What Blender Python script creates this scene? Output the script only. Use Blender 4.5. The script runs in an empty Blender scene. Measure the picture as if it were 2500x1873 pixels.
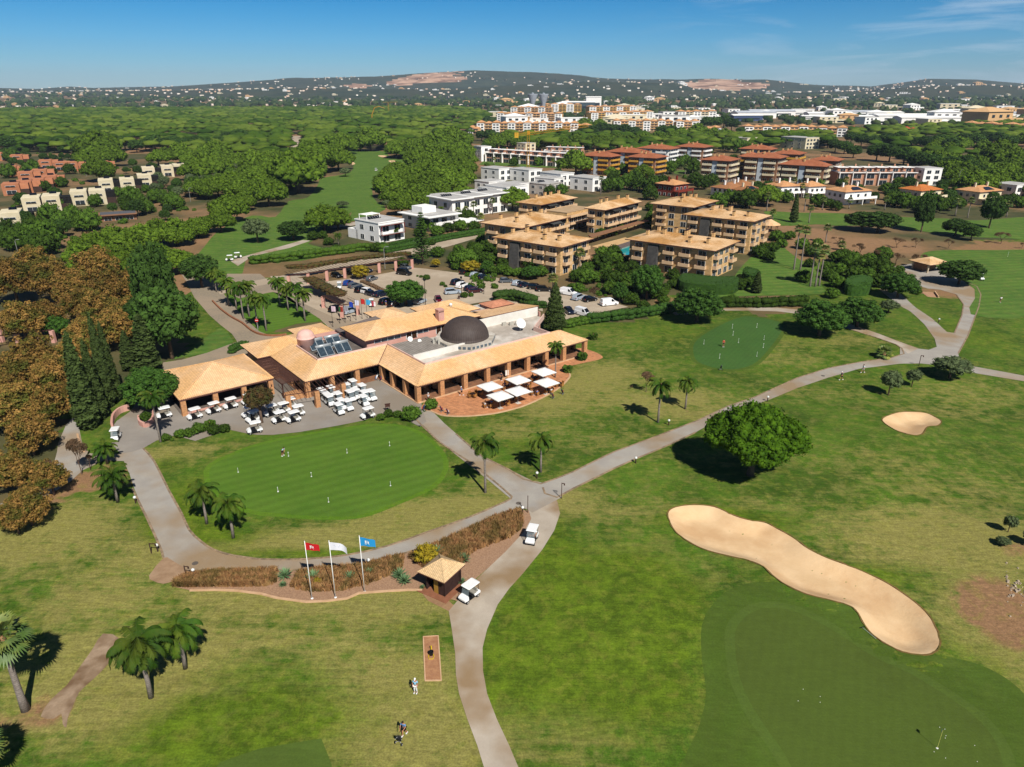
import bpy, math, random
import numpy as np
from mathutils import Vector, Matrix, noise
random.seed(7); rng = np.random.default_rng(7)
PI = math.pi; R_ = math.radians
sc = bpy.context.scene; COL = sc.collection
# ---------------------------------------------------------------- camera
CH = 52.0; FPX = 1733.0; PIT = R_(22.4); CPI, SPI = math.cos(PIT), math.sin(PIT)
cam = bpy.data.cameras.new('camera'); cam.sensor_width = 36; cam.lens = 36*FPX/2500
cam.clip_start = 1; cam.clip_end = 60000
co = bpy.data.objects.new('camera', cam); COL.objects.link(co)
co.location = (0, 0, CH); co.rotation_euler = (PI/2-PIT, 0, 0); sc.camera = co
# ---------------------------------------------------------------- sky and sun
SUN_EL = R_(46); SDX, SDY = .43, -.90      # horizontal direction towards the sun
SAZ = math.atan2(SDX, SDY)
w = bpy.data.worlds.new('World'); sc.world = w; w.use_nodes = True
nt = w.node_tree; nt.nodes.clear(); N = nt.nodes.new; LK = nt.links.new
out = N('ShaderNodeOutputWorld'); bg = N('ShaderNodeBackground'); sky = N('ShaderNodeTexSky')
sky.sky_type = 'NISHITA'; sky.sun_disc = False; sky.sun_elevation = SUN_EL; sky.sun_rotation = SAZ
sky.altitude = 50; sky.air_density = 1.0; sky.dust_density = 0.0; sky.ozone_density = 4.0
hs = N('ShaderNodeHueSaturation'); hs.inputs['Saturation'].default_value = 1.3
hs.inputs['Hue'].default_value = .487
LK(sky.outputs[0], hs.inputs['Color'])
# thin cirrus streaks high in the sky, tied to world directions
tc = N('ShaderNodeTexCoord'); mp = N('ShaderNodeMapping'); mp.inputs['Scale'].default_value = (2.2, 2.2, 16)
mp.inputs['Rotation'].default_value = (0, .12, 0)
no = N('ShaderNodeTexNoise'); no.inputs['Scale'].default_value = 2.6; no.inputs['Detail'].default_value = 9; no.inputs['Roughness'].default_value = .62; no.inputs['Distortion'].default_value = .5
LK(tc.outputs['Generated'], mp.inputs[0]); LK(mp.outputs[0], no.inputs['Vector'])
cr = N('ShaderNodeValToRGB'); cr.color_ramp.elements[0].position = .47; cr.color_ramp.elements[1].position = .74
LK(no.outputs[0], cr.inputs[0])
sx = N('ShaderNodeSeparateXYZ'); LK(tc.outputs['Generated'], sx.inputs[0])
mr = N('ShaderNodeMapRange'); mr.inputs[1].default_value = .12; mr.inputs[2].default_value = .42; LK(sx.outputs[0], mr.inputs[0])
mu = N('ShaderNodeMath'); mu.operation = 'MULTIPLY'; LK(cr.outputs[0], mu.inputs[0]); LK(mr.outputs[0], mu.inputs[1])
mu2 = N('ShaderNodeMath'); mu2.operation = 'MULTIPLY'; LK(mu.outputs[0], mu2.inputs[0]); mu2.inputs[1].default_value = .6
mx = N('ShaderNodeMix'); mx.data_type = 'RGBA'; mx.inputs[7].default_value = (10, 12, 14, 1)
tr = N('ShaderNodeValToRGB'); LK(sx.outputs[2], tr.inputs[0]); el = tr.color_ramp.elements
el[0].position = 0; el[0].color = (.68, 1.05, 1.6, 1); el[1].position = .11; el[1].color = (.15, .78, 1.32, 1); e2 = el.new(.3); e2.color = (.26, .44, .68, 1); e3 = el.new(.6); e3.color = (.26, .32, .46, 1)
tm = N('ShaderNodeMix'); tm.data_type = 'RGBA'; tm.blend_type = 'MULTIPLY'; tm.inputs[0].default_value = 1; LK(hs.outputs[0], tm.inputs[6]); LK(tr.outputs[0], tm.inputs[7])
LK(mu2.outputs[0], mx.inputs[0]); LK(tm.outputs[2], mx.inputs[6]); LK(mx.outputs[2], bg.inputs[0])
bg.inputs[1].default_value = .05; LK(bg.outputs[0], out.inputs[0])
sl = bpy.data.lights.new('sun', 'SUN'); sl.energy = 5.0; sl.angle = R_(.5); sl.color = (1, .955, .88)
so = bpy.data.objects.new('sun', sl); COL.objects.link(so); so.location = (100, -100, 200)
sd = Vector((SDX/math.hypot(SDX, SDY)*math.cos(SUN_EL), SDY/math.hypot(SDX, SDY)*math.cos(SUN_EL), math.sin(SUN_EL)))
so.rotation_euler = sd.to_track_quat('Z', 'Y').to_euler()
sc.view_settings.view_transform = 'Standard'; sc.view_settings.look = 'None'
sc.view_settings.exposure = 0.25; sc.view_settings.gamma = 1; sc.view_settings.use_curve_mapping = False
sc.cycles.max_bounces = 5; sc.cycles.diffuse_bounces = 2; sc.cycles.transparent_max_bounces = 6

# ---------------------------------------------------------------- reading positions off the survey photograph
CR = dict(F=(0,0,1.1302),A=(0,150,.31646),B=(600,150,.31646),C=(1150,200,.31646),D=(1800,200,.31646),E=(0,550,.31646),I=(350,650,.31646),J=(800,650,.31646),K=(1100,450,.36166),L=(0,1000,.31646),M=(300,1150,.49729),N=(0,1350,.31646),O=(1400,600,.49729),Q=(1500,1150,.45208),R=(700,600,.22604),S=(1000,850,.18083),T=(420,880,.24412),U=(1100,640,.18083),V=(700,700,.18083),X=(900,1150,.22604),Y=(1150,200,.15823),Z=(1450,200,.20344),G=(820,380,.2396))
def ray(c, x, y):
    a, b, s = CR[c]; u = (a+x*s-1250)/FPX; v = (b+y*s-936.5)/FPX
    return u, CPI-v*SPI, -SPI-v*CPI
def at0(c, x, y, z=0.0):
    dx, dy, dz = ray(c, x, y); t = (z-CH)/dz
    return dx*t, dy*t
def pts(c, s):
    """'x,y x,y ...' in crop c (a token 'M:' switches the crop) -> world xy list"""
    r = []
    for tk in s.split():
        if tk.endswith(':'): c = tk[:-1]; continue
        x, y = tk.split(','); r.append(at0(c, float(x), float(y)))
    return r
def smooth_poly(P, n=4, closed=True):
    m = len(P); r = []
    for i in range(m if closed else m-1):
        p0 = P[(i-1) % m] if closed or i > 0 else P[i]; p1 = P[i]; p2 = P[(i+1) % m]; p3 = P[(i+2) % m] if closed or i+2 < m else P[-1]
        for k in range(n):
            t = k/n
            r.append(tuple(.5*(2*p1[j]+(p2[j]-p0[j])*t+(2*p0[j]-5*p1[j]+4*p2[j]-p3[j])*t*t+(3*p1[j]-p0[j]-3*p2[j]+p3[j])*t**3) for j in (0, 1)))
    if not closed: r.append(P[-1])
    return r
def sdist(X, Y, P):
    """signed distance (inside negative) of arrays to a polygon"""
    X = np.asarray(X, float); Y = np.asarray(Y, float); d = np.full(X.shape, 1e9); ins = np.zeros(X.shape, bool)
    n = len(P)
    for i in range(n):
        ax, ay = P[i]; bx, by = P[(i+1) % n]; ex, ey = bx-ax, by-ay
        L = ex*ex+ey*ey+1e-12; t = np.clip(((X-ax)*ex+(Y-ay)*ey)/L, 0, 1)
        d = np.minimum(d, (X-ax-t*ex)**2+(Y-ay-t*ey)**2)
        c = ((ay > Y) != (by > Y)) & (X < ex*(Y-ay)/(ey if abs(ey) > 1e-9 else 1e-9)+ax)
        ins ^= c
    d = np.sqrt(d); return np.where(ins, -d, d)
def inpoly(x, y, P): return float(sdist(np.array([x]), np.array([y]), P)[0]) < 0

# ---------------------------------------------------------------- outlines on the ground
BUNK = {
 'big': smooth_poly(pts('Q', '290,240 330,205 430,193 540,205 640,250 720,275 810,290 870,320 960,370 1040,430 1150,485 1300,540 1450,610 1560,680 1650,750 1710,820 1745,900 1748,950 1705,995 1600,998 1500,965 1400,905 1350,850 1300,770 1230,735 1040,690 920,635 860,590 800,530 720,495 600,465 480,430 380,375 320,320')),
 'small': smooth_poly(pts('O', '1512,880 1560,845 1620,828 1720,828 1770,850 1800,875 1780,900 1730,910 1700,950 1650,955 1570,930')),
}
GREEN_PUT = smooth_poly(pts('F', '455,1010 500,985 560,962 640,945 700,934 790,922 860,922 915,945 950,980 957,1012 930,1050 850,1087 780,1112 700,1116 610,1110 550,1103 495,1080 460,1050'))
GREEN_PRAC = smooth_poly(pts('O', '588,500 600,560 660,592 740,607 830,602 900,572 960,512 1015,440 1025,400 980,380 900,363 840,357 760,380 680,420 620,460'))
GREEN_FRINGE = smooth_poly(pts('Q', '470,850 520,750 600,670 740,620 900,632 1040,692 1230,737 1305,790 1360,890 1480,962 1600,1002 1800,1010 1950,1040 2100,1110 2230,1220 2400,1420 2500,1800 2400,2000 300,2000 330,1700 400,1500 450,1400 490,1250 490,1150 470,1000'))
GREEN_NEAR = smooth_poly(pts('Q', '650,960 660,860 740,785 850,760 1000,790 1200,890 1400,1010 1600,1100 1800,1220 1950,1330 2050,1450 2100,1600 2090,1800 1900,1950 1300,1900 1000,1650 900,1500 760,1300 680,1130'))
BUMPS = [(28,62,12,8,.55),(8,70,9,12,.35),(48,88,14,9,.7),(62,104,18,10,.9),(84,112,16,14,-.5),(38,104,14,8,.35),(66,72,12,9,.8),(-30,44,14,9,.4),(-55,58,16,12,.5),(-2,44,10,7,-.25),
         (80,165,30,16,.9),(40,150,20,10,.35),(-22,58,10,5,.2),(90,140,22,14,.6),(16,96,14,7,.25)]
def hgt(X, Y):
    X = np.asarray(X, float); Y = np.asarray(Y, float); z = np.zeros(X.shape)
    for bx, by, sx_, sy_, a in BUMPS:
        z += a*np.exp(-((X-bx)/sx_)**2-((Y-by)/sy_)**2)
    c, s = .790, .613; ls = (X+16.9)*c+(Y-116.7)*s; lt = -(X+16.9)*s+(Y-116.7)*c   # level under the clubhouse and its yard
    q = np.maximum(np.maximum(-40-ls, ls-48), np.maximum(-14-lt, lt-120)); z *= np.clip(q/12, 0, 1)
    for k, P in BUNK.items():
        dpt = .8 if k == 'big' else .6
        near = (np.abs(X-P[0][0]) < 60) & (np.abs(Y-P[0][1]) < 60)
        if near.any():
            d = sdist(X[near], Y[near], P); t = np.clip(-d/2.6, 0, 1); lip = np.exp(-((d-.5)/.9)**2)*.22
            z[near] += -dpt*(t*t*(3-2*t))+lip
    far = np.clip((Y-2200)/3000, 0, 1); z += far*far*(24+16*np.sin(X/900+1.3)*np.sin(Y/1100))+np.clip((Y-1900)/2000,0,1)*14*(1+np.sin(X/310)*np.cos(Y/270))*.5
    return z
def hz(x, y):
    if y > 260: f = min(max((y-2200)/3000, 0), 1); return f*f*(24+16*math.sin(x/900+1.3)*math.sin(y/1100))+min(max((y-1900)/2000, 0), 1)*14*(1+math.sin(x/310)*math.cos(y/270))*.5+(sum(a*math.exp(-((x-bx)/s1)**2-((y-by)/s2)**2) for bx, by, s1, s2, a in BUMPS if by > 130) if y < 320 else 0)
    return float(hgt(np.array([x]), np.array([y]))[0])
def at(c, x, y, dz=0.0):
    z = 0.0
    for _ in range(3):
        X, Y = at0(c, x, y, z+dz); z = hz(X, Y)
    return X, Y, z
# ---------------------------------------------------------------- materials
MATS = {}
def lin(c):
    if isinstance(c, str):
        c = [int(c[i:i+2], 16)/255 for i in (0, 2, 4)]; c = [(v/12.92 if v <= .04045 else ((v+.055)/1.055)**2.4) for v in c]
    return (*c[:3], 1)
def M(name, c1, c2=None, sc1=2.0, rough=.85, bump=0.0, bsc=None, metal=0.0, rnd=0.0, fine=0.0, fsc=20, spec=.3, kind=None, p=None, alpha=1, trans=0, coord='pos', c3=None, sc3=.1, emit=0):
    if name in MATS: return MATS[name]
    m = bpy.data.materials.new(name); MATS[name] = m; m.use_nodes = True
    t = m.node_tree; nd = t.nodes; b = nd['Principled BSDF']; L = t.links.new
    b.inputs['Roughness'].default_value = rough; b.inputs['Metallic'].default_value = metal
    b.inputs['Specular IOR Level'].default_value = spec; c1 = lin(c1); col = None
    if coord == 'pos': g = nd.new('ShaderNodeNewGeometry').outputs['Position']
    elif coord == 'obj': g = nd.new('ShaderNodeTexCoord').outputs['Object']
    else: g = nd.new('ShaderNodeTexCoord').outputs['UV']
    def noi(s, det=4, vec=None):
        n = nd.new('ShaderNodeTexNoise'); n.inputs['Scale'].default_value = s; n.inputs['Detail'].default_value = det; n.inputs['Roughness'].default_value = .6
        L(vec if vec is not None else g, n.inputs['Vector']); return n.outputs[0]
    def ramp(fac, a=.35, z=.65):
        r = nd.new('ShaderNodeMapRange'); r.inputs[1].default_value = a; r.inputs[2].default_value = z; L(fac, r.inputs[0]); return r.outputs[0]
    def mix(f, a, bb, mode='MIX', fv=None):
        x = nd.new('ShaderNodeMix'); x.data_type = 'RGBA'; x.blend_type = mode
        if f is not None: L(f, x.inputs[0])
        else: x.inputs[0].default_value = fv
        for k, v in ((6, a), (7, bb)):
            if isinstance(v, tuple): x.inputs[k].default_value = v
            else: L(v, x.inputs[k])
        return x.outputs[2]
    def scal(f, lo, hi):
        r = nd.new('ShaderNodeMapRange'); r.inputs[3].default_value = lo; r.inputs[4].default_value = hi; L(f, r.inputs[0])
        cmb = nd.new('ShaderNodeCombineColor'); [L(r.outputs[0], cmb.inputs[i]) for i in range(3)]; return cmb.outputs[0]
    col = c1
    if c2 is not None: col = mix(ramp(noi(sc1)), c1, lin(c2))
    if c3 is not None: col = mix(ramp(noi(sc3), .45, .6), col, lin(c3))
    uvn = nd.new('ShaderNodeTexCoord').outputs['UV'] if kind else None
    hgtf = None
    if kind == 'tile':      # roof tiles: channels run down the slope, courses across
        sp = nd.new('ShaderNodeSeparateXYZ'); L(uvn, sp.inputs[0]); per, crs = p or (.28, .38)
        def tri(o, per):
            a = nd.new('ShaderNodeMath'); a.operation = 'DIVIDE'; L(o, a.inputs[0]); a.inputs[1].default_value = per
            f = nd.new('ShaderNodeMath'); f.operation = 'PINGPONG'; L(a.outputs[0], f.inputs[0]); f.inputs[1].default_value = .5
            d = nd.new('ShaderNodeMath'); d.operation = 'MULTIPLY'; L(f.outputs[0], d.inputs[0]); d.inputs[1].default_value = 2; return d.outputs[0], a.outputs[0]
        tu, au = tri(sp.outputs[0], per)
        fr = nd.new('ShaderNodeMath'); fr.operation = 'DIVIDE'; L(sp.outputs[1], fr.inputs[0]); fr.inputs[1].default_value = crs
        fc = nd.new('ShaderNodeMath'); fc.operation = 'FRACT'; L(fr.outputs[0], fc.inputs[0])
        fl = nd.new('ShaderNodeVectorMath'); fl.operation = 'FLOOR'; cb = nd.new('ShaderNodeCombineXYZ'); L(au, cb.inputs[0]); L(fr.outputs[0], cb.inputs[1]); L(cb.outputs[0], fl.inputs[0])
        wn = nd.new('ShaderNodeTexWhiteNoise'); wn.noise_dimensions = '2D'; L(fl.outputs[0], wn.inputs['Vector'])
        col = mix(None, col, scal(wn.outputs[0], .88, 1.08), 'MULTIPLY', 1.0)
        col = mix(None, col, scal(tu, .74, 1.1), 'MULTIPLY', 1.0)
        col = mix(None, col, scal(fc.outputs[0], .86, 1.06), 'MULTIPLY', 1.0)
        ad = nd.new('ShaderNodeMath'); ad.operation = 'ADD'; L(tu, ad.inputs[0]); L(fc.outputs[0], ad.inputs[1]); hgtf = ad.outputs[0]; bump = bump or .4
    if kind == 'brick':
        bk = nd.new('ShaderNodeTexBrick'); L(uvn, bk.inputs['Vector']); pw, ph = p or (.5, .2)
        bk.inputs['Scale'].default_value = 1; bk.inputs['Brick Width'].default_value = pw; bk.inputs['Row Height'].default_value = ph; bk.inputs['Mortar Size'].default_value = .012
        bk.inputs['Color1'].default_value = (.75,.75,.75,1); bk.inputs['Color2'].default_value = (1.15,1.1,1.05,1); bk.inputs['Mortar'].default_value = (.7,.68,.62,1)
        col = mix(None, col, bk.outputs[0], 'MULTIPLY', 1.0)
    if kind == 'board':
        sp = nd.new('ShaderNodeSeparateXYZ'); L(uvn, sp.inputs[0]); fr = nd.new('ShaderNodeMath'); fr.operation = 'DIVIDE'; L(sp.outputs[1 if not p else p[1]], fr.inputs[0]); fr.inputs[1].default_value = (p[0] if p else .15)
        fc = nd.new('ShaderNodeMath'); fc.operation = 'FRACT'; L(fr.outputs[0], fc.inputs[0]); g2 = nd.new('ShaderNodeMath'); g2.operation = 'GREATER_THAN'; g2.inputs[1].default_value = .12; L(fc.outputs[0], g2.inputs[0])
        col = mix(None, col, scal(g2.outputs[0], .45, 1.05), 'MULTIPLY', 1.0)
    if fine: col = mix(None, col, scal(noi(fsc, 6), 1-fine, 1+fine), 'MULTIPLY', 1.0)
    if rnd:
        oi = nd.new('ShaderNodeObjectInfo'); col = mix(None, col, scal(oi.outputs['Random'], 1-rnd, 1+rnd), 'MULTIPLY', 1.0)
    if isinstance(col, tuple): b.inputs['Base Color'].default_value = col
    else: L(col, b.inputs['Base Color'])
    if bump:
        bn = nd.new('ShaderNodeBump'); bn.inputs['Strength'].default_value = bump; bn.inputs['Distance'].default_value = .05
        L(hgtf if hgtf is not None else noi(bsc or 6, 5), bn.inputs['Height']); L(bn.outputs[0], b.inputs['Normal'])
    if trans: b.inputs['Transmission Weight'].default_value = trans
    if alpha < 1: b.inputs['Alpha'].default_value = alpha
    return m
# ---------------------------------------------------------------- mesh builder
def autouv(me):
    n = len(me.polygons)
    if not n: return
    uv = me.uv_layers.new(name='UVMap'); nl = len(me.loops)
    nor = np.empty(n*3); me.polygons.foreach_get('normal', nor); nor = nor.reshape(-1, 3)
    lt = np.empty(n, int); me.polygons.foreach_get('loop_total', lt); li = np.empty(nl, int); me.loops.foreach_get('vertex_index', li)
    v = np.empty(len(me.vertices)*3); me.vertices.foreach_get('co', v); v = v.reshape(-1, 3)[li]
    N_ = np.repeat(nor, lt, axis=0); U = np.stack([-N_[:, 1], N_[:, 0], np.zeros(nl)], 1); l = np.linalg.norm(U, axis=1); fl = l < .02
    U[fl] = (1, 0, 0); l[fl] = 1; U /= l[:, None]; V_ = np.cross(N_, U)
    r = np.stack([(v*U).sum(1), (v*V_).sum(1)], 1); uv.data.foreach_set('uv', r.ravel())
class MB:
    def __init__(s): s.v = []; s.f = []; s.m = []; s.mi = 0
    def face(s, *p):
        i = len(s.v); s.v += [tuple(q) for q in p]; s.f.append(tuple(range(i, i+len(p)))); s.m.append(s.mi); return s
    def mesh(s, V, F):
        i = len(s.v); s.v += [tuple(q) for q in V]; s.f += [tuple(a+i for a in f) for f in F]; s.m += [s.mi]*len(F); return s
    def box(s, cx, cy, z0, lx, ly, lz, a=0, top=1.0, topy=None):
        c_, s_ = math.cos(a), math.sin(a); V = []; topy = top if topy is None else topy
        for z, k, ky in ((z0, 1, 1), (z0+lz, top, topy)):
            for x, y in ((-1,-1),(1,-1),(1,1),(-1,1)):
                X, Y = x*lx/2*k, y*ly/2*ky; V.append((cx+X*c_-Y*s_, cy+X*s_+Y*c_, z))
        return s.mesh(V, [(3,2,1,0),(4,5,6,7),(0,1,5,4),(1,2,6,5),(2,3,7,6),(3,0,4,7)])
    def prism(s, P, z0, z1):
        ar = sum(P[i][0]*P[(i+1) % len(P)][1]-P[(i+1) % len(P)][0]*P[i][1] for i in range(len(P)))
        if ar < 0: P = P[::-1]
        n = len(P); V = [(x, y, z0) for x, y in P]+[(x, y, z1) for x, y in P]
        return s.mesh(V, [tuple(range(n-1, -1, -1)), tuple(range(n, 2*n))]+[(i, (i+1) % n, n+(i+1) % n, n+i) for i in range(n)])
    def tube(s, P, r, n=6, r2=None):
        P = [Vector(q) for q in P]; m = len(P); i0 = len(s.v)
        for k, q in enumerate(P):
            d = (P[min(k+1, m-1)]-P[max(k-1, 0)]).normalized(); a = d.orthogonal().normalized(); b = d.cross(a)
            rr = r[k] if isinstance(r, (list, tuple)) else r+((r2-r)*k/(m-1) if r2 is not None else 0)
            s.v += [tuple(q+a*math.cos(t*2*PI/n)*rr+b*math.sin(t*2*PI/n)*rr) for t in range(n)]
        F = [(i0+k*n+j, i0+k*n+(j+1) % n, i0+(k+1)*n+(j+1) % n, i0+(k+1)*n+j) for k in range(m-1) for j in range(n)]
        F += [tuple(i0+j for j in range(n-1, -1, -1)), tuple(i0+(m-1)*n+j for j in range(n))]
        s.f += F; s.m += [s.mi]*len(F); return s
    def lathe(s, cx, cy, prof, n=16):
        V = [(cx+r*math.cos(2*PI*j/n), cy+r*math.sin(2*PI*j/n), z) for r, z in prof for j in range(n)]
        F = [(k*n+j, k*n+(j+1) % n, (k+1)*n+(j+1) % n, (k+1)*n+j) for k in range(len(prof)-1) for j in range(n)]
        return s.mesh(V, F+[tuple(range(n-1, -1, -1)), tuple(range((len(prof)-1)*n, len(prof)*n))])
    def me(s, name, mats, smooth=False):
        me = bpy.data.meshes.new(name); me.from_pydata(s.v, [], s.f); me.update()
        for m in (mats if isinstance(mats, (list, tuple)) else [mats]): me.materials.append(m)
        if isinstance(mats, (list, tuple)) and len(mats) > 1: me.polygons.foreach_set('material_index', s.m)
        if smooth: me.polygons.foreach_set('use_smooth', [True]*len(s.f))
        autouv(me); return me
    def build(s, name, mats, parent=None, smooth=False): return obj(name, s.me(name, mats, smooth), parent)
def obj(name, me, parent=None, loc=None, rz=0):
    o = bpy.data.objects.new(name, me); COL.objects.link(o)
    if parent: o.parent = parent
    if loc is not None: o.location = loc
    if rz: o.rotation_euler = (0, 0, rz)
    return o
def tag(o, label, cat, group=None, kind=None):
    o['label'] = label
    if cat: o['category'] = cat
    if group: o['group'] = group
    if kind: o['kind'] = kind
    return o
def thing(name, label, cat, loc=(0,0,0), rz=0, group=None):
    o = bpy.data.objects.new(name, None); COL.objects.link(o); o.location = loc; o.rotation_euler = (0, 0, rz); o.empty_display_size = .2
    return tag(o, label, cat, group)
def struct(o, label=None):
    o['kind'] = 'structure'
    if label: o['label'] = label
    return o
KIDS = {}
def kids(o):
    if o.name not in KIDS: KIDS[o.name] = [c for c in COL.objects if c.parent == o]
    return KIDS[o.name]
def dup(root, loc, rz=0, label=None, group=None, scale=None, parent=None, top=True):
    r = root.copy(); COL.objects.link(r)
    if top: r.location = loc; r.rotation_euler = (0, 0, rz)
    if scale: r.scale = scale if isinstance(scale, tuple) else (scale,)*3
    if label: r['label'] = label
    if group: r['group'] = group
    if parent: r.parent = parent
    for ch in kids(root): dup(ch, None, parent=r, top=False)
    return r
# ================================================================ GROUND
def grass_mat(name, green, dark, dry, soil, dryamt=1.0, streak=0.0, sa=0.6, fine=.45, sper=1.1, mott=0):
    m = bpy.data.materials.new(name); m.use_nodes = True; t = m.node_tree; nd = t.nodes; L = t.links.new; b = nd['Principled BSDF']
    b.inputs['Roughness'].default_value = .9; b.inputs['Specular IOR Level'].default_value = .12
    g = nd.new('ShaderNodeNewGeometry').outputs['Position']
    def noi(s, det=4, dist=0, st=None):
        n = nd.new('ShaderNodeTexNoise'); n.inputs['Scale'].default_value = s; n.inputs['Detail'].default_value = det; n.inputs['Distortion'].default_value = dist; n.inputs['Roughness'].default_value = .62
        v = g
        if st:
            mp = nd.new('ShaderNodeMapping'); mp.inputs['Scale'].default_value = st[0]; mp.inputs['Rotation'].default_value = (0, 0, st[1]); L(g, mp.inputs[0]); v = mp.outputs[0]
        L(v, n.inputs['Vector']); return n.outputs[0]
    def rr(f, a, z, lo=0, hi=1):
        r = nd.new('ShaderNodeMapRange'); r.inputs[1].default_value = a; r.inputs[2].default_value = z; r.inputs[3].default_value = lo; r.inputs[4].default_value = hi; L(f, r.inputs[0]); return r.outputs[0]
    def mth(op, a, b2):
        x = nd.new('ShaderNodeMath'); x.operation = op
        for i, v in ((0, a), (1, b2)):
            if isinstance(v, (int, float)): x.inputs[i].default_value = v
            else: L(v, x.inputs[i])
        return x.outputs[0]
    def mix(f, a, bb, mode='MIX'):
        x = nd.new('ShaderNodeMix'); x.data_type = 'RGBA'; x.blend_type = mode
        if isinstance(f, float): x.inputs[0].default_value = f
        else: L(f, x.inputs[0])
        for k, v in ((6, a), (7, bb)):
            if isinstance(v, tuple): x.inputs[k].default_value = v
            else: L(v, x.inputs[k])
        return x.outputs[2]
    def gray(f):
        c = nd.new('ShaderNodeCombineColor'); [L(f, c.inputs[i]) for i in range(3)]; return c.outputs[0]
    va = nd.new('ShaderNodeVertexColor'); va.layer_name = 'zone'; sp = nd.new('ShaderNodeSeparateColor'); L(va.outputs[0], sp.inputs[0])
    big = noi(.085, 5, .6); mid = noi(.45, 5, .3); fin = noi(5.5, 6); str_ = noi(.5, 5, .2, ((.35, 2.6, 1), .35))
    col = mix(rr(big, .38, .62), lin(green), lin(dark))
    col = mix(mth('MULTIPLY', rr(mid, .4, .66), .5), col, mix(.5, lin(dark), lin(dry)))
    # dryness: painted zone + patchy noise
    d = mth('ADD', mth('MULTIPLY', sp.outputs[0], 1.0), rr(mid, .3, .72, -.38, .38)); d = mth('ADD', d, rr(str_, .3, .7, -.25, .25)); d = mth('ADD', d, rr(noi(1.3, 5, .5), .3, .7, -.22, .22))
    d = rr(d, .12, .85, 0, dryamt); col = mix(d, col, lin(dry))
    s = mth('ADD', sp.outputs[1], rr(mid, .3, .7, -.25, .25)); s = rr(s, .35, .65); col = mix(s, col, lin(soil))
    bz = rr(mth('ADD', sp.outputs[2], rr(mid, .3, .7, -.3, .3)), .2, .9); col = mix(bz, col, mix(rr(noi(.35, 6, .8), .38, .62), lin('5c7119'), lin('435712'))); col = mix(mth('MULTIPLY', rr(noi(.7, 6, .4), .5, .72), .5), col, lin('7e7c34')) if mott else col; col = mix(1.0, col, gray(rr(noi(1.7, 5, .3, ((.3, 2.2, 1), .9)), .25, .75, 1-.28*fine*2, 1+.28*fine*2)), 'MULTIPLY')
    if streak:
        mp = nd.new('ShaderNodeMapping'); mp.inputs['Rotation'].default_value = (0, 0, sa); L(g, mp.inputs[0])
        wv = nd.new('ShaderNodeTexWave'); wv.inputs['Scale'].default_value = sper/6.28*2; wv.inputs['Distortion'].default_value = .6; L(mp.outputs[0], wv.inputs['Vector'])
        col = mix(1.0, col, gray(rr(wv.outputs[1], 0, 1, 1-streak, 1+streak)), 'MULTIPLY')
    col = mix(1.0, col, gray(rr(fin, .2, .8, 1-fine, 1+fine)), 'MULTIPLY')
    col = mix(1.0, col, gray(rr(noi(1.6, 5), .25, .75, 1-fine*.5, 1+fine*.5)), 'MULTIPLY')
    L(col, b.inputs['Base Color'])
    bn = nd.new('ShaderNodeBump'); bn.inputs['Strength'].default_value = .5; bn.inputs['Distance'].default_value = .06; L(noi(4, 6), bn.inputs['Height']); L(bn.outputs[0], b.inputs['Normal'])
    return m
GR = grass_mat('rough_grass', '4a671a', '354f12', '807b42', '86674a', mott=1)
# painted zones: (channel, crop,x,y, rx, ry (metres), amount)  0 dry 1 soil 2 bright
ZN = []
def zone(ch, s, amt=1.0):
    c = 'F'
    for tk in s.split():
        if tk.endswith(':'): c = tk[:-1]; continue
        q = [float(v) for v in tk.split(',')]; X, Y = at0(c, q[0], q[1]); ZN.append((ch, X, Y, q[2], q[3], q[4] if len(q) > 4 else amt))
zone(0, 'F: 120,1130,9,6 200,1300,7,5 60,1180,7,7 330,1190,6,5 520,1290,9,2.5 700,1300,9,2.5 880,1310,8,3 170,1420,6,3 250,1500,12,4 400,1400,6,4 350,1560,14,3 600,1380,8,3,.6 760,1420,6,4,.6 900,1480,6,5 980,1600,5,5 820,1600,8,4,.7 900,1110,9,3 1000,1100,7,4 820,1150,10,2.6 600,1180,10,2 700,1165,9,2.2,.8 1080,1050,5,4,.7 350,985,7,2.5 420,965,8,1.6,.7 1220,1075,5,4,1 1300,1110,6,3,.5 1180,880,8,6,.8 1250,830,10,8,.9 1330,800,9,7,.8 1400,870,9,5,.8 1500,860,7,5,.8 1300,950,12,4,.5 1100,930,6,4,.6 1500,900,8,3,.8 1330,730,8,7,.5 1650,740,14,8,.5 1750,850,14,4,.45 1900,1000,14,5,.4 2000,1130,14,4,.7 2150,1180,10,5,1 2100,1060,14,4,.5 1850,1150,10,4,.4 1900,1200,9,3,.5 2150,1300,9,9,1 2200,1420,6,6,.8 1500,1000,9,3,.3 1330,1200,5,4,.5 1290,1390,5,6,.6 1360,1300,4,3,.5 1290,1500,5,6,.4 1400,1180,4,3,.3 1500,1250,5,3,.4 1250,1580,5,4,.4 1430,1100,5,3,.6 1640,1090,6,2,.5 2100,850,12,8,.6 2000,890,10,3,.5 1850,740,9,4,.6 1700,780,9,4,.5 980,960,4,3,.6')
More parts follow.
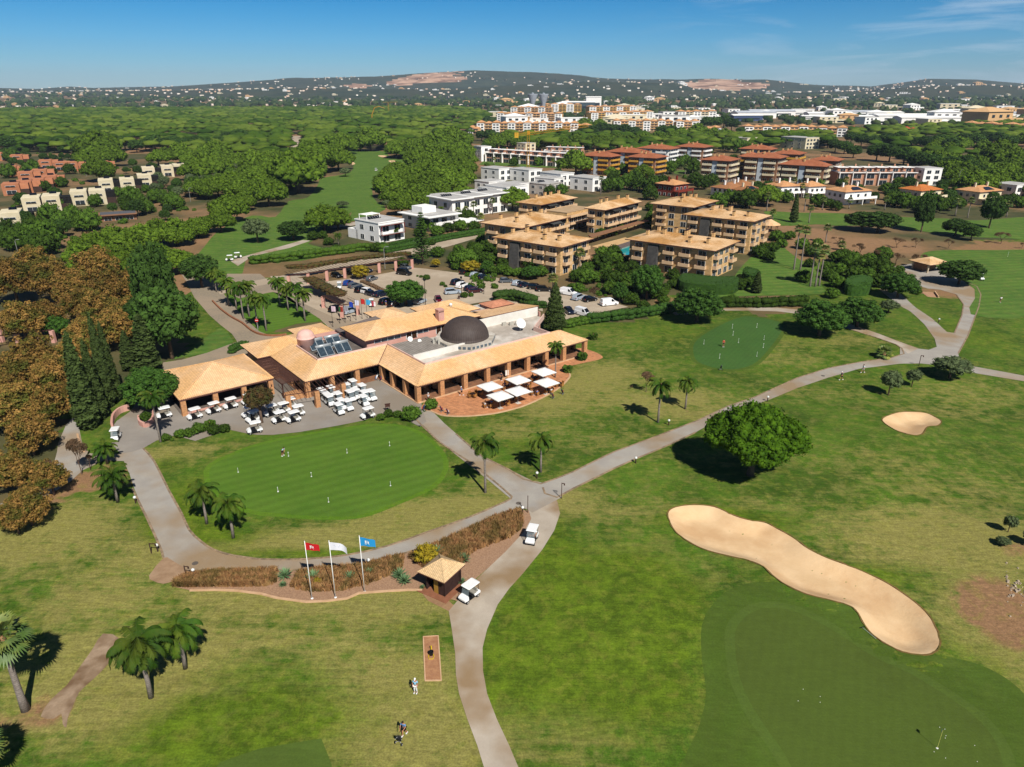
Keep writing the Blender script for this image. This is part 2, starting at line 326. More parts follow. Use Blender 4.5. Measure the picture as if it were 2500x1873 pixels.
zone(1, 'F: 130,1050,4,3,1 200,1040,6,2.5,1 60,1085,5,2,.8 30,1120,4,2,.7 250,1010,3,3,.6 2050,730,5,3,.8 2150,1280,3,3,.9 2130,1320,3,4,.9 2200,1360,4,4,.8 2210,1200,3,3,.6 1680,500,14,14,1 1750,545,26,14,1.2 1900,520,22,12,1.2 2050,540,20,12,1 2180,530,14,10,1 1640,480,10,12,.7 2130,640,8,4,.8 2040,630,8,7,1 1500,890,2.5,1.5,.5 20,1560,5,2,.5 130,1530,3,2,.5 1430,650,5,8,.8 1320,600,14,12,1.1 1180,560,22,14,1.1 1440,560,16,16,1 1560,600,14,10,.8 1640,630,8,8,.5 1000,560,16,12,1 900,590,20,6,.8')
zone(2, 'F: 1190,1180,3,7,1 1150,1350,5,5,.8 1350,1380,8,8,1 1180,1450,6,7,.8 1380,1480,5,6,.8 1450,1300,4,5,.7 600,1550,10,4,.8 450,1600,8,4,.9 560,1450,7,3,.4 1600,1130,8,3,1 1500,1120,5,4,.7 1850,1250,12,3,.8 2050,1440,8,5,.6 1360,1240,6,7,.9 400,1080,5,7,1 360,1000,3,3,.7 450,1160,7,2,.9 700,1195,14,1.2,.9 1000,1120,4,3,.2 430,1140,5,3,.8 1420,720,16,10,.5 1700,720,8,10,.6 1000,940,3,3,.4 1100,900,4,3,.3 900,1360,5,3,.4 1050,1480,3,4,.5 1230,1300,6,7,.8 1130,960,6,3,.6 2100,730,10,16,.7')
def smooth01(t): t = np.clip(t, 0, 1); return t*t*(3-2*t)
FAIRWAYS = []   # filled below; used for ground colour and to keep woods off
def axis(segs):
    r = [segs[0][0]]
    for a, b, st in segs:
        n = max(1, int(round((b-a)/st))); r += [a+(b-a)*(i+1)/n for i in range(n)]
    return np.array(r)
GX = axis([(-14000,-8000,2000),(-8000,-2000,500),(-2000,-600,70),(-600,-150,15),(-150,-69,3),(-69,99,.75),(99,180,3),(180,600,15),(600,2000,70),(2000,8000,500),(8000,14000,2000)])
GY = axis([(-1500,-200,650),(-200,21,20),(21,150,.75),(150,260,2.5),(260,700,9),(700,2000,40),(2000,9000,140),(9000,11000,1000)])
def ground():
    XX, YY = np.meshgrid(GX, GY); X = XX.ravel(); Y = YY.ravel(); Z = hgt(X, Y)
    nx, ny = len(GX), len(GY); V = np.stack([X, Y, Z], 1)
    i = np.arange((ny-1)*(nx-1)); r, c = i//(nx-1), i % (nx-1); a = r*nx+c
    F = np.stack([a, a+1, a+nx+1, a+nx], 1)
    # material: 0 grass, 1 scrub floor beyond the course
    me = bpy.data.meshes.new('ground'); me.vertices.add(len(V)); me.vertices.foreach_set('co', V.ravel())
    me.loops.add(F.size); me.loops.foreach_set('vertex_index', F.ravel()); me.polygons.add(len(F)); me.polygons.foreach_set('loop_start', np.arange(len(F))*4)
    me.update(); me.polygons.foreach_set('use_smooth', [True]*len(F))
    colr = np.zeros((len(V), 4)); colr[:, 3] = 1
    for ch, zx, zy, rx, ry, am in ZN: colr[:, ch] += am*(.9 if ch == 0 else 1)*np.exp(-((X-zx)/rx)**2-((Y-zy)/ry)**2)
    colr = np.clip(colr, 0, 1); ca = me.color_attributes.new('zone', 'FLOAT_COLOR', 'POINT'); ca.data.foreach_set('color', colr.ravel())
    cx, cy = (GX[c]+GX[c+1])/2, (GY[r]+GY[r+1])/2
    scr = (sdist(cx, cy, COURSE) > 0).astype(int); scr[cy > 3000] = 1
    me.polygons.foreach_set('material_index', scr)
    me.materials.append(GR); me.materials.append(M('scrub_floor', '5a5232', '3a4020', .05, c3='8a6a4a', sc3=.012, fine=.35, fsc=.6, bump=.5, bsc=.4))
    me.update(); return struct(obj('ground', me), 'grass and scrub covered ground of the golf resort')
# course outline (grass) against scrub/woodland floor
COURSE = pts('F', '-400,1800 -400,1190 0,1105 60,1090 140,1040 140,900 330,800 420,760 350,700 430,600 470,590 600,720 700,700 830,690 1100,680 1200,700 1320,700 1400,690 1420,640 1560,640 1640,690 1750,670 1700,600 1640,545 1640,530 1720,555 1800,560 1900,610 1960,600 2000,560 2100,520 2700,520 2700,1800')
def drape(name, P, mat, off, kind=None, step=1.5, smooth=False):
    """a sheet lying on the ground: polygon P cut along a grid and lifted onto the terrain"""
    import bmesh
    from mathutils.geometry import tessellate_polygon
    me = bpy.data.meshes.new(name); bm = bmesh.new(); vs = [bm.verts.new((x, y, 0)) for x, y in P]
    for t in tessellate_polygon([[Vector((x, y, 0)) for x, y in P]]):
        try: bm.faces.new([vs[i] for i in t])
        except ValueError: pass
    xs = [q[0] for q in P]; ys = [q[1] for q in P]
    for ax, lo, hi in ((0, min(xs), max(xs)), (1, min(ys), max(ys))):
        k = math.ceil(lo/step)
        while k*step < hi:
            bmesh.ops.bisect_plane(bm, geom=bm.verts[:]+bm.edges[:]+bm.faces[:], plane_co=[k*step if i == ax else 0 for i in range(3)], plane_no=[1 if i == ax else 0 for i in range(3)]); k += 1
    a = np.array([v.co[:] for v in bm.verts]); z = hgt(a[:, 0], a[:, 1])+off
    for v, q in zip(bm.verts, z): v.co.z = q
    bmesh.ops.recalc_face_normals(bm, faces=bm.faces[:])
    if sum(f.normal.z for f in bm.faces) < 0: bmesh.ops.reverse_faces(bm, faces=bm.faces[:])
    bm.to_mesh(me); bm.free(); me.materials.append(mat); autouv(me); me.polygons.foreach_set('use_smooth', [True]*len(me.polygons))
    o = obj(name, me); o['kind'] = kind or 'structure'; return o
def edging(name, P, wd, off, hh, mat, closed=False, step=1.2):
    """a low raised strip (kerb) following a line"""
    Q = []
    n = len(P); rngi = range(n if closed else n-1)
    for i in rngi:
        a, b = P[i], P[(i+1) % n]; d = math.dist(a, b); k = max(1, int(d/step)); Q += [(a[0]+(b[0]-a[0])*j/k, a[1]+(b[1]-a[1])*j/k) for j in range(k)]
    if not closed: Q.append(P[-1])
    A = np.array(Q); T = (np.roll(A, -1, 0)-np.roll(A, 1, 0)) if closed else np.gradient(A, axis=0); T /= np.linalg.norm(T, axis=1)[:, None]+1e-9; Nn = np.stack([-T[:, 1], T[:, 0]], 1)
    mb = MB(); m = len(Q); jit = [random.uniform(.82, 1.15) for _ in range(m)]
    a = A+Nn*wd/2; b = A-Nn*wd/2; za = hgt(a[:, 0], a[:, 1]); zb = hgt(b[:, 0], b[:, 1]); V = []
    for i in range(m):
        V += [(a[i][0], a[i][1], za[i]-.1), (a[i][0], a[i][1], za[i]+off+hh*jit[i]), (b[i][0], b[i][1], zb[i]+off+hh*jit[i]), (b[i][0], b[i][1], zb[i]-.1)]
    F = []
    for i in range(m if closed else m-1):
        j = (i+1) % m
        for k in range(3): F.append((i*4+k, j*4+k, j*4+k+1, i*4+k+1))
    mb.mesh(V, F); o = mb.build(name, mat); return struct(o)
ground()
SAND = M('bunker_sand', 'ceae84', 'd8b990', .35, rough=.95, bump=.6, bsc=2.6, fine=.09, fsc=7, c3='c4a076', sc3=.12)
ASPH = M('path_asphalt', '948e86', 'a09a90', .3, fine=.12, fsc=6, c3='8f7a5f', sc3=.05, bump=.15, bsc=20)
CONC = M('path_concrete', 'b2a696', 'a39787', .25, fine=.1, fsc=5, c3='8c7558', sc3=.07)
DASPH = M('yard_asphalt', '857e76', '918a81', .2, fine=.12, fsc=5, c3='857a6c', sc3=.07)
COBB = M('cobbled_road', '93866f', '7d7164', 2.0, fine=.22, fsc=4, bump=.5, bsc=4, c3='93836f', sc3=.08)
PARK = M('car_park_paving', 'b2a38e', 'a3937f', .3, fine=.1, fsc=3, c3='a1917c', sc3=.06)
KERB = M('stone_edging', '9b8468', '6e5f4c', 1.4, fine=.3, fsc=4)
DIRT = M('bare_earth', '8a6a4c', '9a7a5a', .5, fine=.2, fsc=4, bump=.4, bsc=3)
G1 = grass_mat('putting_turf', '527023', '49681f', '5a6c2c', '7c5a3c', .25, .07, R_(60), .16, .5)
G2 = grass_mat('practice_turf', '3f5f2a', '3a5826', '4a6030', '7c5a3c', .2, .03, .6, .14)
G3 = grass_mat('fringe_turf', '4a6020', '43561b', '525f28', '7c5a3c', .35, .025, R_(115), .2, .7)
G4 = grass_mat('green_turf', '4b5c22', '465420', '4e5f26', '7c5a3c', .25, .02, R_(25), .12, 1.0)
G5 = grass_mat('fairway_turf', '52702a', '456426', '7c7c40', '8a6a4c', .7, .10, R_(80), .22, .3)
GC = grass_mat('soft_collar', '4e6226', '485a22', '546428', '7c5a3c', .3, 0, 0, .15)
COLL = grass_mat('collar_turf', '55761c', '4a6d18', '66702c', '7c5a3c', .4, 0, 0, .3)
for k, P in BUNK.items():
    o = drape('bunker_sand', P, SAND, .05, step=.75); o['label'] = 'long curved sand bunker beside the large dark green' if k == 'big' else 'small kidney shaped sand bunker in the rough'
def ring_path(name, P, wd, off, mat):
    A = np.array(P); T = np.roll(A, -1, 0)-np.roll(A, 1, 0); T /= np.linalg.norm(T, axis=1)[:, None]+1e-9; Nn = np.stack([-T[:, 1], T[:, 0]], 1)
    ar = sum(P[i][0]*P[(i+1) % len(P)][1]-P[(i+1) % len(P)][0]*P[i][1] for i in range(len(P))); sg = -1 if ar > 0 else 1
    return [tuple(q) for q in A+Nn*wd*sg]
def wob(P, a=.25, f=.4): return [(x+a*noise.noise(Vector((x*f, y*f, 3))), y+a*noise.noise(Vector((x*f, y*f, 9)))) for x, y in P]
BUNKLIP = M('bunker_lip', '7a5a35', '5f5a22', 1.2, fine=.4, fsc=5)
for k, P in BUNK.items(): edging('bunker_lip', wob(ring_path('', P, .12, 0, 0), .16, 1.3), .17, .0, .07, BUNKLIP, True, .6)
drape('putting_collar', ring_path('', GREEN_PUT, .8, 0, 0), COLL, .012); drape('putting_green', GREEN_PUT, G1, .020)
drape('practice_collar', ring_path('', GREEN_PRAC, .9, 0, 0), G3, .012, step=2); drape('practice_green', GREEN_PRAC, G2, .020, step=2)
drape('green_fringe', GREEN_FRINGE, G3, .008); drape('green_collar', ring_path('', GREEN_NEAR, 1.0, 0, 0), GC, .013); drape('golf_green', GREEN_NEAR, G4, .020)
# fairways and lawns further off
FW = dict(
 fairway=smooth_poly(pts('B', '-520,1560 -380,1500 -200,1300 50,1190 230,1200 330,1080 480,1050 560,950 590,900 800,860 830,780 790,700 930,692 1080,695 1110,740 1250,770 1280,850 1200,880 1010,900 980,1050 1080,1140 800,1240 820,1160 680,1280 490,1400 250,1560 30,1490 -60,1700 -300,1720 -420,1700'), 3),
 lawn_mid=pts('B', '80,1500 480,1410 600,1440 640,1500 420,1540 60,1560'),
 fairway_far=smooth_poly(pts('B', '1520,490 1600,460 1700,440 1640,480 1560,500'), 3),
 fairway_right=smooth_poly(pts('D', '210,1000 480,1010 800,1015 1200,1040 1600,1055 1850,1070 2300,1050 2400,1220 2100,1210 1850,1200 1550,1170 1250,1130 1180,1110 760,1110 620,1100 330,1110 270,1050'), 3),
 tee_lawn=smooth_poly(pts('D', '1440,1320 1600,1300 2000,1300 2300,1310 2500,1500 2300,1800 1800,1800 1830,1600 1500,1410 1420,1380'), 3),
 garden_lawn=smooth_poly(pts('D', '-200,1700 -60,1560 40,1420 230,1250 330,1260 420,1330 520,1400 600,1440 640,1560 640,1640 0,1660'), 3),
 lawn_hill=smooth_poly(pts('D', '1250,530 1400,515 1560,560 1640,590 1500,600 1350,570'), 3),
 lawn_far=smooth_poly(pts('D', '1850,640 2000,690 2200,700 2400,720 2400,780 2150,750 1900,680'), 3),
 villa_lawn=pts('C', '100,610 900,640 880,670 480,660 60,640'), villa_garden=pts('C', '880,670 1040,690 1040,720 900,700'), court_lawn=pts('C', '1560,690 1660,680 1660,710 1570,710'))
for k, P in FW.items():
    o = drape('fairway' if 'fairway' in k else 'lawn', P, G5, .05+.006*list(FW).index(k), step=6); FAIRWAYS.append(P)
    o['label'] = k.replace('_', ' ')+' of mown grass'
for s, cc in (('1020,728 1070,726 1110,736 1060,742', 'B'), ('1100,768 1140,764 1158,772 1130,782', 'B'), ('1200,785 1240,778 1268,790 1230,806 1205,800', 'B'), ('820,775 845,790 820,798', 'B')):
    drape('bunker_sand', smooth_poly(pts(cc, s)), SAND, .09, step=5)['label'] = 'far sand bunker at the edge of the fairway'
drape('lawn', pts('F', '468,655 480,650 560,600 640,600 700,640 740,690 640,700 570,722 520,700'), G1, .03, step=4)['label'] = 'palm shaded lawn by the entrance road'
drape('lawn', pts('E', '1310,1040 1480,940 1700,790 1760,830 1800,900 1760,925 1600,985'), G5, .03, step=4)['label'] = 'small triangular lawn beside the cobbled road'
# roads and paths
RING = pts('L', '930,340 1000,500 1040,620 1130,830 1190,960 1250,1100 1262,1150 1180,1250 1150,1290 1240,1340 1340,1330 M: 330,520 500,499 700,492 850,487 950,480 1100,467 1200,456 1330,422 1440,387 1560,347 1700,282 1830,227 1950,187 1990,190 2060,130 1990,60 1905,140 1830,175 1700,230 1500,300 1300,370 1100,415 900,435 700,437 560,427 L: 1950,1150 1800,1130 1650,1085 1550,1020 1460,930 1400,800 1300,620 1190,400 1105,300')
drape('cart_path', RING, ASPH, .030)['label'] = 'grey cart path curving round the putting green'
MAINP = pts('M', '1830,1640 1775,1454 1740,1340 1690,1210 1650,1090 1635,1000 1632,900 1612,760 1600,690 1650,630 1740,530 1880,400 1965,310 2005,240 1990,190 1950,140 1990,60 2122,130 2135,160 2146,215 2118,300 2060,395 1965,510 1895,585 1840,660 1788,780 1766,870 1768,980 1788,1090 1835,1210 1897,1340 1945,1454 2030,1640')
drape('cart_path', MAINP, CONC, .035)['label'] = 'pale cart path running down to the foreground'
FRONT = pts('F', '895,900 950,955 1010,1003 1060,1042 1105,1080 1150,1110 1215,1075 1185,1047 1150,1040 1100,1015 1040,985 960,915 930,885')
drape('cart_path', FRONT, ASPH, .040)['label'] = 'grey path from the terrace down to the junction'
NE = pts('O', '-170,1180 -80,1148 0,1117 200,1020 400,945 610,865 760,790 890,745 1000,695 1100,650 1250,605 1400,580 1560,562 1640,540 1885,545 1900,595 2000,610 2212,645 2500,690 2500,720 2212,670 1930,628 1800,600 1700,590 1600,590 1400,610 1250,650 1100,700 970,755 850,800 700,870 600,925 470,985 200,1100 0,1195 -80,1240 -150,1200')
drape('cart_path', NE, ASPH, .045)['label'] = 'grey cart path crossing the course to the right'
LOOP = pts('O', '1885,548 1935,450 1990,300 2000,240 1980,200 1930,180 1880,160 1830,120 1790,90 1700,80 1640,92 1560,105 1530,105 1640,150 1690,195 1740,212 1800,217 1880,240 1915,290 1905,350 1880,410 1868,440 1830,435 1760,370 1680,310 1620,250 1560,200 1530,205 1500,215 1600,300 1650,330 1720,400 1770,470 1780,512 1740,527 1680,520 1600,490 1600,560')
drape('cart_path', LOOP, ASPH, .050, step=3)['label'] = 'forked asphalt path by the starter shelter'
WEST = pts('O', '1640,545 1580,500 1480,465 1370,432 1200,395 1115,352 1000,335 880,328 725,325 500,345 480,330 730,311 880,311 1000,314 1125,330 1230,365 1380,411 1500,450 1600,488 1690,520')
drape('cart_path', WEST, CONC, .055, step=3)['label'] = 'narrow pale path behind the practice green'
YARD = pts('L', '930,340 850,260 860,150 900,90 1000,20 1060,-60 1200,-120 I: 300,1050 700,900 1100,700 1300,600 1900,700 1980,830 J: 500,800 720,1050 740,1130 760,1200 715,1240 600,1180 I: 2130,1240 1950,1130 1850,1140 1700,1192 1500,1232 1200,1282 1000,1303 880,1303 800,1293 660,1262 400,1350 L: 1350,200 1210,240 1105,300 1010,330')
drape('cart_yard', YARD, DASPH, .044, step=3)['label'] = 'asphalt yard where the golf carts stand'
WESTP = pts('L', '-300,760 0,730 100,700 380,560 440,330 450,260 510,120 570,60 600,90 640,290 700,340 850,350 930,340 960,400 800,395 640,470 540,560 400,650 200,740 0,790 -300,830')
drape('service_road', WESTP, ASPH, .048, step=3)['label'] = 'grey road under the brown plane trees'
COB = pts('E', '1240,1120 1260,1060 1400,1040 1600,985 1760,925 1830,900 1790,840 1700,770 1620,700 1500,560 1440,440 1400,380 1500,330 1700,500 1800,620 1900,730 2000,820 I: 1000,545 1150,540 1500,480 1700,440 1500,500 1400,700 900,720 700,760')
drape('cobbled_road', COB, COBB, .058, step=4)['label'] = 'cobbled entrance road curving behind the clubhouse'
ENTR = pts('I', '430,130 520,140 620,190 740,250 1000,200 1160,250 1300,320 1480,400 1700,440 1500,530 1380,420 1240,330 1050,180 900,60 650,60')
drape('entrance_road', ENTR, COBB, .062, step=4)['label'] = 'entrance drive leading to the car park'
CARP = pts('R', '0,330 420,390 900,330 1380,240 1500,250 1900,300 2212,370 J: 1300,90 1700,170 K: 760,700 1200,830 930,880 800,930 620,800 J: 1660,350 1300,260 1000,310 800,330 500,390 350,430 R: 880,830 600,900 450,880 200,640 -100,420 -180,330')
drape('car_park', CARP, PARK, .052, step=4)['label'] = 'paved car park behind the clubhouse'
drape('access_road', pts('B', '-220,1750 300,1650 700,1560 1100,1480 1500,1390 1870,1310 1900,1330 1560,1430 1100,1530 700,1610 300,1690 -200,1800'), PARK, .07, step=5)['label'] = 'straight access road past the white villas'
drape('fairway_path', pts('B', '-120,1540 40,1490 300,1420 440,1380 500,1385 340,1440 50,1505 -60,1580'), CONC, .08, step=5)['label'] = 'pale path crossing the fairway'
drape('fairway_path', pts('B', '640,1270 850,1240 940,1240 940,1255 850,1265 660,1290'), CONC, .08, step=5)['label'] = 'pale track beside the white villas'
drape('pine_road', pts('B', '340,580 420,575 440,700 450,740 380,745 350,660'), PARK, .09, step=8)['label'] = 'road running into the pine wood'
TERR = smooth_poly(pts('J', '720,1090 800,1120 870,1150 960,1160 1060,1160 1200,1150 1330,1130 1500,1085 1650,1020 1780,945 1850,880 1870,840 1840,800 1880,770 2100,720 2110,690 2020,650 1900,640 1500,780 900,960'), 3)
drape('terrace', TERR, M('terrace_paving', 'b57d57', 'c0875f', .5, fine=.1, fsc=4, kind='brick', p=(.6, .3)), .055, step=3)['label'] = 'reddish brick terrace in front of the clubhouse'
edging('terrace_kerb', TERR[2:3*12], .3, .03, .10, M('pale_kerb', 'c9a583', 'b89470', 1))
# gravel bed with its low kerb
BEDP = pts('M', '330,590 450,586 560,590 680,605 750,625 900,645 1000,640 1100,627 1160,600 1300,590 1400,585 1470,585 1640,640 1700,560 1880,405 1960,315 2010,235 2000,200 1950,190 1830,230 1700,285 1560,350 1440,390 1330,425 1200,460 1100,472 950,487 700,497 500,503 330,525 250,545 260,575')
drape('gravel_bed', BEDP, M('pink_gravel', 'a58468', '8b6c54', 6, fine=.35, fsc=9, bump=.8, bsc=14), .024)['label'] = 'bed of pinkish gravel beside the path'
edging('bed_kerb', pts('M', '330,592 450,588 560,592 680,607 750,627 900,648 1000,643 1100,630 1160,603 1300,592 1400,587 1470,587'), .25, .02, .12, M('pale_kerb', 'c9a583'))
for P_, cl in ((RING[13:24], 0), (smooth_poly(pts('M', '560,425 700,436 900,434 1100,414 1300,369 1500,299 1700,229 1830,174 1905,139 1895,115 1820,50 1700,-45 F: 950,956 900,908'), 2, False), 0), (smooth_poly(pts('L', '1105,300 1190,400 1300,620 1400,800 1460,930 1550,1020 1650,1085 1800,1130 1950,1150 M: 560,425'), 2, False), 0),
              (pts('O', '1560,562 1400,580 1250,605 1100,650 1000,695 890,745 760,790 610,865 400,945 200,1020 0,1115 -80,1146 -160,1172 F: 1130,1036 1100,1016 1040,986 985,938'), 0), (pts('L', '1020,610 1130,830 1190,960 1250,1100 1262,1150'), 0), (pts('O', '-150,1190 -140,1220 -80,1240 0,1195 200,1100 470,985 600,925'), 0),
              (pts('O', '1885,545 1935,450 1990,300 2000,240 1980,200 1930,180'), 0), (pts('O', '1560,562 1620,545 1610,520 1580,500 1480,465 1370,432'), 0), (pts('O', '1868,440 1905,350 1915,290 1880,240'), 0)):
    edging('path_kerb', P_, .28, .02, .07, KERB, bool(cl))
drape('dirt_track', smooth_poly(pts('N', '800,640 930,680 870,830 760,960 620,1090 570,1200 530,1290 520,1370 490,1340 480,1260 420,1300 320,1280 400,1150 520,1040 620,900 720,760'), 2), M('pale_track', 'a08a72', '8a745c', .8, fine=.25, fsc=4, c3='6c543c', sc3=.25), .026)['label'] = 'worn pale track ending on the left rough'
drape('dirt_verge', smooth_poly(pts('M', '1475,590 1600,640 1640,690 1612,740 1600,690 1500,640'), 2), DIRT, .03)
drape('sandy_verge', smooth_poly(pts('M', '130,520 200,430 240,440 330,500 330,520 250,545 200,560 150,545'), 2), M('sandy_soil', 'a08468', '8f7358', .6, fine=.2, fsc=3), .041)
drape('golf_tee', pts('N', '1700,1640 2000,1530 2212,1490 2480,1440 2560,1640 2560,1800 1600,1800'), GC, .02)['label'] = 'pale corner of a mown tee in the foreground'
# ================================================================ VEGETATION
def npmesh(name, V, F, mats, mi=None, smooth=False):
    me = bpy.data.meshes.new(name); V = np.asarray(V, float); me.vertices.add(len(V)); me.vertices.foreach_set('co', V.ravel())
    F = [np.asarray(f, int) for f in F if len(f)]; lp = np.concatenate([f.ravel() for f in F]); me.loops.add(len(lp)); me.loops.foreach_set('vertex_index', lp)
    cnt = np.concatenate([np.full(len(f), f.shape[1]) for f in F]); me.polygons.add(len(cnt)); me.polygons.foreach_set('loop_start', np.concatenate([[0], np.cumsum(cnt)[:-1]]))
    me.update(); me.validate()
    for m in (mats if isinstance(mats, (list, tuple)) else [mats]): me.materials.append(m)
    if mi is not None: me.polygons.foreach_set('material_index', mi)
    if smooth: me.polygons.foreach_set('use_smooth', [True]*len(cnt))
    return me
def ico(n):
    import bmesh
    bm = bmesh.new(); bmesh.ops.create_icosphere(bm, subdivisions=n, radius=1); V = np.array([v.co[:] for v in bm.verts]); F = np.array([[v.index for v in f.verts] for f in bm.faces]); bm.free(); return V, F
ICO = {n: ico(n) for n in (1, 2, 3)}
def foliage(lobes, leaves, size, icn=1, core=.86, rough=.22, up=.25, seed=0, clip=None):
    """noisy inner lobes plus many small leaf faces through their outer shell -> V, tris, quads"""
    g = np.random.default_rng(seed); lobes = np.asarray(lobes, float); BV, BF = ICO[icn]; Vs = []; T = []; n0 = 0
    for l in lobes:
        k = 1+rough*(g.random(len(BV))-.5)*2; V = BV*k[:, None]*l[3:6]*core+l[:3]; Vs.append(V); T.append(BF+n0); n0 += len(V)
    Q = []
    if leaves:
        area = lobes[:, 3]*lobes[:, 4]+lobes[:, 4]*lobes[:, 5]; idx = g.choice(len(lobes), leaves, p=area/area.sum())
        d = g.normal(size=(leaves, 3)); d[:, 2] += up; d /= np.linalg.norm(d, axis=1)[:, None]
        r = .84+.26*g.random(leaves); c = lobes[idx, :3]+d*lobes[idx, 3:6]*r[:, None]
        if clip is not None: keep = clip(c); c = c[keep]; d = d[keep]
        m = len(c); nrm = d*.9+g.normal(size=(m, 3))*.75; nrm /= np.linalg.norm(nrm, axis=1)[:, None]
        a = np.cross(nrm, g.normal(size=(m, 3))); a /= np.linalg.norm(a, axis=1)[:, None]; b = np.cross(nrm, a); s = size*(.6+.8*g.random(m))[:, None]
        a = a*s; b = b*s*(.45+.5*g.random(m))[:, None]
        P = np.stack([c-a, c-b*.9+a*.1, c+a, c+b+a*.1], 1).reshape(-1, 3); Vs.append(P); Q = np.arange(m*4).reshape(-1, 4)+n0
    return np.concatenate(Vs), np.concatenate(T), np.array(Q, int).reshape(-1, 4)
def fib(n, zmin=-.2):
    r = []
    for i in range(n):
        z = zmin+(1-zmin)*(i+.5)/n; a = i*2.39996; q = math.sqrt(max(0, 1-z*z)); r.append((q*math.cos(a), q*math.sin(a), z))
    return r
def puffs(n, R, H, pr, zmin=-.1, jit=.12, seed=0, zc=0, flat=.75, inner=True):
    g = random.Random(seed); L = []
    for x, y, z in fib(n, zmin):
        k = 1+g.uniform(-jit, jit*.6); p = pr*g.uniform(.75, 1.3); L.append((x*(R-p*.6)*k, y*(R-p*.6)*k, zc+z*(H-p*.5)*k, p, p, p*flat))
    if inner: L.append((0, 0, zc+H*.15, R*.78, R*.78, H*.72))
    return L
FOL = dict(pine=M('pine_foliage', '5a7020', '33490f', 1.2, rnd=.22, fine=.25, fsc=5, coord='obj', rough=.95, spec=.1),
 bigpine=M('stone_pine_foliage', '4b6a14', '2c480a', .9, fine=.25, fsc=5, coord='obj', rough=.95, spec=.1),
 oak=M('dark_foliage', '3d5620', '293f14', 1.4, rnd=.25, fine=.3, fsc=4, coord='obj', rough=.9, spec=.15),
 ficus=M('green_foliage', '43641f', '2c4a14', 1.4, rnd=.2, fine=.3, fsc=4, coord='obj', rough=.85, spec=.2),
 brown=M('autumn_foliage', '9a7440', '6e5a28', .9, rnd=.3, fine=.35, fsc=4, coord='obj', rough=.95, spec=.1, c3='4e5220', sc3=.3),
 olive=M('olive_foliage', '5a6640', '414f32', 1.6, rnd=.15, fine=.25, fsc=6, coord='obj', rough=.9, spec=.15),
 cyp=M('cypress_foliage', '46552a', '313e1c', 2.2, rnd=.15, fine=.35, fsc=5, coord='obj', rough=.95, spec=.1),
 shrub=M('shrub_foliage', '42591a', '2c4212', 1.6, rnd=.45, fine=.3, fsc=6, coord='obj', rough=.9, spec=.1),
 yellow=M('yellow_foliage', '8f7a14', '6c6412', 1.6, rnd=.2, fine=.3, fsc=6, coord='obj', rough=.9),
 dry=M('dry_twigs', '6b5440', '54442f', 1.8, rnd=.2, fine=.3, fsc=6, coord='obj', rough=.95, spec=.1),
 hedge=M('hedge_foliage', '335212', '24400c', 2.5, rnd=.2, fine=.35, fsc=7, coord='obj', rough=.9, bump=.5, bsc=8),
 red=M('bougainvillea_foliage', '52361c', '3c4216', 1.2, rnd=.2, fine=.35, fsc=5, coord='obj', rough=.9),
 palm=M('palm_frond', '36520f', '24400a', .8, rnd=.2, coord='obj', rough=.75, spec=.15, c3='4c5a18', sc3=.3),
 fan=M('fan_palm_frond', '5f7440', '435c24', .8, rnd=.2, coord='obj', rough=.55, spec=.35, c3='8a8a3c', sc3=.3),
 agave=M('agave_leaf', '54714a', '6f8a5c', 2, rnd=.15, coord='obj', rough=.6), far=M('far_foliage', '2d401c', '1d2e14', .02, rough=1, spec=.05, fine=.3, fsc=.12, c3='44502a', sc3=.006))
BARK = M('tree_bark', '6b5646', '4d3e33', 3, fine=.25, fsc=8, coord='obj'); PBARK = M('palm_bark', '8a8078', '6f665e', 4, fine=.2, fsc=6, coord='obj', kind='board', p=(.22, 1)); BBOOT = M('palm_boots', '8f6a4a', '6a4c34', 5, coord='obj')
def trunkmesh(name, h, r, limbs, spread, mat=BARK, lean=(0, 0), seed=0, frac=.55):
    g = random.Random(seed); mb = MB(); top = (lean[0], lean[1], h*frac)
    mb.tube([(0, 0, -.4), (lean[0]*.3, lean[1]*.3+.02, h*frac*.5), top], [r*1.25, r, r*.85], 8)
    for i in range(limbs):
        a = i*2*PI/limbs+g.uniform(-.4, .4); q = spread*g.uniform(.6, 1)
        e = (lean[0]+q*math.cos(a), lean[1]+q*math.sin(a), h*g.uniform(.85, 1.05)); m = tuple(top[k]*.5+e[k]*.5 for k in range(2))+(top[2]*.45+e[2]*.55-.1*q*.3,)
        mb.tube([top, m, e], [r*.6, r*.4, r*.16], 6)
    return mb.me(name, mat, True)
PROTO = {}   # kind -> list of (crown_mesh, trunk_mesh, R, H_total)
def crownmesh(name, lobes, leaves, size, mat, **k):
    V, T, Q = foliage(lobes, leaves, size, **k); return npmesh(name, V, [T, Q], mat)
def domes(seed, R, H, zc, pr, n, k):
    g = random.Random(seed); L = []
    for i in range(k+1):
        a = i*2*PI/k+g.uniform(-.3, .3); q = 0 if i == k else R*g.uniform(.42, .56); r = R*(.62 if i == k else g.uniform(.4, .5)); h = H*(.95 if i == k else g.uniform(.6, .8)); z = zc+(H*.1 if i == k else -H*g.uniform(0, .3))
        L += [(l[0]+q*math.cos(a), l[1]+q*math.sin(a), *l[2:]) for l in puffs(n, r, h, pr, -.35, .22, seed+i, z, .8)]
    return L
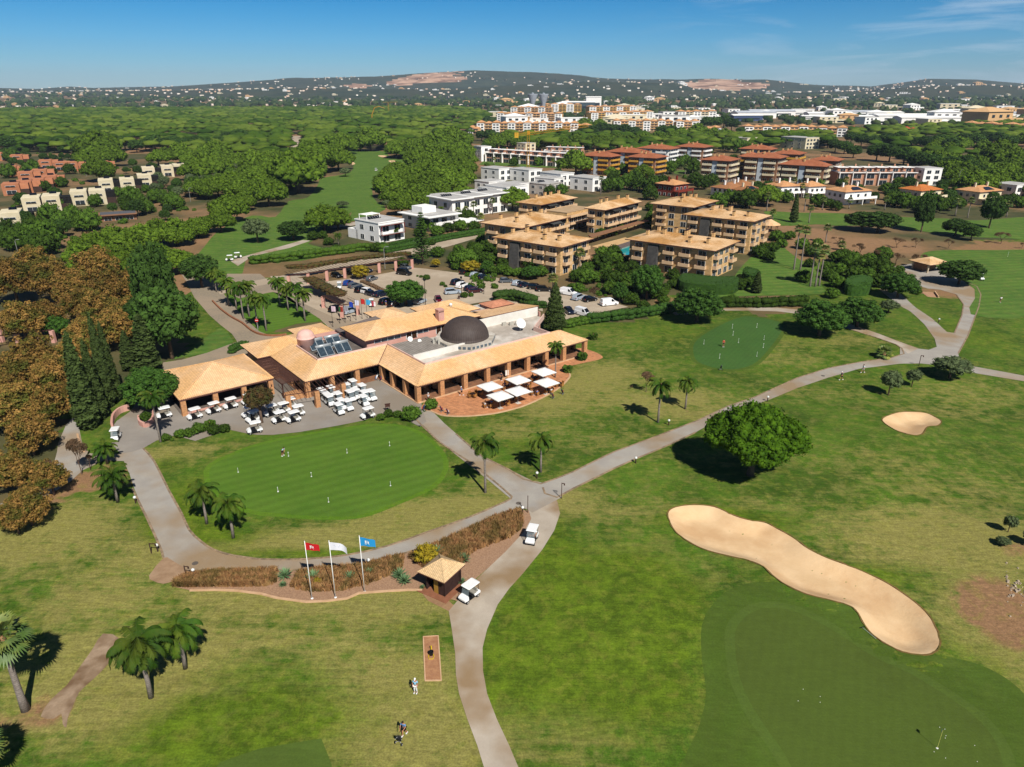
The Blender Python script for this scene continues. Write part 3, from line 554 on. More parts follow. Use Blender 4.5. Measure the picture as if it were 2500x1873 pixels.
def mkproto():
    P = PROTO
    P['bigpine'] = [(crownmesh('crown', domes(3, 8.2, 4.4, 7.4, 1.05, 95, 7), 52000, .17, FOL['bigpine'], seed=5, rough=.3, core=.78), trunkmesh('trunk', 7.5, .55, 8, 4.2, seed=4, frac=.3), 8.2, 12.6)]
    P['pine'] = []
    for s in range(4):
        L = domes(s*3+1, 6, 3.7, 3.9, 1.15, 32, 5); P['pine'].append((crownmesh('crown', L, 5200, .26, FOL['pine'], seed=s, rough=.38, core=.8), trunkmesh('trunk', 5, .32, 5, 2.6, seed=s), 4.9, 7.9))
    P['fpine'] = []
    for s in range(3):      # small on the picture: crown and trunk in one mesh
        L = puffs(30, 6, 3.4, 1.5, -.4, .2, s*7+2, 4.6, .75); V, T, Q = foliage(L, 700, .5, seed=s, rough=.35); mb = MB(); mb.tube([(0, 0, -.5), (.2, 0, 5)], .3, 5); n = len(V)
        me = npmesh('umbrella_pine', np.concatenate([V, np.array(mb.v)]), [T, Q, np.array([f for f in mb.f if len(f) == 4])+n], [FOL['pine'], BARK], [0]*(len(T)+len(Q))+[1]*5); P['fpine'].append((me, None, 6, 8.2))
    def gen(kind, n, R, H, zc, pr, leaves, size, tr, zmin=-.7, jit=.2, vs=2, mat=None, core=.8, **k):
        P[kind] = [(crownmesh('crown', puffs(n, R, H, pr, zmin, jit, s*5+3, zc, .85), leaves, size, FOL[mat or kind], seed=s+9, rough=.3, core=core, up=.1), trunkmesh('trunk', zc+H*.2, tr, 5, R*.6, seed=s), R, zc+H) for s in range(vs)]
    gen('oak', 46, 3.2, 2.9, 4.4, .85, 4600, .2, .22); gen('ficus', 60, 4.2, 3.6, 4.8, .9, 8000, .18, .3, vs=2); gen('brown', 60, 4.6, 4.6, 6.2, 1.0, 9000, .2, .28, jit=.34, vs=3, core=.5)
    gen('olive', 30, 2.0, 1.6, 3.0, .6, 2600, .12, .14); gen('shrub', 20, 1.3, 1.1, .75, .45, 1400, .1, .06, -.3, vs=3); gen('yellow', 20, 1.5, 1.3, 1.6, .45, 1300, .11, .07, -.5)
    gen('red', 26, 2.2, 1.2, 2.9, .6, 2200, .13, .2, -.4); gen('darkoak', 46, 3.2, 2.9, 4.4, .85, 4600, .2, .22, mat='oak')
    def col(kind, R, H, leaves, size, mat, seed):
        g = random.Random(seed); L = []
        for i in range(46):
            z = .3+(H-.6)*i/45; f = min(1, i/45*5+.4)*(1-i/45)**.62*.95; a = i*2.4; q = R*.45*f; L.append((q*math.cos(a), q*math.sin(a), z, R*.62*f+.08, R*.62*f+.08, H*.06))
        return (crownmesh('crown', L, leaves, size, FOL[mat], seed=seed, rough=.25, core=.92), trunkmesh('trunk', 1.2, R*.16, 1, .1, seed=1, frac=.6), R, H)
    P['cypress'] = [col('c', 1.0, 10, 6500, .15, 'cyp', 1), col('c', 1.05, 10, 6500, .15, 'cyp', 2)]; P['fatcyp'] = [col('c', 2.5, 11.2, 12000, .17, 'cyp', 3)]
    # bare / sparse small trees
    def bare(seed, leaves):
        g = random.Random(seed); mb = MB(); tips = []
        def br(p, d, l, r, k):
            e = p+d*l; mb.tube([p, (p+e)/2+Vector((g.uniform(-.1, .1), g.uniform(-.1, .1), 0))*l, e], r, 4, r2=r*.6)
            if k == 0: tips.append(e); return
            for _ in range(3 if k > 1 else 4): br(e, (d+Vector((g.uniform(-1, 1), g.uniform(-1, 1), g.uniform(-.2, .5)))*.75).normalized(), l*.72, r*.6, k-1)
        br(Vector((0, 0, -.2)), Vector((0, 0, 1)), 1.5, .13, 4); t = np.array([q[:] for q in tips]); lb = [(q[0], q[1], q[2], .42, .42, .34) for q in t[::2]]
        V, T, Q = foliage(lb, leaves, .09, seed=seed); return (npmesh('crown', V[len(lb)*len(ICO[1][0]):], [Q-len(lb)*len(ICO[1][0])], FOL['dry']), mb.me('trunk', BARK), 2.2, 4.6)
    P['bare'] = [bare(1, 1500), bare(2, 1500)]; P['sparse'] = [bare(5, 3200)]
    # Norfolk pine
    mb = MB(); mb.tube([(0, 0, -.3), (0, 0, 12.6)], .2, 6, r2=.03); V = []; g = random.Random(2); z = 1.6
    while z < 12.3:
        r = 2.5*(1-(z/13)**1.3)+.15; n = 7
        for i in range(n): a = i*2*PI/n+z; V += [(r*t*math.cos(a), r*t*math.sin(a), z+.15*t*r-.1, .28+.12*r*.3, .28+.12*r*.3, .13) for t in (.35, .65, .95)]
        z += .62
    P['araucaria'] = [(crownmesh('crown', V, 5200, .13, FOL['oak'], seed=3, core=.6), mb.me('trunk', BARK), 2.5, 12.6)]
    # feather palm (queen palm) and fan palm
    def feather(seed, n=26, L=3.3, hh=6.2, droop=1.0):
        g = random.Random(seed); V = []; F = []; tb = MB()
        tb.tube([(0, 0, -.3), (.03, .05, hh*.35), (.02, .02, hh*.7), (0, 0, hh)], [.24, .19, .17, .15], 10); tb.mi = 1; tb.tube([(0, 0, hh-.1), (0, 0, hh+.35), (0, 0, hh+.8)], [.2, .24, .1], 9)
        for i in range(n):
            a = i*2.39996+g.uniform(-.2, .2); el = 1.35-1.5*(i/n)+g.uniform(-.1, .1); l = L*g.uniform(.85, 1.1); p = Vector((0, 0, hh+.55)); pts_ = [p.copy()]; st = 14
            for k in range(st): d = Vector((math.cos(a)*math.cos(el), math.sin(a)*math.cos(el), math.sin(el))); p = p+d*l/st; pts_.append(p.copy()); el -= .115*droop+.004*k
            side = Vector((-math.sin(a), math.cos(a), 0))
            for k in range(1, st):
                d = (pts_[k+1]-pts_[k-1]).normalized(); upv = side.cross(d).normalized(); t = k/st; ll = (.75*math.sin(PI*(.12+.82*t))+.12)
                for sg in (-1, 1):
                    for j in (0, .33, .66):
                        b = pts_[k].lerp(pts_[min(k+1, st)], j); tipd = (side*sg*.85+d*.55-Vector((0, 0, .7+g.uniform(-.15, .45)))).normalized(); e = b+tipd*ll*g.uniform(.85, 1.1); m = b.lerp(e, .5)+upv*.06
                        w_ = d*.085; i0 = len(V); V += [b-w_*.5, b+w_*.5, m+w_*.7, e, m-w_*.7]; F.append((i0, i0+1, i0+2, i0+4)); F.append((i0+4, i0+2, i0+3, i0+3))
            for k in range(st): i0 = len(V); q = side*.025*(1-k/st)+side*.008; V += [pts_[k]-q, pts_[k]+q, pts_[k+1]+q, pts_[k+1]-q]; F.append((i0, i0+1, i0+2, i0+3))
        F4 = [f for f in F if f[2] != f[3]]; F3 = [f[:3] for f in F if f[2] == f[3]]
        return (npmesh('fronds', [v[:] for v in V], [np.array(F4), np.array(F3)], FOL['palm']), tb.me('trunk', [PBARK, BBOOT], True), L, hh)
    P['palm'] = [feather(1, 24, 3.3, 6.2, 1.25), feather(2, 20, 3.4, 6.2, 1.4), feather(3, 26, 3.1, 6.2, 1.1)]
    P['cycad'] = [feather(9, 22, 1.2, .5, .8)]
    def fan(seed, n=30, L=1.35, hh=9, sk=True):
        g = random.Random(seed); V = []; F = []; tb = MB(); tb.tube([(0, 0, -.3), (.05, 0, hh*.2), (0, .06, hh*.6), (0, 0, hh)], [.42, .3, .24, .22], 10); tb.mi = 1
        tb.tube([(0, 0, hh-.7), (0, 0, hh-.2), (0, 0, hh+.3)], [.26, .36, .16], 9)
        for i in range(n):
            a = i*2.39996; el = 1.3-2.0*(i/n)+g.uniform(-.12, .12); d = Vector((math.cos(a)*math.cos(el), math.sin(a)*math.cos(el), math.sin(el))); side = Vector((-math.sin(a), math.cos(a), 0)); up = side.cross(d)
            base = Vector((0, 0, hh+.1)); hub = base+d*L*.75; i0 = len(V); V += [base-side*.03, base+side*.03, hub+side*.03, hub-side*.03]; F.append((i0, i0+1, i0+2, i0+3))
            for k in range(15):
                t = (k/14-.5)*2.7; dd = (d*math.cos(t)+side*math.sin(t)).normalized(); ll = L*(1-.25*abs(t)/1.35)*g.uniform(.9, 1.05); m = hub+dd*ll*.55+up*.02; e = hub+dd*ll-Vector((0, 0, .28*ll*g.uniform(.5, 1.3))); w_ = dd.cross(up).normalized()*.075*L
                i0 = len(V); V += [hub, m+w_, e, m-w_]; F.append((i0, i0+1, i0+2, i0+3))
        return (npmesh('fronds', [v[:] for v in V], [np.array(F)], FOL['fan']), tb.me('trunk', [PBARK, BBOOT], True), L*1.7, hh)
    P['fan'] = [fan(1), fan(2)]; P['lowfan'] = [fan(5, 26, .9, .6)]
    # agave / aloe clump
    g = random.Random(3); V = []; F = []
    for i in range(46):
        a = i*2.39996; el = 1.4-1.25*i/46; d = Vector((math.cos(a)*math.cos(el), math.sin(a)*math.cos(el), math.sin(el))); s_ = Vector((-math.sin(a), math.cos(a), 0)); u = s_.cross(d); l = g.uniform(.7, .95); b = Vector((0, 0, .25)); m = b+d*l*.5+u*.03; e = b+d*l-Vector((0, 0, .12)); i0 = len(V)
        V += [b-s_*.05, b+s_*.05, m+s_*.055, e, m-s_*.055, m-u*.05]; F += [(i0, i0+1, i0+2, i0+4), (i0+4, i0+2, i0+3, i0+3), (i0+1, i0, i0+5, i0+5)]
    P['agave'] = [(npmesh('leaves', [v[:] for v in V], [np.array([f for f in F if f[2] != f[3]]), np.array([f[:3] for f in F if f[2] == f[3]])], FOL['agave']), None, .9, 1.1)]
mkproto()
KN = dict(bigpine='stone_pine', pine='umbrella_pine', fpine='umbrella_pine', oak='broadleaf_tree', ficus='broadleaf_tree', brown='plane_tree', olive='olive_tree', shrub='shrub', yellow='yellow_shrub', red='bougainvillea', darkoak='broadleaf_tree', cypress='cypress_tree', fatcyp='cypress_tree', bare='bare_tree', sparse='young_tree', araucaria='norfolk_pine', palm='palm_tree', cycad='cycad', fan='fan_palm', lowfan='fan_palm', agave='agave')
KC = dict(shrub='shrub', yellow='shrub', red='shrub', cypress='cypress', fatcyp='cypress', palm='palm tree', fan='palm tree', cycad='cycad', lowfan='palm', agave='agave', pine='pine tree', fpine='pine tree', bigpine='pine tree')
TROOT = {}
def tree(kind, X, Y, R, label, group=None, H=None, rz=None, z=None, lean=None, sxy=None):
    """a tree of this kind with crown radius R (and total height H)"""
    v = random.randrange(len(PROTO[kind])); cm, tm, R0, H0 = PROTO[kind][v]; s = R/R0; sz = (H/H0 if H and kind not in ('lowfan', 'cycad', 'agave') else s); rz = random.uniform(0, 6.28) if rz is None else rz; z = hz(X, Y) if z is None else z
    single = tm is None
    if single: o = bpy.data.objects.new(KN[kind], cm); COL.objects.link(o)
    else: o = bpy.data.objects.new(KN[kind], None); COL.objects.link(o)
    o.location = (X, Y, z-.02); o.rotation_euler = (lean[0] if lean else 0, lean[1] if lean else 0, rz); o.scale = (s, s, sz) if not sxy else (s*sxy, s, sz)
    tag(o, label, KC.get(kind, 'tree'), group)
    if not single:
        c = obj('crown' if kind not in ('palm', 'fan', 'cycad', 'lowfan') else 'fronds', cm, o); obj('trunk', tm, o)
    return o
def crown_at(c, x, y, w, zc):
    """world position under a crown whose middle shows at pixel x,y at height zc, and its radius from its width in the crop"""
    X, Y = at0(c, x, y, zc); dist = Y*CPI+(CH-zc)*SPI; return X, Y, w*CR[c][2]/FPX*dist/2
ROWS = []
def rows(kind, zc, s, label, group=None, hk=None, c='A'):
    """'x,y,w x,y,w ...'; label may be a list (one per tree)"""
    i = 0; r = []
    for tk in s.split():
        if tk.endswith(':'): c = tk[:-1]; continue
        q = [float(v) for v in tk.split(',')]; X, Y, R = crown_at(c, q[0], q[1], q[2], zc*1.0); lb = label[i % len(label)] if isinstance(label, (list, tuple)) else label
        H = q[3] if len(q) > 3 else (hk*R if hk else None); r.append(tree(kind, X, Y, R, lb, group, H)); i += 1; TREES.append((X, Y, R))
    return r
TREES = []
# ---------------- single trees and plants near the course
tree('bigpine', *at('O', 868, 1125)[:2], 7.1, 'huge rounded stone pine casting a black shadow beside the path', H=11.6, rz=.4)
def palms(kind, s, L, labels, group=None, defH=None, c='F', lean=None):
    i = 0
    for tk in s.split():
        if tk.endswith(':'): c = tk[:-1]; continue
        q = [float(v) for v in tk.split(',')]; X, Y, z = at(c, q[0], q[1]); u, v = q[2], q[3]
        dy = ray(c, u, v); H = CH+Y/dy[1]*dy[2]-z; H = min(max(H, 2.0), 16)   # trunk height from the crown's pixel
        R = q[4] if len(q) > 4 else L; m, t, R0, H0 = PROTO[kind][i % len(PROTO[kind])]
        o = thing(KN[kind], labels[i % len(labels)] if isinstance(labels, list) else labels, 'palm tree', (X, Y, z), random.uniform(0, 6.28), group)
        s_ = R/R0; fr = obj('fronds', m, o); fr.scale = (s_, s_, s_); fr.location = (0, 0, H-.3-H0*s_)
        tk_ = obj('trunk', t, o); k = s_*(1.0 if kind == 'palm' else .9); tk_.scale = (k, k, (H-.3)/H0); i += 1
palms('palm', 'N: 1165,1115,1090,720,3.6 1430,890,1380,600,3.4 L: 910,715,875,520,3.0 1595,880,1545,640,2.9 1800,990,1775,730,3.1 830,420,820,300,2.6 F: 1048,1064,1045,960,2.9 1168,1020,1168,950,2.8 J: 1755,860,1755,620,2.1 O: 415,868,428,690,2.8 548,802,560,670,2.7', 3,
 ['tall feather palm in front of the worn pale track', 'feather palm behind the tall one, by the bottom left track', 'feather palm left of the cart path with its shadow on bare soil', 'left feather palm of the pair on the putting green edge', 'right feather palm of the pair on the putting green edge',
  'small feather palm behind the palm on the bare soil bank', 'feather palm on the left of the path from the terrace', 'feather palm on the lawn right of the path from the terrace', 'slender palm growing through the brick terrace', 'left slim palm of the pair below the practice green', 'right slim palm of the pair below the practice green'])
palms('palm', 'L: 1240,250,1200,-95,2.6', 3, 'leaning feather palm beside the pink planter and cart yard')
palms('palm', 'I: 565,200,560,60 605,205,590,70 660,310,640,130 720,330,700,170 775,410,760,170 820,390,800,160 885,480,870,250 950,500,930,260 1055,310,1035,130 1120,340,1100,180 1190,350,1170,160 1250,425,1230,220', 3.1, 'tall feather palm of the grove beside the entrance drive', 'palms of the grove beside the entrance drive')
palms('fan', 'N: 200,1210,20,640,2.6 -90,1860,-150,1500,2.4', 2.4, ['grey trunked fan palm at the left edge of the picture', 'fan palm just outside the lower left corner'])
palms('fan', 'D: 435,1450,460,1130 485,1450,545,1140 560,1580,580,1280 600,1580,625,1330 630,1575,690,1290', 2.0, 'very tall thin fan palm in the row beside the garden lawn', 'tall thin fan palms beside the garden lawn')
palms('fan', 'D: 680,1240,690,1120 270,1060,278,1000 550,1090,565,970 225,1000,235,870 515,1000,530,880 655,990,655,900 860,980,865,910 1135,990,1140,900 1680,1030,1685,920 1775,1050,1795,910 2075,1040,2080,940 815,920,830,750 425,880,430,750 490,900,510,800 1040,740,1045,700 290,760,300,660 400,740,430,650 640,770,660,710 1250,910,1265,810 800,1300,812,1250 C: 1000,870,1003,740 180,640,180,590 375,650,375,590 500,650,500,590 630,660,630,600 1890,860,1890,780 1650,730,1660,650 150,1000,165,900 B: 1640,1230,1640,1150 1760,1230,1760,1100 1905,1180,1905,1070 1815,1280,1815,1190 1700,1210,1700,1140 K: 690,720,692,630 O: 30,130,60,30', 1.9, 'green fan palm among the villas and gardens', 'fan palms among the villas and gardens')
palms('palm', 'B: 1160,1380,1160,1300,1.8 715,1420,715,1340,2.4 1510,1240,1510,1130,1.6 1180,1160,1180,1130,1.5', 2, ['short palm in front of the white villa with red frame', 'bushy palm left of the nearest white villa', 'small palm by the second white villa', 'yellowing palm behind the white villas'])
def one(kind, c, bx, by, cx, cy, w, label, group=None, zc=None, z0=None, **k):
    X, Y, z = at(c, bx, by); dist = Y*CPI+(CH-3)*SPI; R = w*CR[c][2]/FPX*dist/2; d = ray(c, cx, cy); zc = CH+Y/d[1]*d[2]-z
    H0 = PROTO[kind][0][3]; R0 = PROTO[kind][0][2]; cf = {'ficus': .6, 'oak': .62, 'olive': .68, 'red': .72, 'brown': .6, 'pine': .7, 'bare': .7, 'sparse': .6, 'darkoak': .62, 'yellow': .6}.get(kind, .55)
    TREES.append((X, Y, R)); return tree(kind, X, Y, R, label, group, H=max(zc/cf, R*1.1), z=z)
one('ficus', 'K', 1660, 930, 1665, 800, 320, 'dense green tree at the end of the clipped car park hedge'); one('ficus', 'O', 1205, 440, 1235, 345, 240, 'spreading green tree between the practice green and the lower path')
one('ficus', 'O', 1390, 400, 1390, 320, 210, 'darker green tree behind the spreading one by the pale path'); one('oak', 'O', 1890, 190, 1900, 120, 190, 'dark round tree hiding the starter shelter')
one('ficus', 'O', 1590, 255, 1575, 185, 170, 'flat topped acacia above the loop of the path'); one('olive', 'O', 1545, 735, 1558, 655, 90, 'taller grey olive tree on the rough'); one('olive', 'O', 1660, 692, 1668, 635, 72, 'smaller grey olive tree on the rough')
one('olive', 'O', 1845, 652, 1862, 585, 165, 'wide olive tree below the path junction'); one('olive', 'O', 1545, 332, 1545, 290, 85, 'small olive tree at the fork of the paths'); one('olive', 'Q', 2095, 400, 2100, 375, 70, 'lower of two small olives on the right bank')
one('olive', 'Q', 2125, 330, 2140, 272, 70, 'upper of two small olives on the right bank'); one('olive', 'Q', 2240, 400, 2245, 350, 80, 'olive tree cut by the right edge of the picture')
one('sparse', 'O', 355, 718, 350, 655, 90, 'small pale stemmed tree left of two slim palms'); one('lowfan', 'O', 1522, 550, 1530, 505, 100, 'low multi stemmed palm clump by the path bend')
one('bare', 'O', 282, 705, 282, 690, 22, 'thin sapling left of the small pale stemmed tree')
one('oak', 'E', 1330, 1030, 1400, 700, 430, 'large dark green tree over the corner of the cobbled road', zc=8); one('oak', 'E', 1250, 800, 1340, 400, 300, 'dark grey green tree behind the autumn planes')
one('oak', 'E', 1560, 480, 1560, 330, 260, 'round dark tree next to the palm grove'); one('oak', 'E', 1130, 900, 1150, 680, 230, 'tree with pale leaf tips beside the cypresses'); one('ficus', 'E', 450, 870, 450, 770, 190, 'fresh green tree among the brown planes')
one('ficus', 'E', 1190, 1420, 1160, 1240, 370, 'broad green tree overhanging the cart barn corner')
for bx, by, tx, ty, wd, lb in ((690,1570,600,830,190,'tallest cypress at the left end of the row'), (780,1500,690,890,130,'second cypress behind the tallest one'), (850,1400,725,690,120,'slim cypress in the middle of the row'), (900,1360,805,750,110,'narrow cypress right of the middle'), (1010,1120,940,820,130,'shorter cypress standing apart on the right'), (1150,1130,1115,690,190,'broad grey green cypress beside the barn roof'), (1080,900,1080,640,80,'small cypress behind the broad one')):
    X, Y, z = at('E', bx, by); d = ray('E', tx, ty); H = CH+Y/d[1]*d[2]; dist = Y*CPI+46*SPI; tree('cypress', X, Y, wd*.31646/FPX*dist/2*1.05, lb, None, H=min(H, 18))
X, Y, z = at('J', 1750, 500); tree('fatcyp', X, Y, 2.9, 'fat old cypress standing behind the end of the clubhouse', H=11.6)
X, Y, z = at('K', 2062, 735); tree('cypress', X, Y, 1.6, 'small dark conifer at the corner of the garden lawn', H=6)
X, Y, z = at('D', 432, 1085); tree('cypress', X, Y, 1.9, 'dark cypress at the edge of the far fairway', H=12)
X, Y, z = at('B', 1365, 1565); tree('araucaria', X, Y, 3.2, 'tall tiered conifer by the access road', H=17)
rows('brown', 6.5, 'E: 90,420,330 270,330,300 400,420,300 560,480,280 740,330,300 150,700,300 330,640,260 620,560,260 850,480,300 1050,450,300 1110,560,260 760,620,300 640,760,260 900,740,290 560,880,260 250,1010,380 110,1080,340 400,1080,330 90,1330,380 320,1300,330 480,1150,200 180,1480,330 20,1180,300 960,640,260 L: 60,330,330 150,560,300 330,340,260 40,620,260 1000,60,1', ['orange brown plane tree in the autumn grove on the left'], 'plane trees of the autumn grove', hk=2.2)
one('sparse', 'L', 415, 630, 415, 480, 150, 'nearly leafless young tree by the service road'); one('sparse', 'L', 630, 500, 620, 330, 190, 'thin young tree on the verge of the service road'); one('sparse', 'L', 700, 460, 670, 390, 70, 'tiny sapling next to the service road')
one('red', 'T', 900, 625, 920, 380, 290, 'reddish green tree planted in the cart yard', zc=3)
one('ficus', 'R', 1290, 640, 1270, 490, 420, 'round green tree in the middle of the car park'); one('yellow', 'R', 800, 360, 790, 270, 200, 'small olive yellow tree by the parked cars')
one('yellow', 'R', 1610, 235, 1610, 180, 105, 'bright yellow shrub behind the car park'); one('yellow', 'R', 1990, 290, 1990, 220, 230, 'wide yellow shrub beside a dark car'); one('ficus', 'R', 2170, 300, 2180, 220, 150, 'green tree at the car park edge near a silver car')
one('sparse', 'K', 975, 790, 970, 730, 100, 'rust coloured leafless tree by the white vans'); one('ficus', 'K', 540, 640, 545, 590, 130, 'leafy tree in front of the stone lift tower'); one('ficus', 'K', 1320, 780, 1330, 640, 200, 'tall feathery tree before the right apartment block')
one('ficus', 'K', 1290, 760, 1260, 700, 120, 'low green tree near the right apartment block'); one('ficus', 'K', 1140, 800, 1130, 720, 110, 'young green tree by the car park wall')
rows('pine', 6, 'A: 1750,1130,260 1870,1050,180 1690,1200,220 1560,1200,150 1500,1240,200 1350,1290,260 1200,1280,240 1080,1330,260 880,1380,320 700,1400,280 600,1450,240 820,1480,280 1010,1470,280 1200,1450,260 1360,1490,240 560,1530,200 960,1560,220', 'bushy green umbrella pine in the row along the left fairway', 'pines in the row along the left fairway')
rows('pine', 6, 'A: 760,720,300 870,745,190 700,765,200 640,740,150 1215,740,150 1270,700,120 1400,735,210 1660,735,230 1700,695,150 1590,850,260 1450,840,160 1970,800,230 1840,780,180 1560,930,140 760,850,230', 'umbrella pine standing near the orange and cream houses', 'pines near the orange and cream houses')
rows('pine', 6, 'B: 170,1020,260 90,950,230 400,930,410 250,900,200 560,790,300 480,730,220 640,700,220 710,770,210 380,800,180 740,660,200 790,660,130 880,640,150 960,640,220', 'rounded umbrella pine on the left side of the far fairway', 'pines left of the far fairway')
rows('pine', 6, 'B: 600,1200,270 700,1180,210 660,1160,180', 'dark umbrella pine of the clump on the lawn before the white villas', 'pine clump on the lawn before the villas')
rows('pine', 6, 'B: 1160,690,170 1290,690,180 1400,720,220 1480,680,250 1330,770,200 1600,650,240 1660,720,200 1450,810,220 1580,800,240 1500,870,260 1660,830,200 1110,960,230 1270,930,200 1400,940,220 1310,1030,220 1560,940,240 1650,910,220 1200,1080,200 1680,980,150 1480,1010,180 1560,740,200 1390,860,200 1390,1080,120', 'umbrella pine of the wood right of the far fairway', 'pines right of the far fairway')
rows('pine', 6, 'C: 810,640,230 320,890,220 1085,670,110 1330,680,150 280,460,160 190,470,150 C: 870,350,130 990,340,110 D: 240,860,200 1850,800,260', ['round umbrella pine in front of the red roofed flats', 'umbrella pine beside the tan apartment roofs', 'small pine on the lawn of the ochre balcony flats', 'dark pine before the ochre balcony flats', 'pine behind the crane', 'pine left of the crane', 'pine below the white terraces of flats', 'round pine by the resort blocks', 'round pine behind the palm row of the far lawn', 'low spreading pine behind the right hand villas'])
for q in ('D 960,1150,880,1060,260', 'D 1080,1160,1090,1080,280', 'D 1680,1190,1670,1110,200', 'D 1800,1225,1800,1150,130', 'D 1940,1130,1925,980,170', 'D 1415,1160,1450,1000,130', 'D 1420,1150,1420,960,120', 'B 370,1380,350,1290,200', 'B 95,1400,80,1280,190', 'B 770,890,765,845,85', 'B 1175,860,1175,810,120', 'B 1270,870,1270,840,70', 'B 1085,1130,1085,1090,60', 'B 750,1130,750,1110,90'):
    c, r = q.split(' '); a = [float(v) for v in r.split(',')]
    k = len(TREES); one('olive' if c == 'B' and a[0] != 370 else 'darkoak', c, *a, ['left half of the big dark tree clump on the brown ground', 'right half of the big dark tree clump on the brown ground', 'green tree right of the tall thin trunked tree', 'bushy tree beside the far fairway edge', 'tall dark tree with leaning trunk before the right villa', 'dark crown leaning over the thin trunk', 'tall thin trunked dark tree on the far fairway', 'round green tree on the lawn left of the pine clump', 'grey green tree with a black shadow on the left lawn', 'grey tree standing alone on the far fairway', 'olive green tree by the far bunkers', 'small grey tree beside the far bunkers', 'small grey tree behind the white villa', 'grey tree behind the pine clump'][['D 960','D 1080','D 1680','D 1800','D 1940','D 1415','D 1420','B 370','B 95','B 770','B 1175','B 1270','B 1085','B 750'].index(q.split(',')[0])])
for i, q in enumerate(('945,1335,945,1270,130', '1075,1375,1075,1310,130', '1225,1280,1225,1220,110', '1220,1405,1225,1340,120', '1375,1280,1375,1220,90', '1385,1425,1385,1350,140', '1630,1285,1620,1230,80', '2030,1250,2035,1180,110', '2195,1285,2200,1250,60', '770,1250,760,1210,100')):
    a = [float(v) for v in q.split(',')]; one('bare', 'D', *a, 'leafless brown tree on the reddish ground below the far fairway', 'leafless trees on the reddish ground')
# clipped hedges, boxes and shrubs
def hedge(name, P, wd, hh, label, c=None, closed=False, mat='hedge', cat='hedge', z0=0, leaves=9, group=None):
    """a hedge following a line: lumpy solid with leaf faces"""
    if c: P = pts(c, P)
    Q = smooth_poly(P, 3, False) if len(P) > 2 else P; L = []; r = []
    for a, b in zip(Q, Q[1:]):
        n = max(1, int(math.dist(a, b)/(wd*.45)))
        for k in range(n): t = k/n; r.append((a[0]+(b[0]-a[0])*t, a[1]+(b[1]-a[1])*t))
    r.append(Q[-1]); ox, oy = r[0]; leaves = leaves*4
    for x, y in r:
        z = hz(x, y)
        for dz in ((.3, .72) if hh > .9 else (.5,)):
            for sx_ in (-.22, .22): L.append((x-ox+random.uniform(-.06, .06)*wd+sx_*wd*.6, y-oy+sx_*wd*random.uniform(-1, 1)*.5, z+hh*dz, wd*.42, wd*.42, hh*(.36 if hh > .9 else .55)))
    V, T, Qd = foliage(L, int(len(L)*leaves), .16 if hh > 1 else .11, seed=len(L), rough=.16, core=.95, up=.4)
    o = obj(name, npmesh(name, V, [T, Qd], FOL[mat])); o.location = (ox, oy, z0); return tag(o, label, cat, group)
def clipped(name, c, s, h, label):
    P = pts(c, s); ox = sum(p[0] for p in P)/len(P); oy = sum(p[1] for p in P)/len(P); mb = MB(); Pq = smooth_poly([(x-ox, y-oy) for x, y in P], 4); n = len(Pq); V = []
    for z, k in ((-.1, 1), (h*.5, 1.01), (h*.93, 1), (h, .9), (h*1.01, .5)):
        V += [(x*k*random.uniform(.985, 1.015), y*k*random.uniform(.985, 1.015), z) for x, y in Pq]
    F = [(r*n+i, r*n+(i+1) % n, (r+1)*n+(i+1) % n, (r+1)*n+i) for r in range(4) for i in range(n)]+[tuple(4*n+i for i in range(n))]
    mb.mesh(V, F); g = np.random.default_rng(5); m = 1500; ii = g.integers(0, len(mb.f)-1, m); Lq = []; vv = np.array(mb.v)
    c_ = np.array([(vv[mb.f[i][0]]*(1-a)+vv[mb.f[i][1]]*a)*(1-b)+(vv[mb.f[i][3]]*(1-a)+vv[mb.f[i][2]]*a)*b for i, a, b in zip(ii, g.random(m), g.random(m))])
    a = g.normal(size=(m, 3))*.1; b = g.normal(size=(m, 3))*.1; k0 = len(mb.v); mb.mesh(np.stack([c_-a, c_-b, c_+a, c_+b], 1).reshape(-1, 3), [(4*i, 4*i+1, 4*i+2, 4*i+3) for i in range(m)])
    o = mb.build(name, FOL['hedge'], smooth=False); o.location = (ox, oy, hz(ox, oy)); return tag(o, label, 'hedge')
hedge('hedge', '950,940 1100,925 1250,905 1400,885 1490,865', 2.6, 2.6, 'long dark hedge between the lawn and the car park', 'K')
clipped('clipped_hedge', 'K', '1545,720 1700,745 1840,750 1925,735 1930,690 1840,690 1700,680 1560,665', 3.0, 'big flat topped clipped hedge by the right apartment block')
clipped('clipped_hedge', 'K', '1970,660 2060,690 2080,650 1990,620', 3.0, 'clipped green block at the apartment corner')
clipped('clipped_hedge', 'O', '1330,240 1400,250 1450,240 1455,205 1400,195 1340,205', 3.2, 'clipped green block beside the tall thin palms')
hedge('hedge', '740,305 850,310 980,308 1100,305 1120,300', 3.0, 2.6, 'loose brownish green hedge behind the pale path', 'O', mat='shrub')
hedge('hedge', '1090,1480 1300,1440 1560,1380 1860,1330', 1.6, 2.4, 'green hedge along the access road', 'B'); hedge('hedge', '1120,1430 1250,1400 1340,1385', 1.2, 1.4, 'low hedge on the white garden wall', 'B')
hedge('hedge', '80,1560 300,1540 450,1520 600,1500 760,1480 900,1460 1060,1470', 4.5, 2.6, 'overgrown bank of bushes along the access road', 'B', mat='shrub')
hedge('hedge', 'U: 650,520 780,500 900,520 1080,570', 4.0, 2.6, 'dark oleander mass behind the pink tiled roof', 'U', mat='oak')
hedge('hedge', 'U: 1090,620 1240,620', 2.5, 1.8, 'low bush between the oleanders and the fat cypress', 'U', mat='hedge')
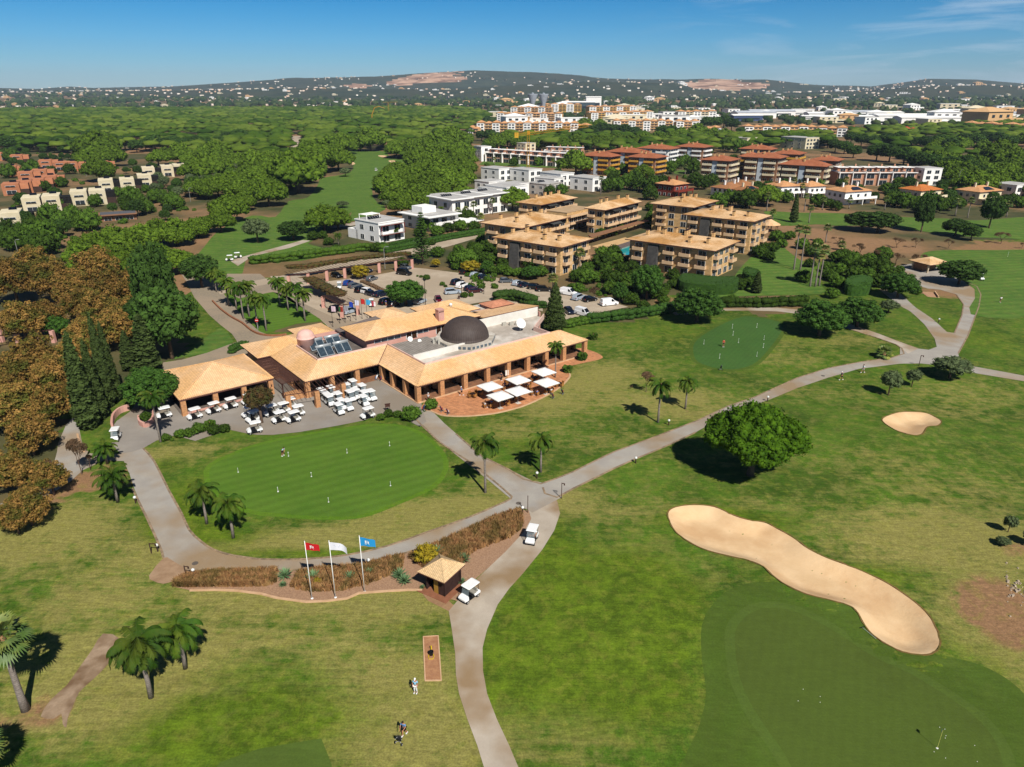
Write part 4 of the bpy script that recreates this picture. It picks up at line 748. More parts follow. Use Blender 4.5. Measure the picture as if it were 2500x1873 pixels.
hedge('hedge', 'U: 1580,880 1700,850 1830,830', 2.6, 1.8, 'rough bushes beside a white van', 'U', mat='shrub')
hedge('hedge', 'R: 820,400 920,440 1000,480 1060,500', 1.4, .9, 'low brown hedge behind the row of parked cars', 'R', mat='dry')
hedge('climbing_plants', 'R: 60,340 250,330 420,300 560,280 700,255 900,230 1100,210 1300,190', 3.6, 1.2, 'brown green climbers on the long car port', 'R', mat='red', cat='climber', z0=2.6)
hedge('climbing_plants', 'R: 270,470 350,520 420,560 500,600 580,640', 4.2, 1.2, 'climbers with red blossom over the side car port', 'R', mat='red', cat='climber', z0=2.4)
hedge('hedge', 'E: 1790,990 1830,965 1900,950', 1.5, 1.6, 'dark hedge behind the cart barn', 'E')
def bushes(s, label, group, kind='shrub', c='F', hk=None):
    rows(kind, .8, s, label, group, hk=hk, c=c)
bushes('K: 40,560,70 100,550,180 150,430,80 180,450,90 260,440,110 120,470,60 20,480,60 340,590,90 400,600,80 860,640,120 930,650,130 1090,650,130 1130,640,90 1020,560,150 1100,520,130 1150,580,90 1240,620,90 1190,640,70 1060,600,80 880,590,70 920,570,80 1450,700,70 1500,680,80 1520,630,60 1970,690,100 1880,720,60 1900,770,60 1200,730,90 1080,720,120 860,710,90 820,700,70 1440,730,70 1170,740,70 2080,470,100 2170,440,90 2200,360,80 1340,260,80 1420,270,90 1500,300,80 1380,230,70 1060,300,80 1000,330,60 1330,270,80', 'green garden shrub in the beds around the tan apartment blocks', 'garden shrubs around the apartment blocks')
bushes('K: 1390,750,130 1600,770,90 1440,790,80 1300,830,90 1220,790,110 O: 1250,150,70 1300,130,80 1380,150,90 1350,100,80 1430,110,90 1500,130,120 1440,160,90 1520,60,90 1290,190,80 1130,165,80 860,190,70 960,60,60 1270,245,70 1600,120,50 1610,200,50 1690,225,40 D: 300,1210,110 340,1260,90 220,1290,90 190,1340,110 500,1270,110 580,1330,120 760,1370,120 880,1400,150 960,1440,140 700,1450,110 560,1410,90 820,1340,100 400,1200,90 620,1250,80 740,1520,100 1010,1390,120 1150,1490,150 1080,1560,140 1250,1540,130', 'rounded dark shrub in the planting beside the garden lawn', 'shrubs beside the garden lawn')
bushes('B: 520,1360,90 590,1350,80 700,1460,90 640,1400,80 1440,1400,60 1560,1300,100 1700,1240,150 1660,1290,110 1760,1290,100 1400,1290,140 1480,1330,110 1340,1330,90 1640,1460,90 1830,1400,120 1890,1450,110 1780,1500,110 1700,1530,100 1900,1540,110 1600,1540,100 1480,1490,110 1980,1570,100 1210,1560,90 1010,1450,100 1060,1440,90', 'bushy green shrub near the white villas and access road', 'shrubs near the white villas and access road')
bushes('C: 60,1290,90 120,1280,110 30,1340,90 200,1320,60 100,1380,120 150,1460,110 250,1450,100 360,1480,90 470,1430,150 540,1480,110 900,1450,110 840,1500,110 930,1420,90 1010,1330,110 1100,1330,120 1030,1440,110 1240,1440,110 1330,1470,100 1150,1390,90 1420,1490,80 1560,1500,110 1400,1420,90 1130,1130,90 1000,1170,80 1090,1170,80 1440,1130,100 1500,1110,80 1570,1130,90 1400,1040,90 1380,980,90', 'green bush in the planted slope below the tan flats', 'bushes on the planted slope below the tan flats')
bushes('A: 390,1230,170 500,1270,150 280,1340,180 60,1390,140 350,1440,260 130,1440,200 700,1290,190 740,1110,110 1020,1080,150 910,1030,80 1130,1000,70 250,890,150 70,890,120 90,760,110 480,960,90 350,990,90 1130,1160,120 1350,1130,150 600,1070,110 1500,990,130 1620,960,110 1760,900,110 640,1290,150 1200,1080,120 450,1130,120 560,1200,120 540,860,90 980,1150,100 1080,1100,110 960,1100,90 1280,1100,110 330,1480,220 200,1350,150 60,1290,120', 'tall leafy bush in the gardens of the cream houses', 'leafy bushes around the cream houses', hk=1.7)
bushes('D: 60,960,180 180,930,150 380,920,110 620,950,120 700,960,90 760,980,90 1200,950,140 1280,960,140 1360,960,110 1500,990,170 1620,980,120 1700,960,110 2000,970,120 2110,940,110 2190,960,110 1400,1000,120 1250,880,110 1140,850,100 1700,880,120 1760,860,110 1240,800,90 700,740,90 620,820,110 560,860,90 1900,900,110', 'dark garden bush in front of the right hand villas', 'garden bushes in front of the right hand villas', hk=1.6)
bushes('C: 1050,840,110 1120,830,110 1200,820,130 1300,830,130 1400,850,150 1480,850,150 1260,770,110 1100,780,110 1700,700,130 1740,620,130 1650,640,90 1420,700,100 1530,700,110 1600,660,90 1780,820,120 1850,800,110 1720,790,110 1900,960,130 2000,940,130 2100,950,120 1380,900,120 2060,540,110 2140,570,110 2000,720,90 1960,530,110 1230,640,90 1180,700,90 1120,690,90 700,860,90 610,870,90 50,590,110 520,640,70 330,640,70', 'green bush between the villas and red roofed flats', 'bushes between the villas and the red roofed flats', hk=1.8)
for i, (c, x, y, w_) in enumerate((('I', 175,1320,75), ('I', 220,1325,32), ('I', 285,1295,85), ('I', 350,1290,90), ('I', 430,1260,110), ('I', 545,1270,100), ('I', 625,1255,90))):
    rows('shrub', .5, f'{c}: {x},{y},{w_}', ['round clipped bush left of the yard border', 'tiny ball bush at the end of the yard border', 'first clipped ball of the yard border', 'second clipped ball touching the first', 'spiky green bush in the yard border', 'low round bush left of the last ball', 'last round bush of the yard border'][i])
for i, (c, x, y, w_) in enumerate((('J', 645,1160,150), ('J', 470,1140,80), ('J', 540,1140,70), ('J', 410,1165,70), ('J', 800,1080,110), ('R', 1920,540,85), ('R', 1990,530,60), ('R', 1680,412,60), ('R', 1715,430,40), ('R', 1450,328,40), ('R', 1412,318,28), ('R', 1510,350,80), ('J', 1550,1420,1))):
    if w_ > 5: rows('shrub', .5, f'{c}: {x},{y},{w_}', ['largest round bush beside the path from the terrace', 'dark bush beside the wooden sign', 'spiky bush between the sign and the round bush', 'low bush at the edge of the putting lawn', 'grey green bush at the corner pillar', 'ball bush on the car park island', 'smaller ball bush on the car park island', 'green clump on the car park paving', 'small clump touching the green clump', 'low clump on the paving strip', 'smallest clump on the paving strip', 'flowering clump on the paving strip'][i])
rows('cycad', .8, 'I: 512,1215,100 J: 1962,695,95 1850,790,90 2050,540,85', ['spiky cycad topping the yard border', 'cycad at the far corner of the clubhouse', 'cycad at the end of the brick terrace', 'lone cycad on the lawn beyond the clubhouse'])
rows('agave', .5, 'M: 1358,510,110 1385,535,100 1540,400,110 1675,430,95 1665,535,60 795,510,110 785,550,60 935,525,120 1115,525,105 1210,500,85 1470,560,45', ['left agave of the pair left of the hut', 'lower agave of the pair left of the hut', 'large agave behind the hut', 'tall agave right of the hut roof', 'small green agave beside the hut floor', 'dark agave in the grass strip left of the flags', 'cactus clump under the dark agave', 'broad agave at the foot of the red flag', 'agave between the white and blue flags', 'agave behind the blue flag pole', 'tiny agave in the gravel'], None)
rows('yellow', .4, 'M: 955,550,45 1490,440,110', ['yellow green tuft at the red flag pole', 'brownish shrub behind the hut'])
# ================================================================ CLUBHOUSE  (local frame: s along the front, t backwards)
ROOF = M('clubhouse_tiles', 'e8c094', 'dfb486', .25, kind='tile', p=(.34, .42), rough=.9, spec=.1, c3='dcae78', sc3=.09)
ROOFP = M('pink_tiles', 'c98a6c', 'b97c60', .3, kind='tile', p=(.34, .42), rough=.9, spec=.1)
PINK = M('pink_plaster', 'c99a8c', 'bd8c7e', .5, fine=.06, fsc=4); WHITE = M('white_plaster', 'dcd8d0', 'cfcac0', .5, fine=.05, fsc=3); BRICK = M('tan_brick', 'c69468', 'b4825a', 3, kind='brick', p=(.3, .1), fine=.1, fsc=9)
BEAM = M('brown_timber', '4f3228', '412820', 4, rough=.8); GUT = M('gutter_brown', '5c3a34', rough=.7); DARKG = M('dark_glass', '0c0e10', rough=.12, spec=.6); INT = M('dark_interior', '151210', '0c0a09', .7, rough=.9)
CONCR = M('flat_roof_concrete', 'b0a69a', '9a9084', .35, fine=.15, fsc=2.5, c3='c9c2b8', sc3=.15, bump=.2); DOME = M('dome_lead', '4a403c', '413733', 1.5, rough=.65, kind='board', p=(.5, 0), spec=.3)
FRAME = M('white_frame', 'd8d8d4', rough=.5); WINB = M('window_blue', '5b6a74', '454f58', .8, rough=.15, spec=.6); WINBR = M('window_brown', '3a2416', rough=.3); PAVE2 = M('gallery_floor', '8a6248', '7b563f', 1, fine=.15, fsc=4, kind='brick', p=(.5, .5))
CA = R_(37.8); CO = (-16.9, 116.7)
def L2W(s, t): return CO[0]+s*math.cos(CA)-t*math.sin(CA), CO[1]+s*math.sin(CA)+t*math.cos(CA)
club = thing('clubhouse', 'golf clubhouse with orange tiled roofs, brick pillars and a dark dome', 'building', (*CO, 0), CA)
def ring_roof(mb, O, I, zo, zi, th=.22):
    """sloped band between outer eave points O and inner points I with a dark fascia edge"""
    for i in range(len(O)-1):
        a, b = O[i], O[i+1]; c, d = I[i+1], I[i]
        mb.mi = 0; mb.face((*a, zo), (*b, zo), (*c, zi), (*d, zi)); mb.mi = 1; mb.face((*b, zo-.02), (*a, zo-.02), (*a, zo-th), (*b, zo-th)); mb.face((*a, zo-th), (*d, zi-.35), (*c, zi-.35), (*b, zo-th))
def hip(mb, x0, y0, x1, y1, ze, rise=None, sl=.4, th=.2, ends=(1, 1), fascia=True):
    """hip roof on a rectangle; ends=(left hipped, right hipped)"""
    w_, d_ = x1-x0, y1-y0; h = min(w_, d_)/2
    if rise is None: rise = h*sl
    zr = ze+rise; mb.mi = 0
    if w_ >= d_:
        a = (x0+(h if ends[0] else 0), (y0+y1)/2, zr); b = (x1-(h if ends[1] else 0), (y0+y1)/2, zr)
        mb.face((x0, y0, ze), (x1, y0, ze), b, a); mb.face((x1, y1, ze), (x0, y1, ze), a, b); mb.face((x0, y1, ze), (x0, y0, ze), a); mb.face((x1, y0, ze), (x1, y1, ze), b)
    else:
        a = ((x0+x1)/2, y0+(h if ends[0] else 0), zr); b = ((x0+x1)/2, y1-(h if ends[1] else 0), zr)
        mb.face((x0, y0, ze), (x1, y0, ze), a); mb.face((x1, y0, ze), (x1, y1, ze), b, a); mb.face((x1, y1, ze), (x0, y1, ze), b); mb.face((x0, y1, ze), (x0, y0, ze), a, b)
    if fascia:
        mb.mi = 1; mb.face((x0, y1, ze-th), (x1, y1, ze-th), (x1, y0, ze-th), (x0, y0, ze-th))
        for p, q in (((x0, y0), (x1, y0)), ((x1, y0), (x1, y1)), ((x1, y1), (x0, y1)), ((x0, y1), (x0, y0))): mb.face((*p, ze-th), (*q, ze-th), (*q, ze-.01), (*p, ze-.01))
    return zr
mb = MB(); SL = .42
ring_roof(mb, [(41.7, 8.8), (41.7, 0), (0, 0), (0, 14.4), (-14.9, 14.4), (-14.9, 31.5)], [(37.4, 4.5), (37.4, 4.5), (4.5, 4.5), (4.5, 18.9), (-10.3, 18.9), (-10.3, 31.5)], 3.3, 5.1)
mb.mi = 0; mb.face((41.7, 8.8, 3.3), (34.8, 8.8, 3.3), (34.8, 4.5, 5.1), (37.4, 4.5, 5.1)); mb.build('roof', [ROOF, GUT], club)['label'] = 'long sloping tiled roof over the colonnade'
mb = MB(); mb.tube([(0, 0, 3.36), (4.5, 4.5, 5.16)], .1, 6); mb.tube([(-14.9, 14.4, 3.36), (-10.3, 18.9, 5.16)], .1, 6); mb.tube([(41.7, 0, 3.36), (37.4, 4.5, 5.16)], .1, 6); mb.tube([(37.4, 4.5, 5.16), (34.8, 4.5, 5.16)], .1, 6); mb.build('hip_ridge', ROOF, club)
mb = MB(); mb.tube([(0, 14.4, 3.36), (4.5, 18.9, 5.14)], .07, 5); mb.build('valley_gutter', GUT, club)
# parapets and flat roofs
mb = MB()
for a, b, z0, z1 in (((4.5, 4.5), (34.8, 4.5), 4.2, 5.35), ((4.5, 4.5), (4.5, 18.9), 4.2, 5.35), ((34.8, 4.5), (34.8, 9.5), 4.0, 5.3), ((-10.3, 18.9), (4.5, 18.9), 4.2, 5.35), ((-10.3, 18.9), (-10.3, 29), 4.2, 5.35), ((34.8, 9.5), (42.5, 15.5), 4, 5.2)):
    d = math.dist(a, b); an = math.atan2(b[1]-a[1], b[0]-a[0]); mb.box((a[0]+b[0])/2, (a[1]+b[1])/2, z0, d+.2, .22, z1-z0, an)
mb.build('parapet', M('pale_pink_plaster', 'd8b8aa', 'cfac9e', 1), club)
mb = MB(); mb.prism([(4.6, 4.6), (34.7, 4.6), (34.7, 9.5), (42.3, 15.5), (42.3, 18.2), (4.6, 19.6)], 3.9, 4.3); mb.build('flat_roof', CONCR, club)
mb = MB(); mb.prism([(-10.2, 19.0), (0.4, 19.0), (0.4, 31.4), (-10.2, 31.4)], 3.9, 4.35); mb.build('flat_roof', M('grey_roofing', '6e655e', '5c554f', .5, fine=.1), club)['label'] = 'darker flat roof carrying the solar heaters'
mb = MB(); mb.box(11.2, 9.2, 4.3, 13, .3, 1.25, 0); mb.box(33.6, 17.9, 4.3, 18, .35, 2.0, R_(0)); mb.build('white_wall', WHITE, club)
mb = MB(); mb.box(9.5, 14.4, 4.3, 8.5, 9.2, .55); mb.build('grey_roof_slab', M('weathered_slab', '8f8880', '7c756d', .8, kind='board', p=(.6, 0)), club)
# dome
mb = MB(); oc = [(19.3+6.4*math.cos(R_(22.5+45*i)), 13.1+6.4*math.sin(R_(22.5+45*i))) for i in range(8)]; mb.prism(oc, 4.3, 5.3); dr = mb.build('dome_base', M('weathered_white', 'c4bdb2', 'a39a8c', .8, fine=.2, fsc=4), club)
for i in range(8):
    a = oc[i]; b = oc[(i+1) % 8]; an = math.atan2(b[1]-a[1], b[0]-a[0]); m = MB(); d = math.dist(a, b)
    for k in range(5): t = (k+.5)/5; m.box(a[0]+(b[0]-a[0])*t+.03*math.sin(an), a[1]+(b[1]-a[1])*t-.03*math.cos(an), 4.55, d/5*.62, .1, .5, an)
    m.build('vent_window', WINB, club)
mb = MB(); mb.lathe(19.3, 13.1, [(4.95, 5.3), (4.95, 5.5)]+[(4.9*math.cos(R_(a)), 5.5+3.95*math.sin(R_(a))) for a in range(0, 90, 6)]+[(.15, 9.47), (.02, 9.5)], 56)
dm = mb.build('dome', DOME, club, True)
uv = dm.data.uv_layers[0].data
for l in dm.data.loops: v = dm.data.vertices[l.vertex_index].co; uv[l.index].uv = ((math.atan2(v.y-13.1, v.x-19.3)+PI)*4.9, v.z)
# upper storey
mb = MB(); hip(mb, 0, 19.6, 28.0, 31.0, 6.5, 1.9); mb.mi = 0; mb.face((27.6, 18.2, 6.45), (43.2, 17.9, 6.45), (43.2, 26.5, 5.1), (27.6, 27.5, 5.1)); mb.mi = 1; mb.face((43.2, 26.5, 4.9), (43.2, 17.9, 6.25), (27.6, 18.2, 6.25), (27.6, 27.5, 4.9)); mb.face((27.6, 18.2, 6.25), (43.2, 17.9, 6.25), (43.2, 17.9, 6.44), (27.6, 18.2, 6.44)); mb.build('upper_roof', [ROOF, GUT], club)
mb = MB(); hip(mb, 18.5, 24, 31, 34, 6.6, 1.75); mb.build('rear_roof', [ROOF, GUT], club)
mb = MB(); mb.prism([(.8, 20.5), (27.3, 20.5), (27.3, 30.2), (.8, 30.2)], 0, 6.4); mb.prism([(27.3, 18.9), (42.9, 18.6), (42.9, 26.2), (27.3, 27)], 0, 5.2); mb.prism([(19.3, 30.1), (30.2, 30.1), (30.2, 33.3), (19.3, 33.3)], 0, 6.5)
mb.face((43, 17.9, 5.1), (43, 26.4, 5.0), (43, 17.9, 6.4)); mb.build('upper_wall', PINK, club)
mb = MB(); mb.box(43, 21.8, 0, .3, 8.8, 5.1); mb.build('end_wall', PINK, club)
for s0, s1, n, mt in ((2.4, 8.4, 4, WINB), (9.7, 12.2, 2, WINBR), (12.4, 15.0, 2, WINB), (16.9, 21.9, 4, WINBR), (22.9, 25.6, 2, WINBR)):
    m = MB(); zz = (5.3, .85) if mt is WINB else (4.6, 1.6)
    for k in range(n+1): m.box(s0+(s1-s0)*k/n, 20.44, zz[0]-.3 if mt is WINBR and n > 2 else zz[0], .12, .14, zz[1])
    m.box((s0+s1)/2, 20.44, zz[0]+zz[1]-.05, s1-s0+.12, .15, .1); f = m.build('window', FRAME, club); m = MB()
    m.box((s0+s1)/2, 20.46, zz[0]-(.3 if mt is WINBR and n > 2 else 0), s1-s0, .1, zz[1]); m.build('pane', mt, f)
mb = MB(); mb.box(18.5, 21.3, 6.9, 1.35, 1.35, 2.3); mb.box(18.5, 21.3, 9.2, 1.5, 1.5, .18); ch = mb.build('chimney', PINK, club)
mb = MB(); [mb.box(18.5-.45+.3*k, 20.62, 8.75, .18, .06, .26) for k in range(4)]; mb.build('flue_opening', INT, ch)
mb = MB(); mb.prism([(31, 26), (42.5, 24.6), (42.5, 31.5), (31, 33)], 0, 4.6); mb.build('service_block', PINK, club); mb = MB(); mb.prism([(31.2, 26.2), (42.3, 24.8), (42.3, 31.3), (31.2, 32.8)], 4.6, 4.75); mb.build('grey_flat_roof', CONCR, club)
mb = MB(); mb.box(38.6, 28.2, 4.7, 6, 4.4, .8); mb.build('plant_room', PINK, club); mb = MB(); hip(mb, 35.2, 25.6, 42, 30.8, 5.5, .7); mb.build('pink_roof', [ROOFP, GUT], club)
mb = MB(); hip(mb, -17.5, 31.5, -4, 41.9, 3.4, 1.6); hip(mb, -6.4, 35.2, 1.4, 44.2, 3.9, 1.1); mb.build('rear_roof', [ROOF, GUT], club)['label'] = 'lower hip roofs behind the solar heaters'
mb = MB(); mb.box(-10.7, 36.7, 0, 11.5, 8.6, 3.3); mb.box(-2.5, 39.7, 0, 6.4, 7.6, 3.8); mb.box(-1.5, 33, 0, 5, 6, 4.3); mb.build('rear_wall', PINK, club)
mb = MB(); hip(mb, 12.6, 37.6, 20.4, 45.6, 3.9, 1.2); mb.build('porch_roof', [ROOF, GUT], club); mb = MB(); mb.box(16.5, 41.6, 0, 6, 6, 3.8); mb.build('porch_wall', PINK, club)
mb = MB(); mb.prism([(.6, 31.0), (12, 31.0), (12, 38.4), (.6, 35)], 4.6, 4.9); mb.build('canopy_slab', M('grey_roofing2', '7b6e66', '6c605a', 1), club); mb = MB(); mb.box(6, 33, 0, 10, 4, 4.6); mb.build('entrance_wall', PINK, club)
# turret, heaters, dishes, air units
mb = MB(); mb.lathe(-8.5, 28.4, [(1.72, 3), (1.72, 6.6), (1.8, 6.65), (1.8, 6.8), (1.68, 6.85), (1.66, 7.3), (1.35, 7.85), (.8, 8.2), (.05, 8.35)], 28); mb.build('turret', M('turret_pink', 'dcb0a4', 'd2a598', 1), club, True)
for s, t in ((-7.0, 26.6), (-3.4, 26.6), (-7.2, 22.1), (-3.6, 22.1)):
    h = MB(); c_, si = math.cos(R_(38)), math.sin(R_(38))
    h.mesh([(s-1.5, t-.8, 4.6), (s+1.5, t-.8, 4.6), (s+1.5, t+.9, 6.0), (s-1.5, t+.9, 6.0), (s-1.5, t-.76, 4.52), (s+1.5, t-.76, 4.52), (s+1.5, t+.94, 5.92), (s-1.5, t+.94, 5.92)], [(0, 1, 2, 3), (7, 6, 5, 4), (0, 4, 5, 1), (1, 5, 6, 2), (2, 6, 7, 3), (3, 7, 4, 0)])
    for q in (-1.4, 1.4): h.tube([(s+q, t+.9, 4.3), (s+q, t+.9, 6)], .04, 4)
    p_ = h.build('solar_panel', M('solar_frame', '8b9296', rough=.4), club); h = MB()
    for q in (-.74, .74): h.mesh([(s+q-.66, t-.72, 4.70), (s+q+.66, t-.72, 4.70), (s+q+.66, t+.82, 5.97), (s+q-.66, t+.82, 5.97)], [(0, 1, 2, 3)])
    h.build('collector', M('collector_glass', '26323c', '3a4852', 2, rough=.15, spec=.6), p_); h = MB(); h.tube([(s-1.6, t+1.1, 6.15), (s+1.6, t+1.1, 6.15)], .27, 10); h.build('tank', M('tank_metal', 'b8bcbc', rough=.35, metal=.4), p_, True)
for s, t, r, z in ((9.5, 18.6, .55, 5.2), (10.9, 17.2, .4, 4.9), (32.4, 11.2, 1.1, 5.9)):
    m = MB(); m.lathe(0, 0, [(.02, 0), (r*.5, .06*r), (r, .3*r), (r*1.02, .3*r)], 18); o = m.build('satellite_dish', FRAME, club, True); o.location = (s, t, z); o.rotation_euler = (R_(55), 0, R_(-10)); m = MB(); m.tube([(s, t+.1, 4.3), (s, t+.1, z)], .06, 5); m.build('dish_mast', FRAME, club)
AC = MB().box(0, 0, 0, .9, .4, .7); AC.mi = 1; AC.lathe(0, -.21, [(.01, .1), (.28, .1)], 8) if False else None
for s, t, a in ((12.6, 14.6, 1.2), (13.5, 15.0, 1.2), (13.2, 13.6, 1.2), (33.3, 15.6, 0), (34.6, 15.2, .4), (31.9, 16.4, 0)):
    m = MB(); m.box(0, 0, 0, 1.0, .42, .75); m.tube([(0, -.22, .38), (0, -.25, .38)], .28, 12); o = m.build('air_unit', M('unit_grey', 'aba79c', rough=.5), club); o.location = (s, t, 4.85 if s < 20 else 4.3); o.rotation_euler = (0, 0, a)
m = MB(); m.lathe(24.6, 26.4, [(.3, 7.2), (.3, 7.9), (.42, 8.0), (.36, 8.3), (.05, 8.45)], 12); m.build('roof_vent', FRAME, club, True)
# colonnade: pillars, glazing, floor
def pil(s, t, h=3.15, a=.85, mat=BRICK, nm='pillar', par=club):
    m = MB(); m.box(0, 0, 0, a, a, h); m.box(0, 0, 0, a+.1, a+.1, .14); o = m.build(nm, mat, par); o.location = (s, t, 0); return o
for s in (.35, 5.3, 10.5, 15.7, 20.7, 25.6, 30.4, 35.2, 41.2): pil(s, .45)
for t in (5.0, 9.8, 14.0): pil(.45, t)
for s in (-14.4, -9.6, -4.5): pil(s, 14.9)
pil(-14.4, 22); pil(41.2, 8.2)
mb = MB(); mb.prism([(2.9, 2.9), (40.4, 2.9), (40.4, 8.4), (33, 18.9), (4.6, 18.9), (4.6, 17.2), (-14, 17.2), (-14, 31), (-13.2, 31), (-13.2, 18), (2.9, 18)], 0, .01); 
mb = MB()
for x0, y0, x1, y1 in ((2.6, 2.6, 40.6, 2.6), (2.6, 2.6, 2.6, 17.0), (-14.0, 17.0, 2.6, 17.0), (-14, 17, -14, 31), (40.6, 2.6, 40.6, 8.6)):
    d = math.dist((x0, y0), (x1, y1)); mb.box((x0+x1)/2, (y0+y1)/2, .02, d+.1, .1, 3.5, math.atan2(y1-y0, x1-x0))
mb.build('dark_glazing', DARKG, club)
mb = MB()
for k in range(27): s = 2.8+k*1.45; mb.box(s, 2.53, .02, .07, .05, 3.3)
for k in range(10): mb.box(2.53, 3.4+k*1.45, .02, .05, .07, 3.3)
mb.build('glazing_bars', M('bronze_frame', '2c221c', rough=.5), club)
mb = MB(); mb.prism([(-.1, -.1), (41.8, -.1), (41.8, 8.8), (-.1, 14.3)], -.2, .115); mb.prism([(-15, 14.5), (3, 14.5), (3, 31), (-15, 31)], -.2, .11); mb.build('gallery_floor', PAVE2, club)
mb = MB(); mb.box(20.8, -.05, 0, 41.6, .3, .22); mb.box(-.05, 7, 0, .3, 14, .16); mb.build('pale_step', M('pale_kerb', 'c9a583'), club)
mb = MB(); mb.box(20.8, .45, 3.0, 41.4, .35, .28); mb.box(.45, 7.2, 2.99, .35, 13.6, .28); mb.box(-7, 14.9, 2.98, 14.6, .35, .28); mb.build('eaves_beam', BEAM, club)
for x0, y0, x1, y1 in ((0, 0, 41.7, 0), (0, 0, 0, 14.4), (-14.9, 14.4, 0, 14.4)):   # scalloped tile ends along the eaves
    m = MB(); d = math.dist((x0, y0), (x1, y1)); n = int(d/.34)
    for k in range(n): t = (k+.5)/n; m.tube([(x0+(x1-x0)*t-(.06 if x0 == x1 else 0), y0+(y1-y0)*t-(.06 if y0 == y1 else 0), 3.29), (x0+(x1-x0)*t+(.3 if x0 == x1 else 0), y0+(y1-y0)*t+(.3 if y0 == y1 else 0), 3.42)], .1, 5)
    m.build('eaves_tiles', ROOF, club)
# cart barn
barn = thing('cart_barn', 'open sided cart barn with square orange hip roof and brick pillars', 'building', (*L2W(-35.1, 19.9), 0), CA)
mb = MB(); hip(mb, 0, 0, 16.5, 16.3, 3.2, 2.6, th=.3); mb.build('roof', [ROOF, GUT], barn)
m = MB(); n = 48
for k in range(n): x = 16.5*(k+.5)/n; m.tube([(x, -.06, 3.19), (x, .3, 3.3)], .1, 5)
for k in range(n): y = 16.3*(k+.5)/n; m.tube([(16.56, y, 3.19), (16.2, y, 3.3)], .1, 5)
m.build('eaves_tiles', ROOF, barn)
mb = MB(); [mb.tube([(a, b, 3.26), (8.25, 8.15, 5.88)], .1, 6) for a, b in ((0, 0), (16.5, 0), (16.5, 16.3), (0, 16.3))]; mb.build('hip_ridge', ROOF, barn)
for s in (.6, 6.0, 11.0, 15.9): pil(s, .55, 3.0, .85, BRICK, 'pillar', barn)
pil(.6, 15.7, 3.0, .85, BRICK, 'pillar', barn); pil(15.9, 15.7, 3.0, .85, BRICK, 'pillar', barn); pil(15.9, 8, 3.0, .85, BRICK, 'pillar', barn)
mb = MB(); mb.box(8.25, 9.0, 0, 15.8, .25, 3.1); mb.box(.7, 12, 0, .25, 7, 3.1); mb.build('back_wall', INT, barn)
mb = MB(); mb.prism([(.1, .1), (16.4, .1), (16.4, 9), (.1, 9)], -.1, .10); mb.build('floor', M('barn_floor', '6b625a', '5c544d', 1, fine=.1), barn)
mb = MB(); mb.box(8.2, .6, .1, 14.6, .16, .35); mb.build('low_kerb', PINK, barn); mb = MB(); mb.box(8.25, .55, 2.85, 15.6, .3, .25); mb.build('eaves_beam', BEAM, barn)
for s in (15.9, 11.0):
    m = MB(); m.box(s, .05, 1.7, .18, .14, .34); m.build('wall_lamp', BEAM, barn)
# slatted timber pergola between barn and clubhouse + pergola over the yard
per = thing('louvre_pergola', 'close slatted brown timber pergola between the barn and the clubhouse', 'pergola', (*L2W(-18.4, 16.5), 0), CA)
for k in range(30): m = MB(); m.box(1.75, .3+k*.5, 2.95, 3.5, .14, .12, 0); m.build('slat', BEAM, per)
mb = MB(); mb.box(.1, 7.5, 2.8, .16, 15, .14); mb.box(3.4, 7.5, 2.8, .16, 15, .14); mb.box(.1, .2, 0, .2, .2, 2.8); mb.box(.1, 14.8, 0, .2, .2, 2.8); mb.build('side_beam', BEAM, per)
mb = MB(); mb.box(1.75, 11, 0, 3.2, .25, 2.75); mb.build('brick_wall', BRICK, per)
per = thing('yard_pergola', 'open brown timber pergola on brick posts over the cart yard', 'pergola', (*L2W(-20, 10), 0), CA)
for s, t in ((.5, 1.2), (5.2, -.3), (10.5, .3)): pil(s, t, 3.0, .8, BRICK, 'brick_post', per)
mb = MB(); mb.tube([(0, 1.1, 3.08), (5.2, -.25, 3.08), (11.4, .3, 3.08)], .08, 4); mb.build('front_beam', BEAM, per)
for k in range(15): m = MB(); s = .4+k*.78; m.tube([(s-.2, .9-.05*k if k < 7 else .1, 3.2), (s+.5, 7.4 if k > 6 else 6.4+.1*k, 3.2)], .055, 4); m.build('rafter', BEAM, per)
mb = MB(); mb.prism([(2, 5), (5, 5), (5, 8.5), (2, 8.5)], 0, .5); mb.build('brick_bench', BRICK, per)
# wooden notice board, golf bag rack
def yardsign(c, x, y, label):
    X, Y, z = at(c, x, y); t = thing('notice_board', label, 'sign', (X, Y, z), R_(20)); m = MB(); m.box(-.35, 0, 0, .08, .08, 1.5); m.box(.35, 0, 0, .08, .08, 1.5); m.build('leg', BEAM, t); m = MB(); m.box(0, 0, .85, .85, .06, .55, 0); m.box(0, 0, 1.42, 1.0, .2, .06); m.build('board', BEAM, t)
yardsign('J', 465, 1120, 'small brown wooden notice board at the yard edge')
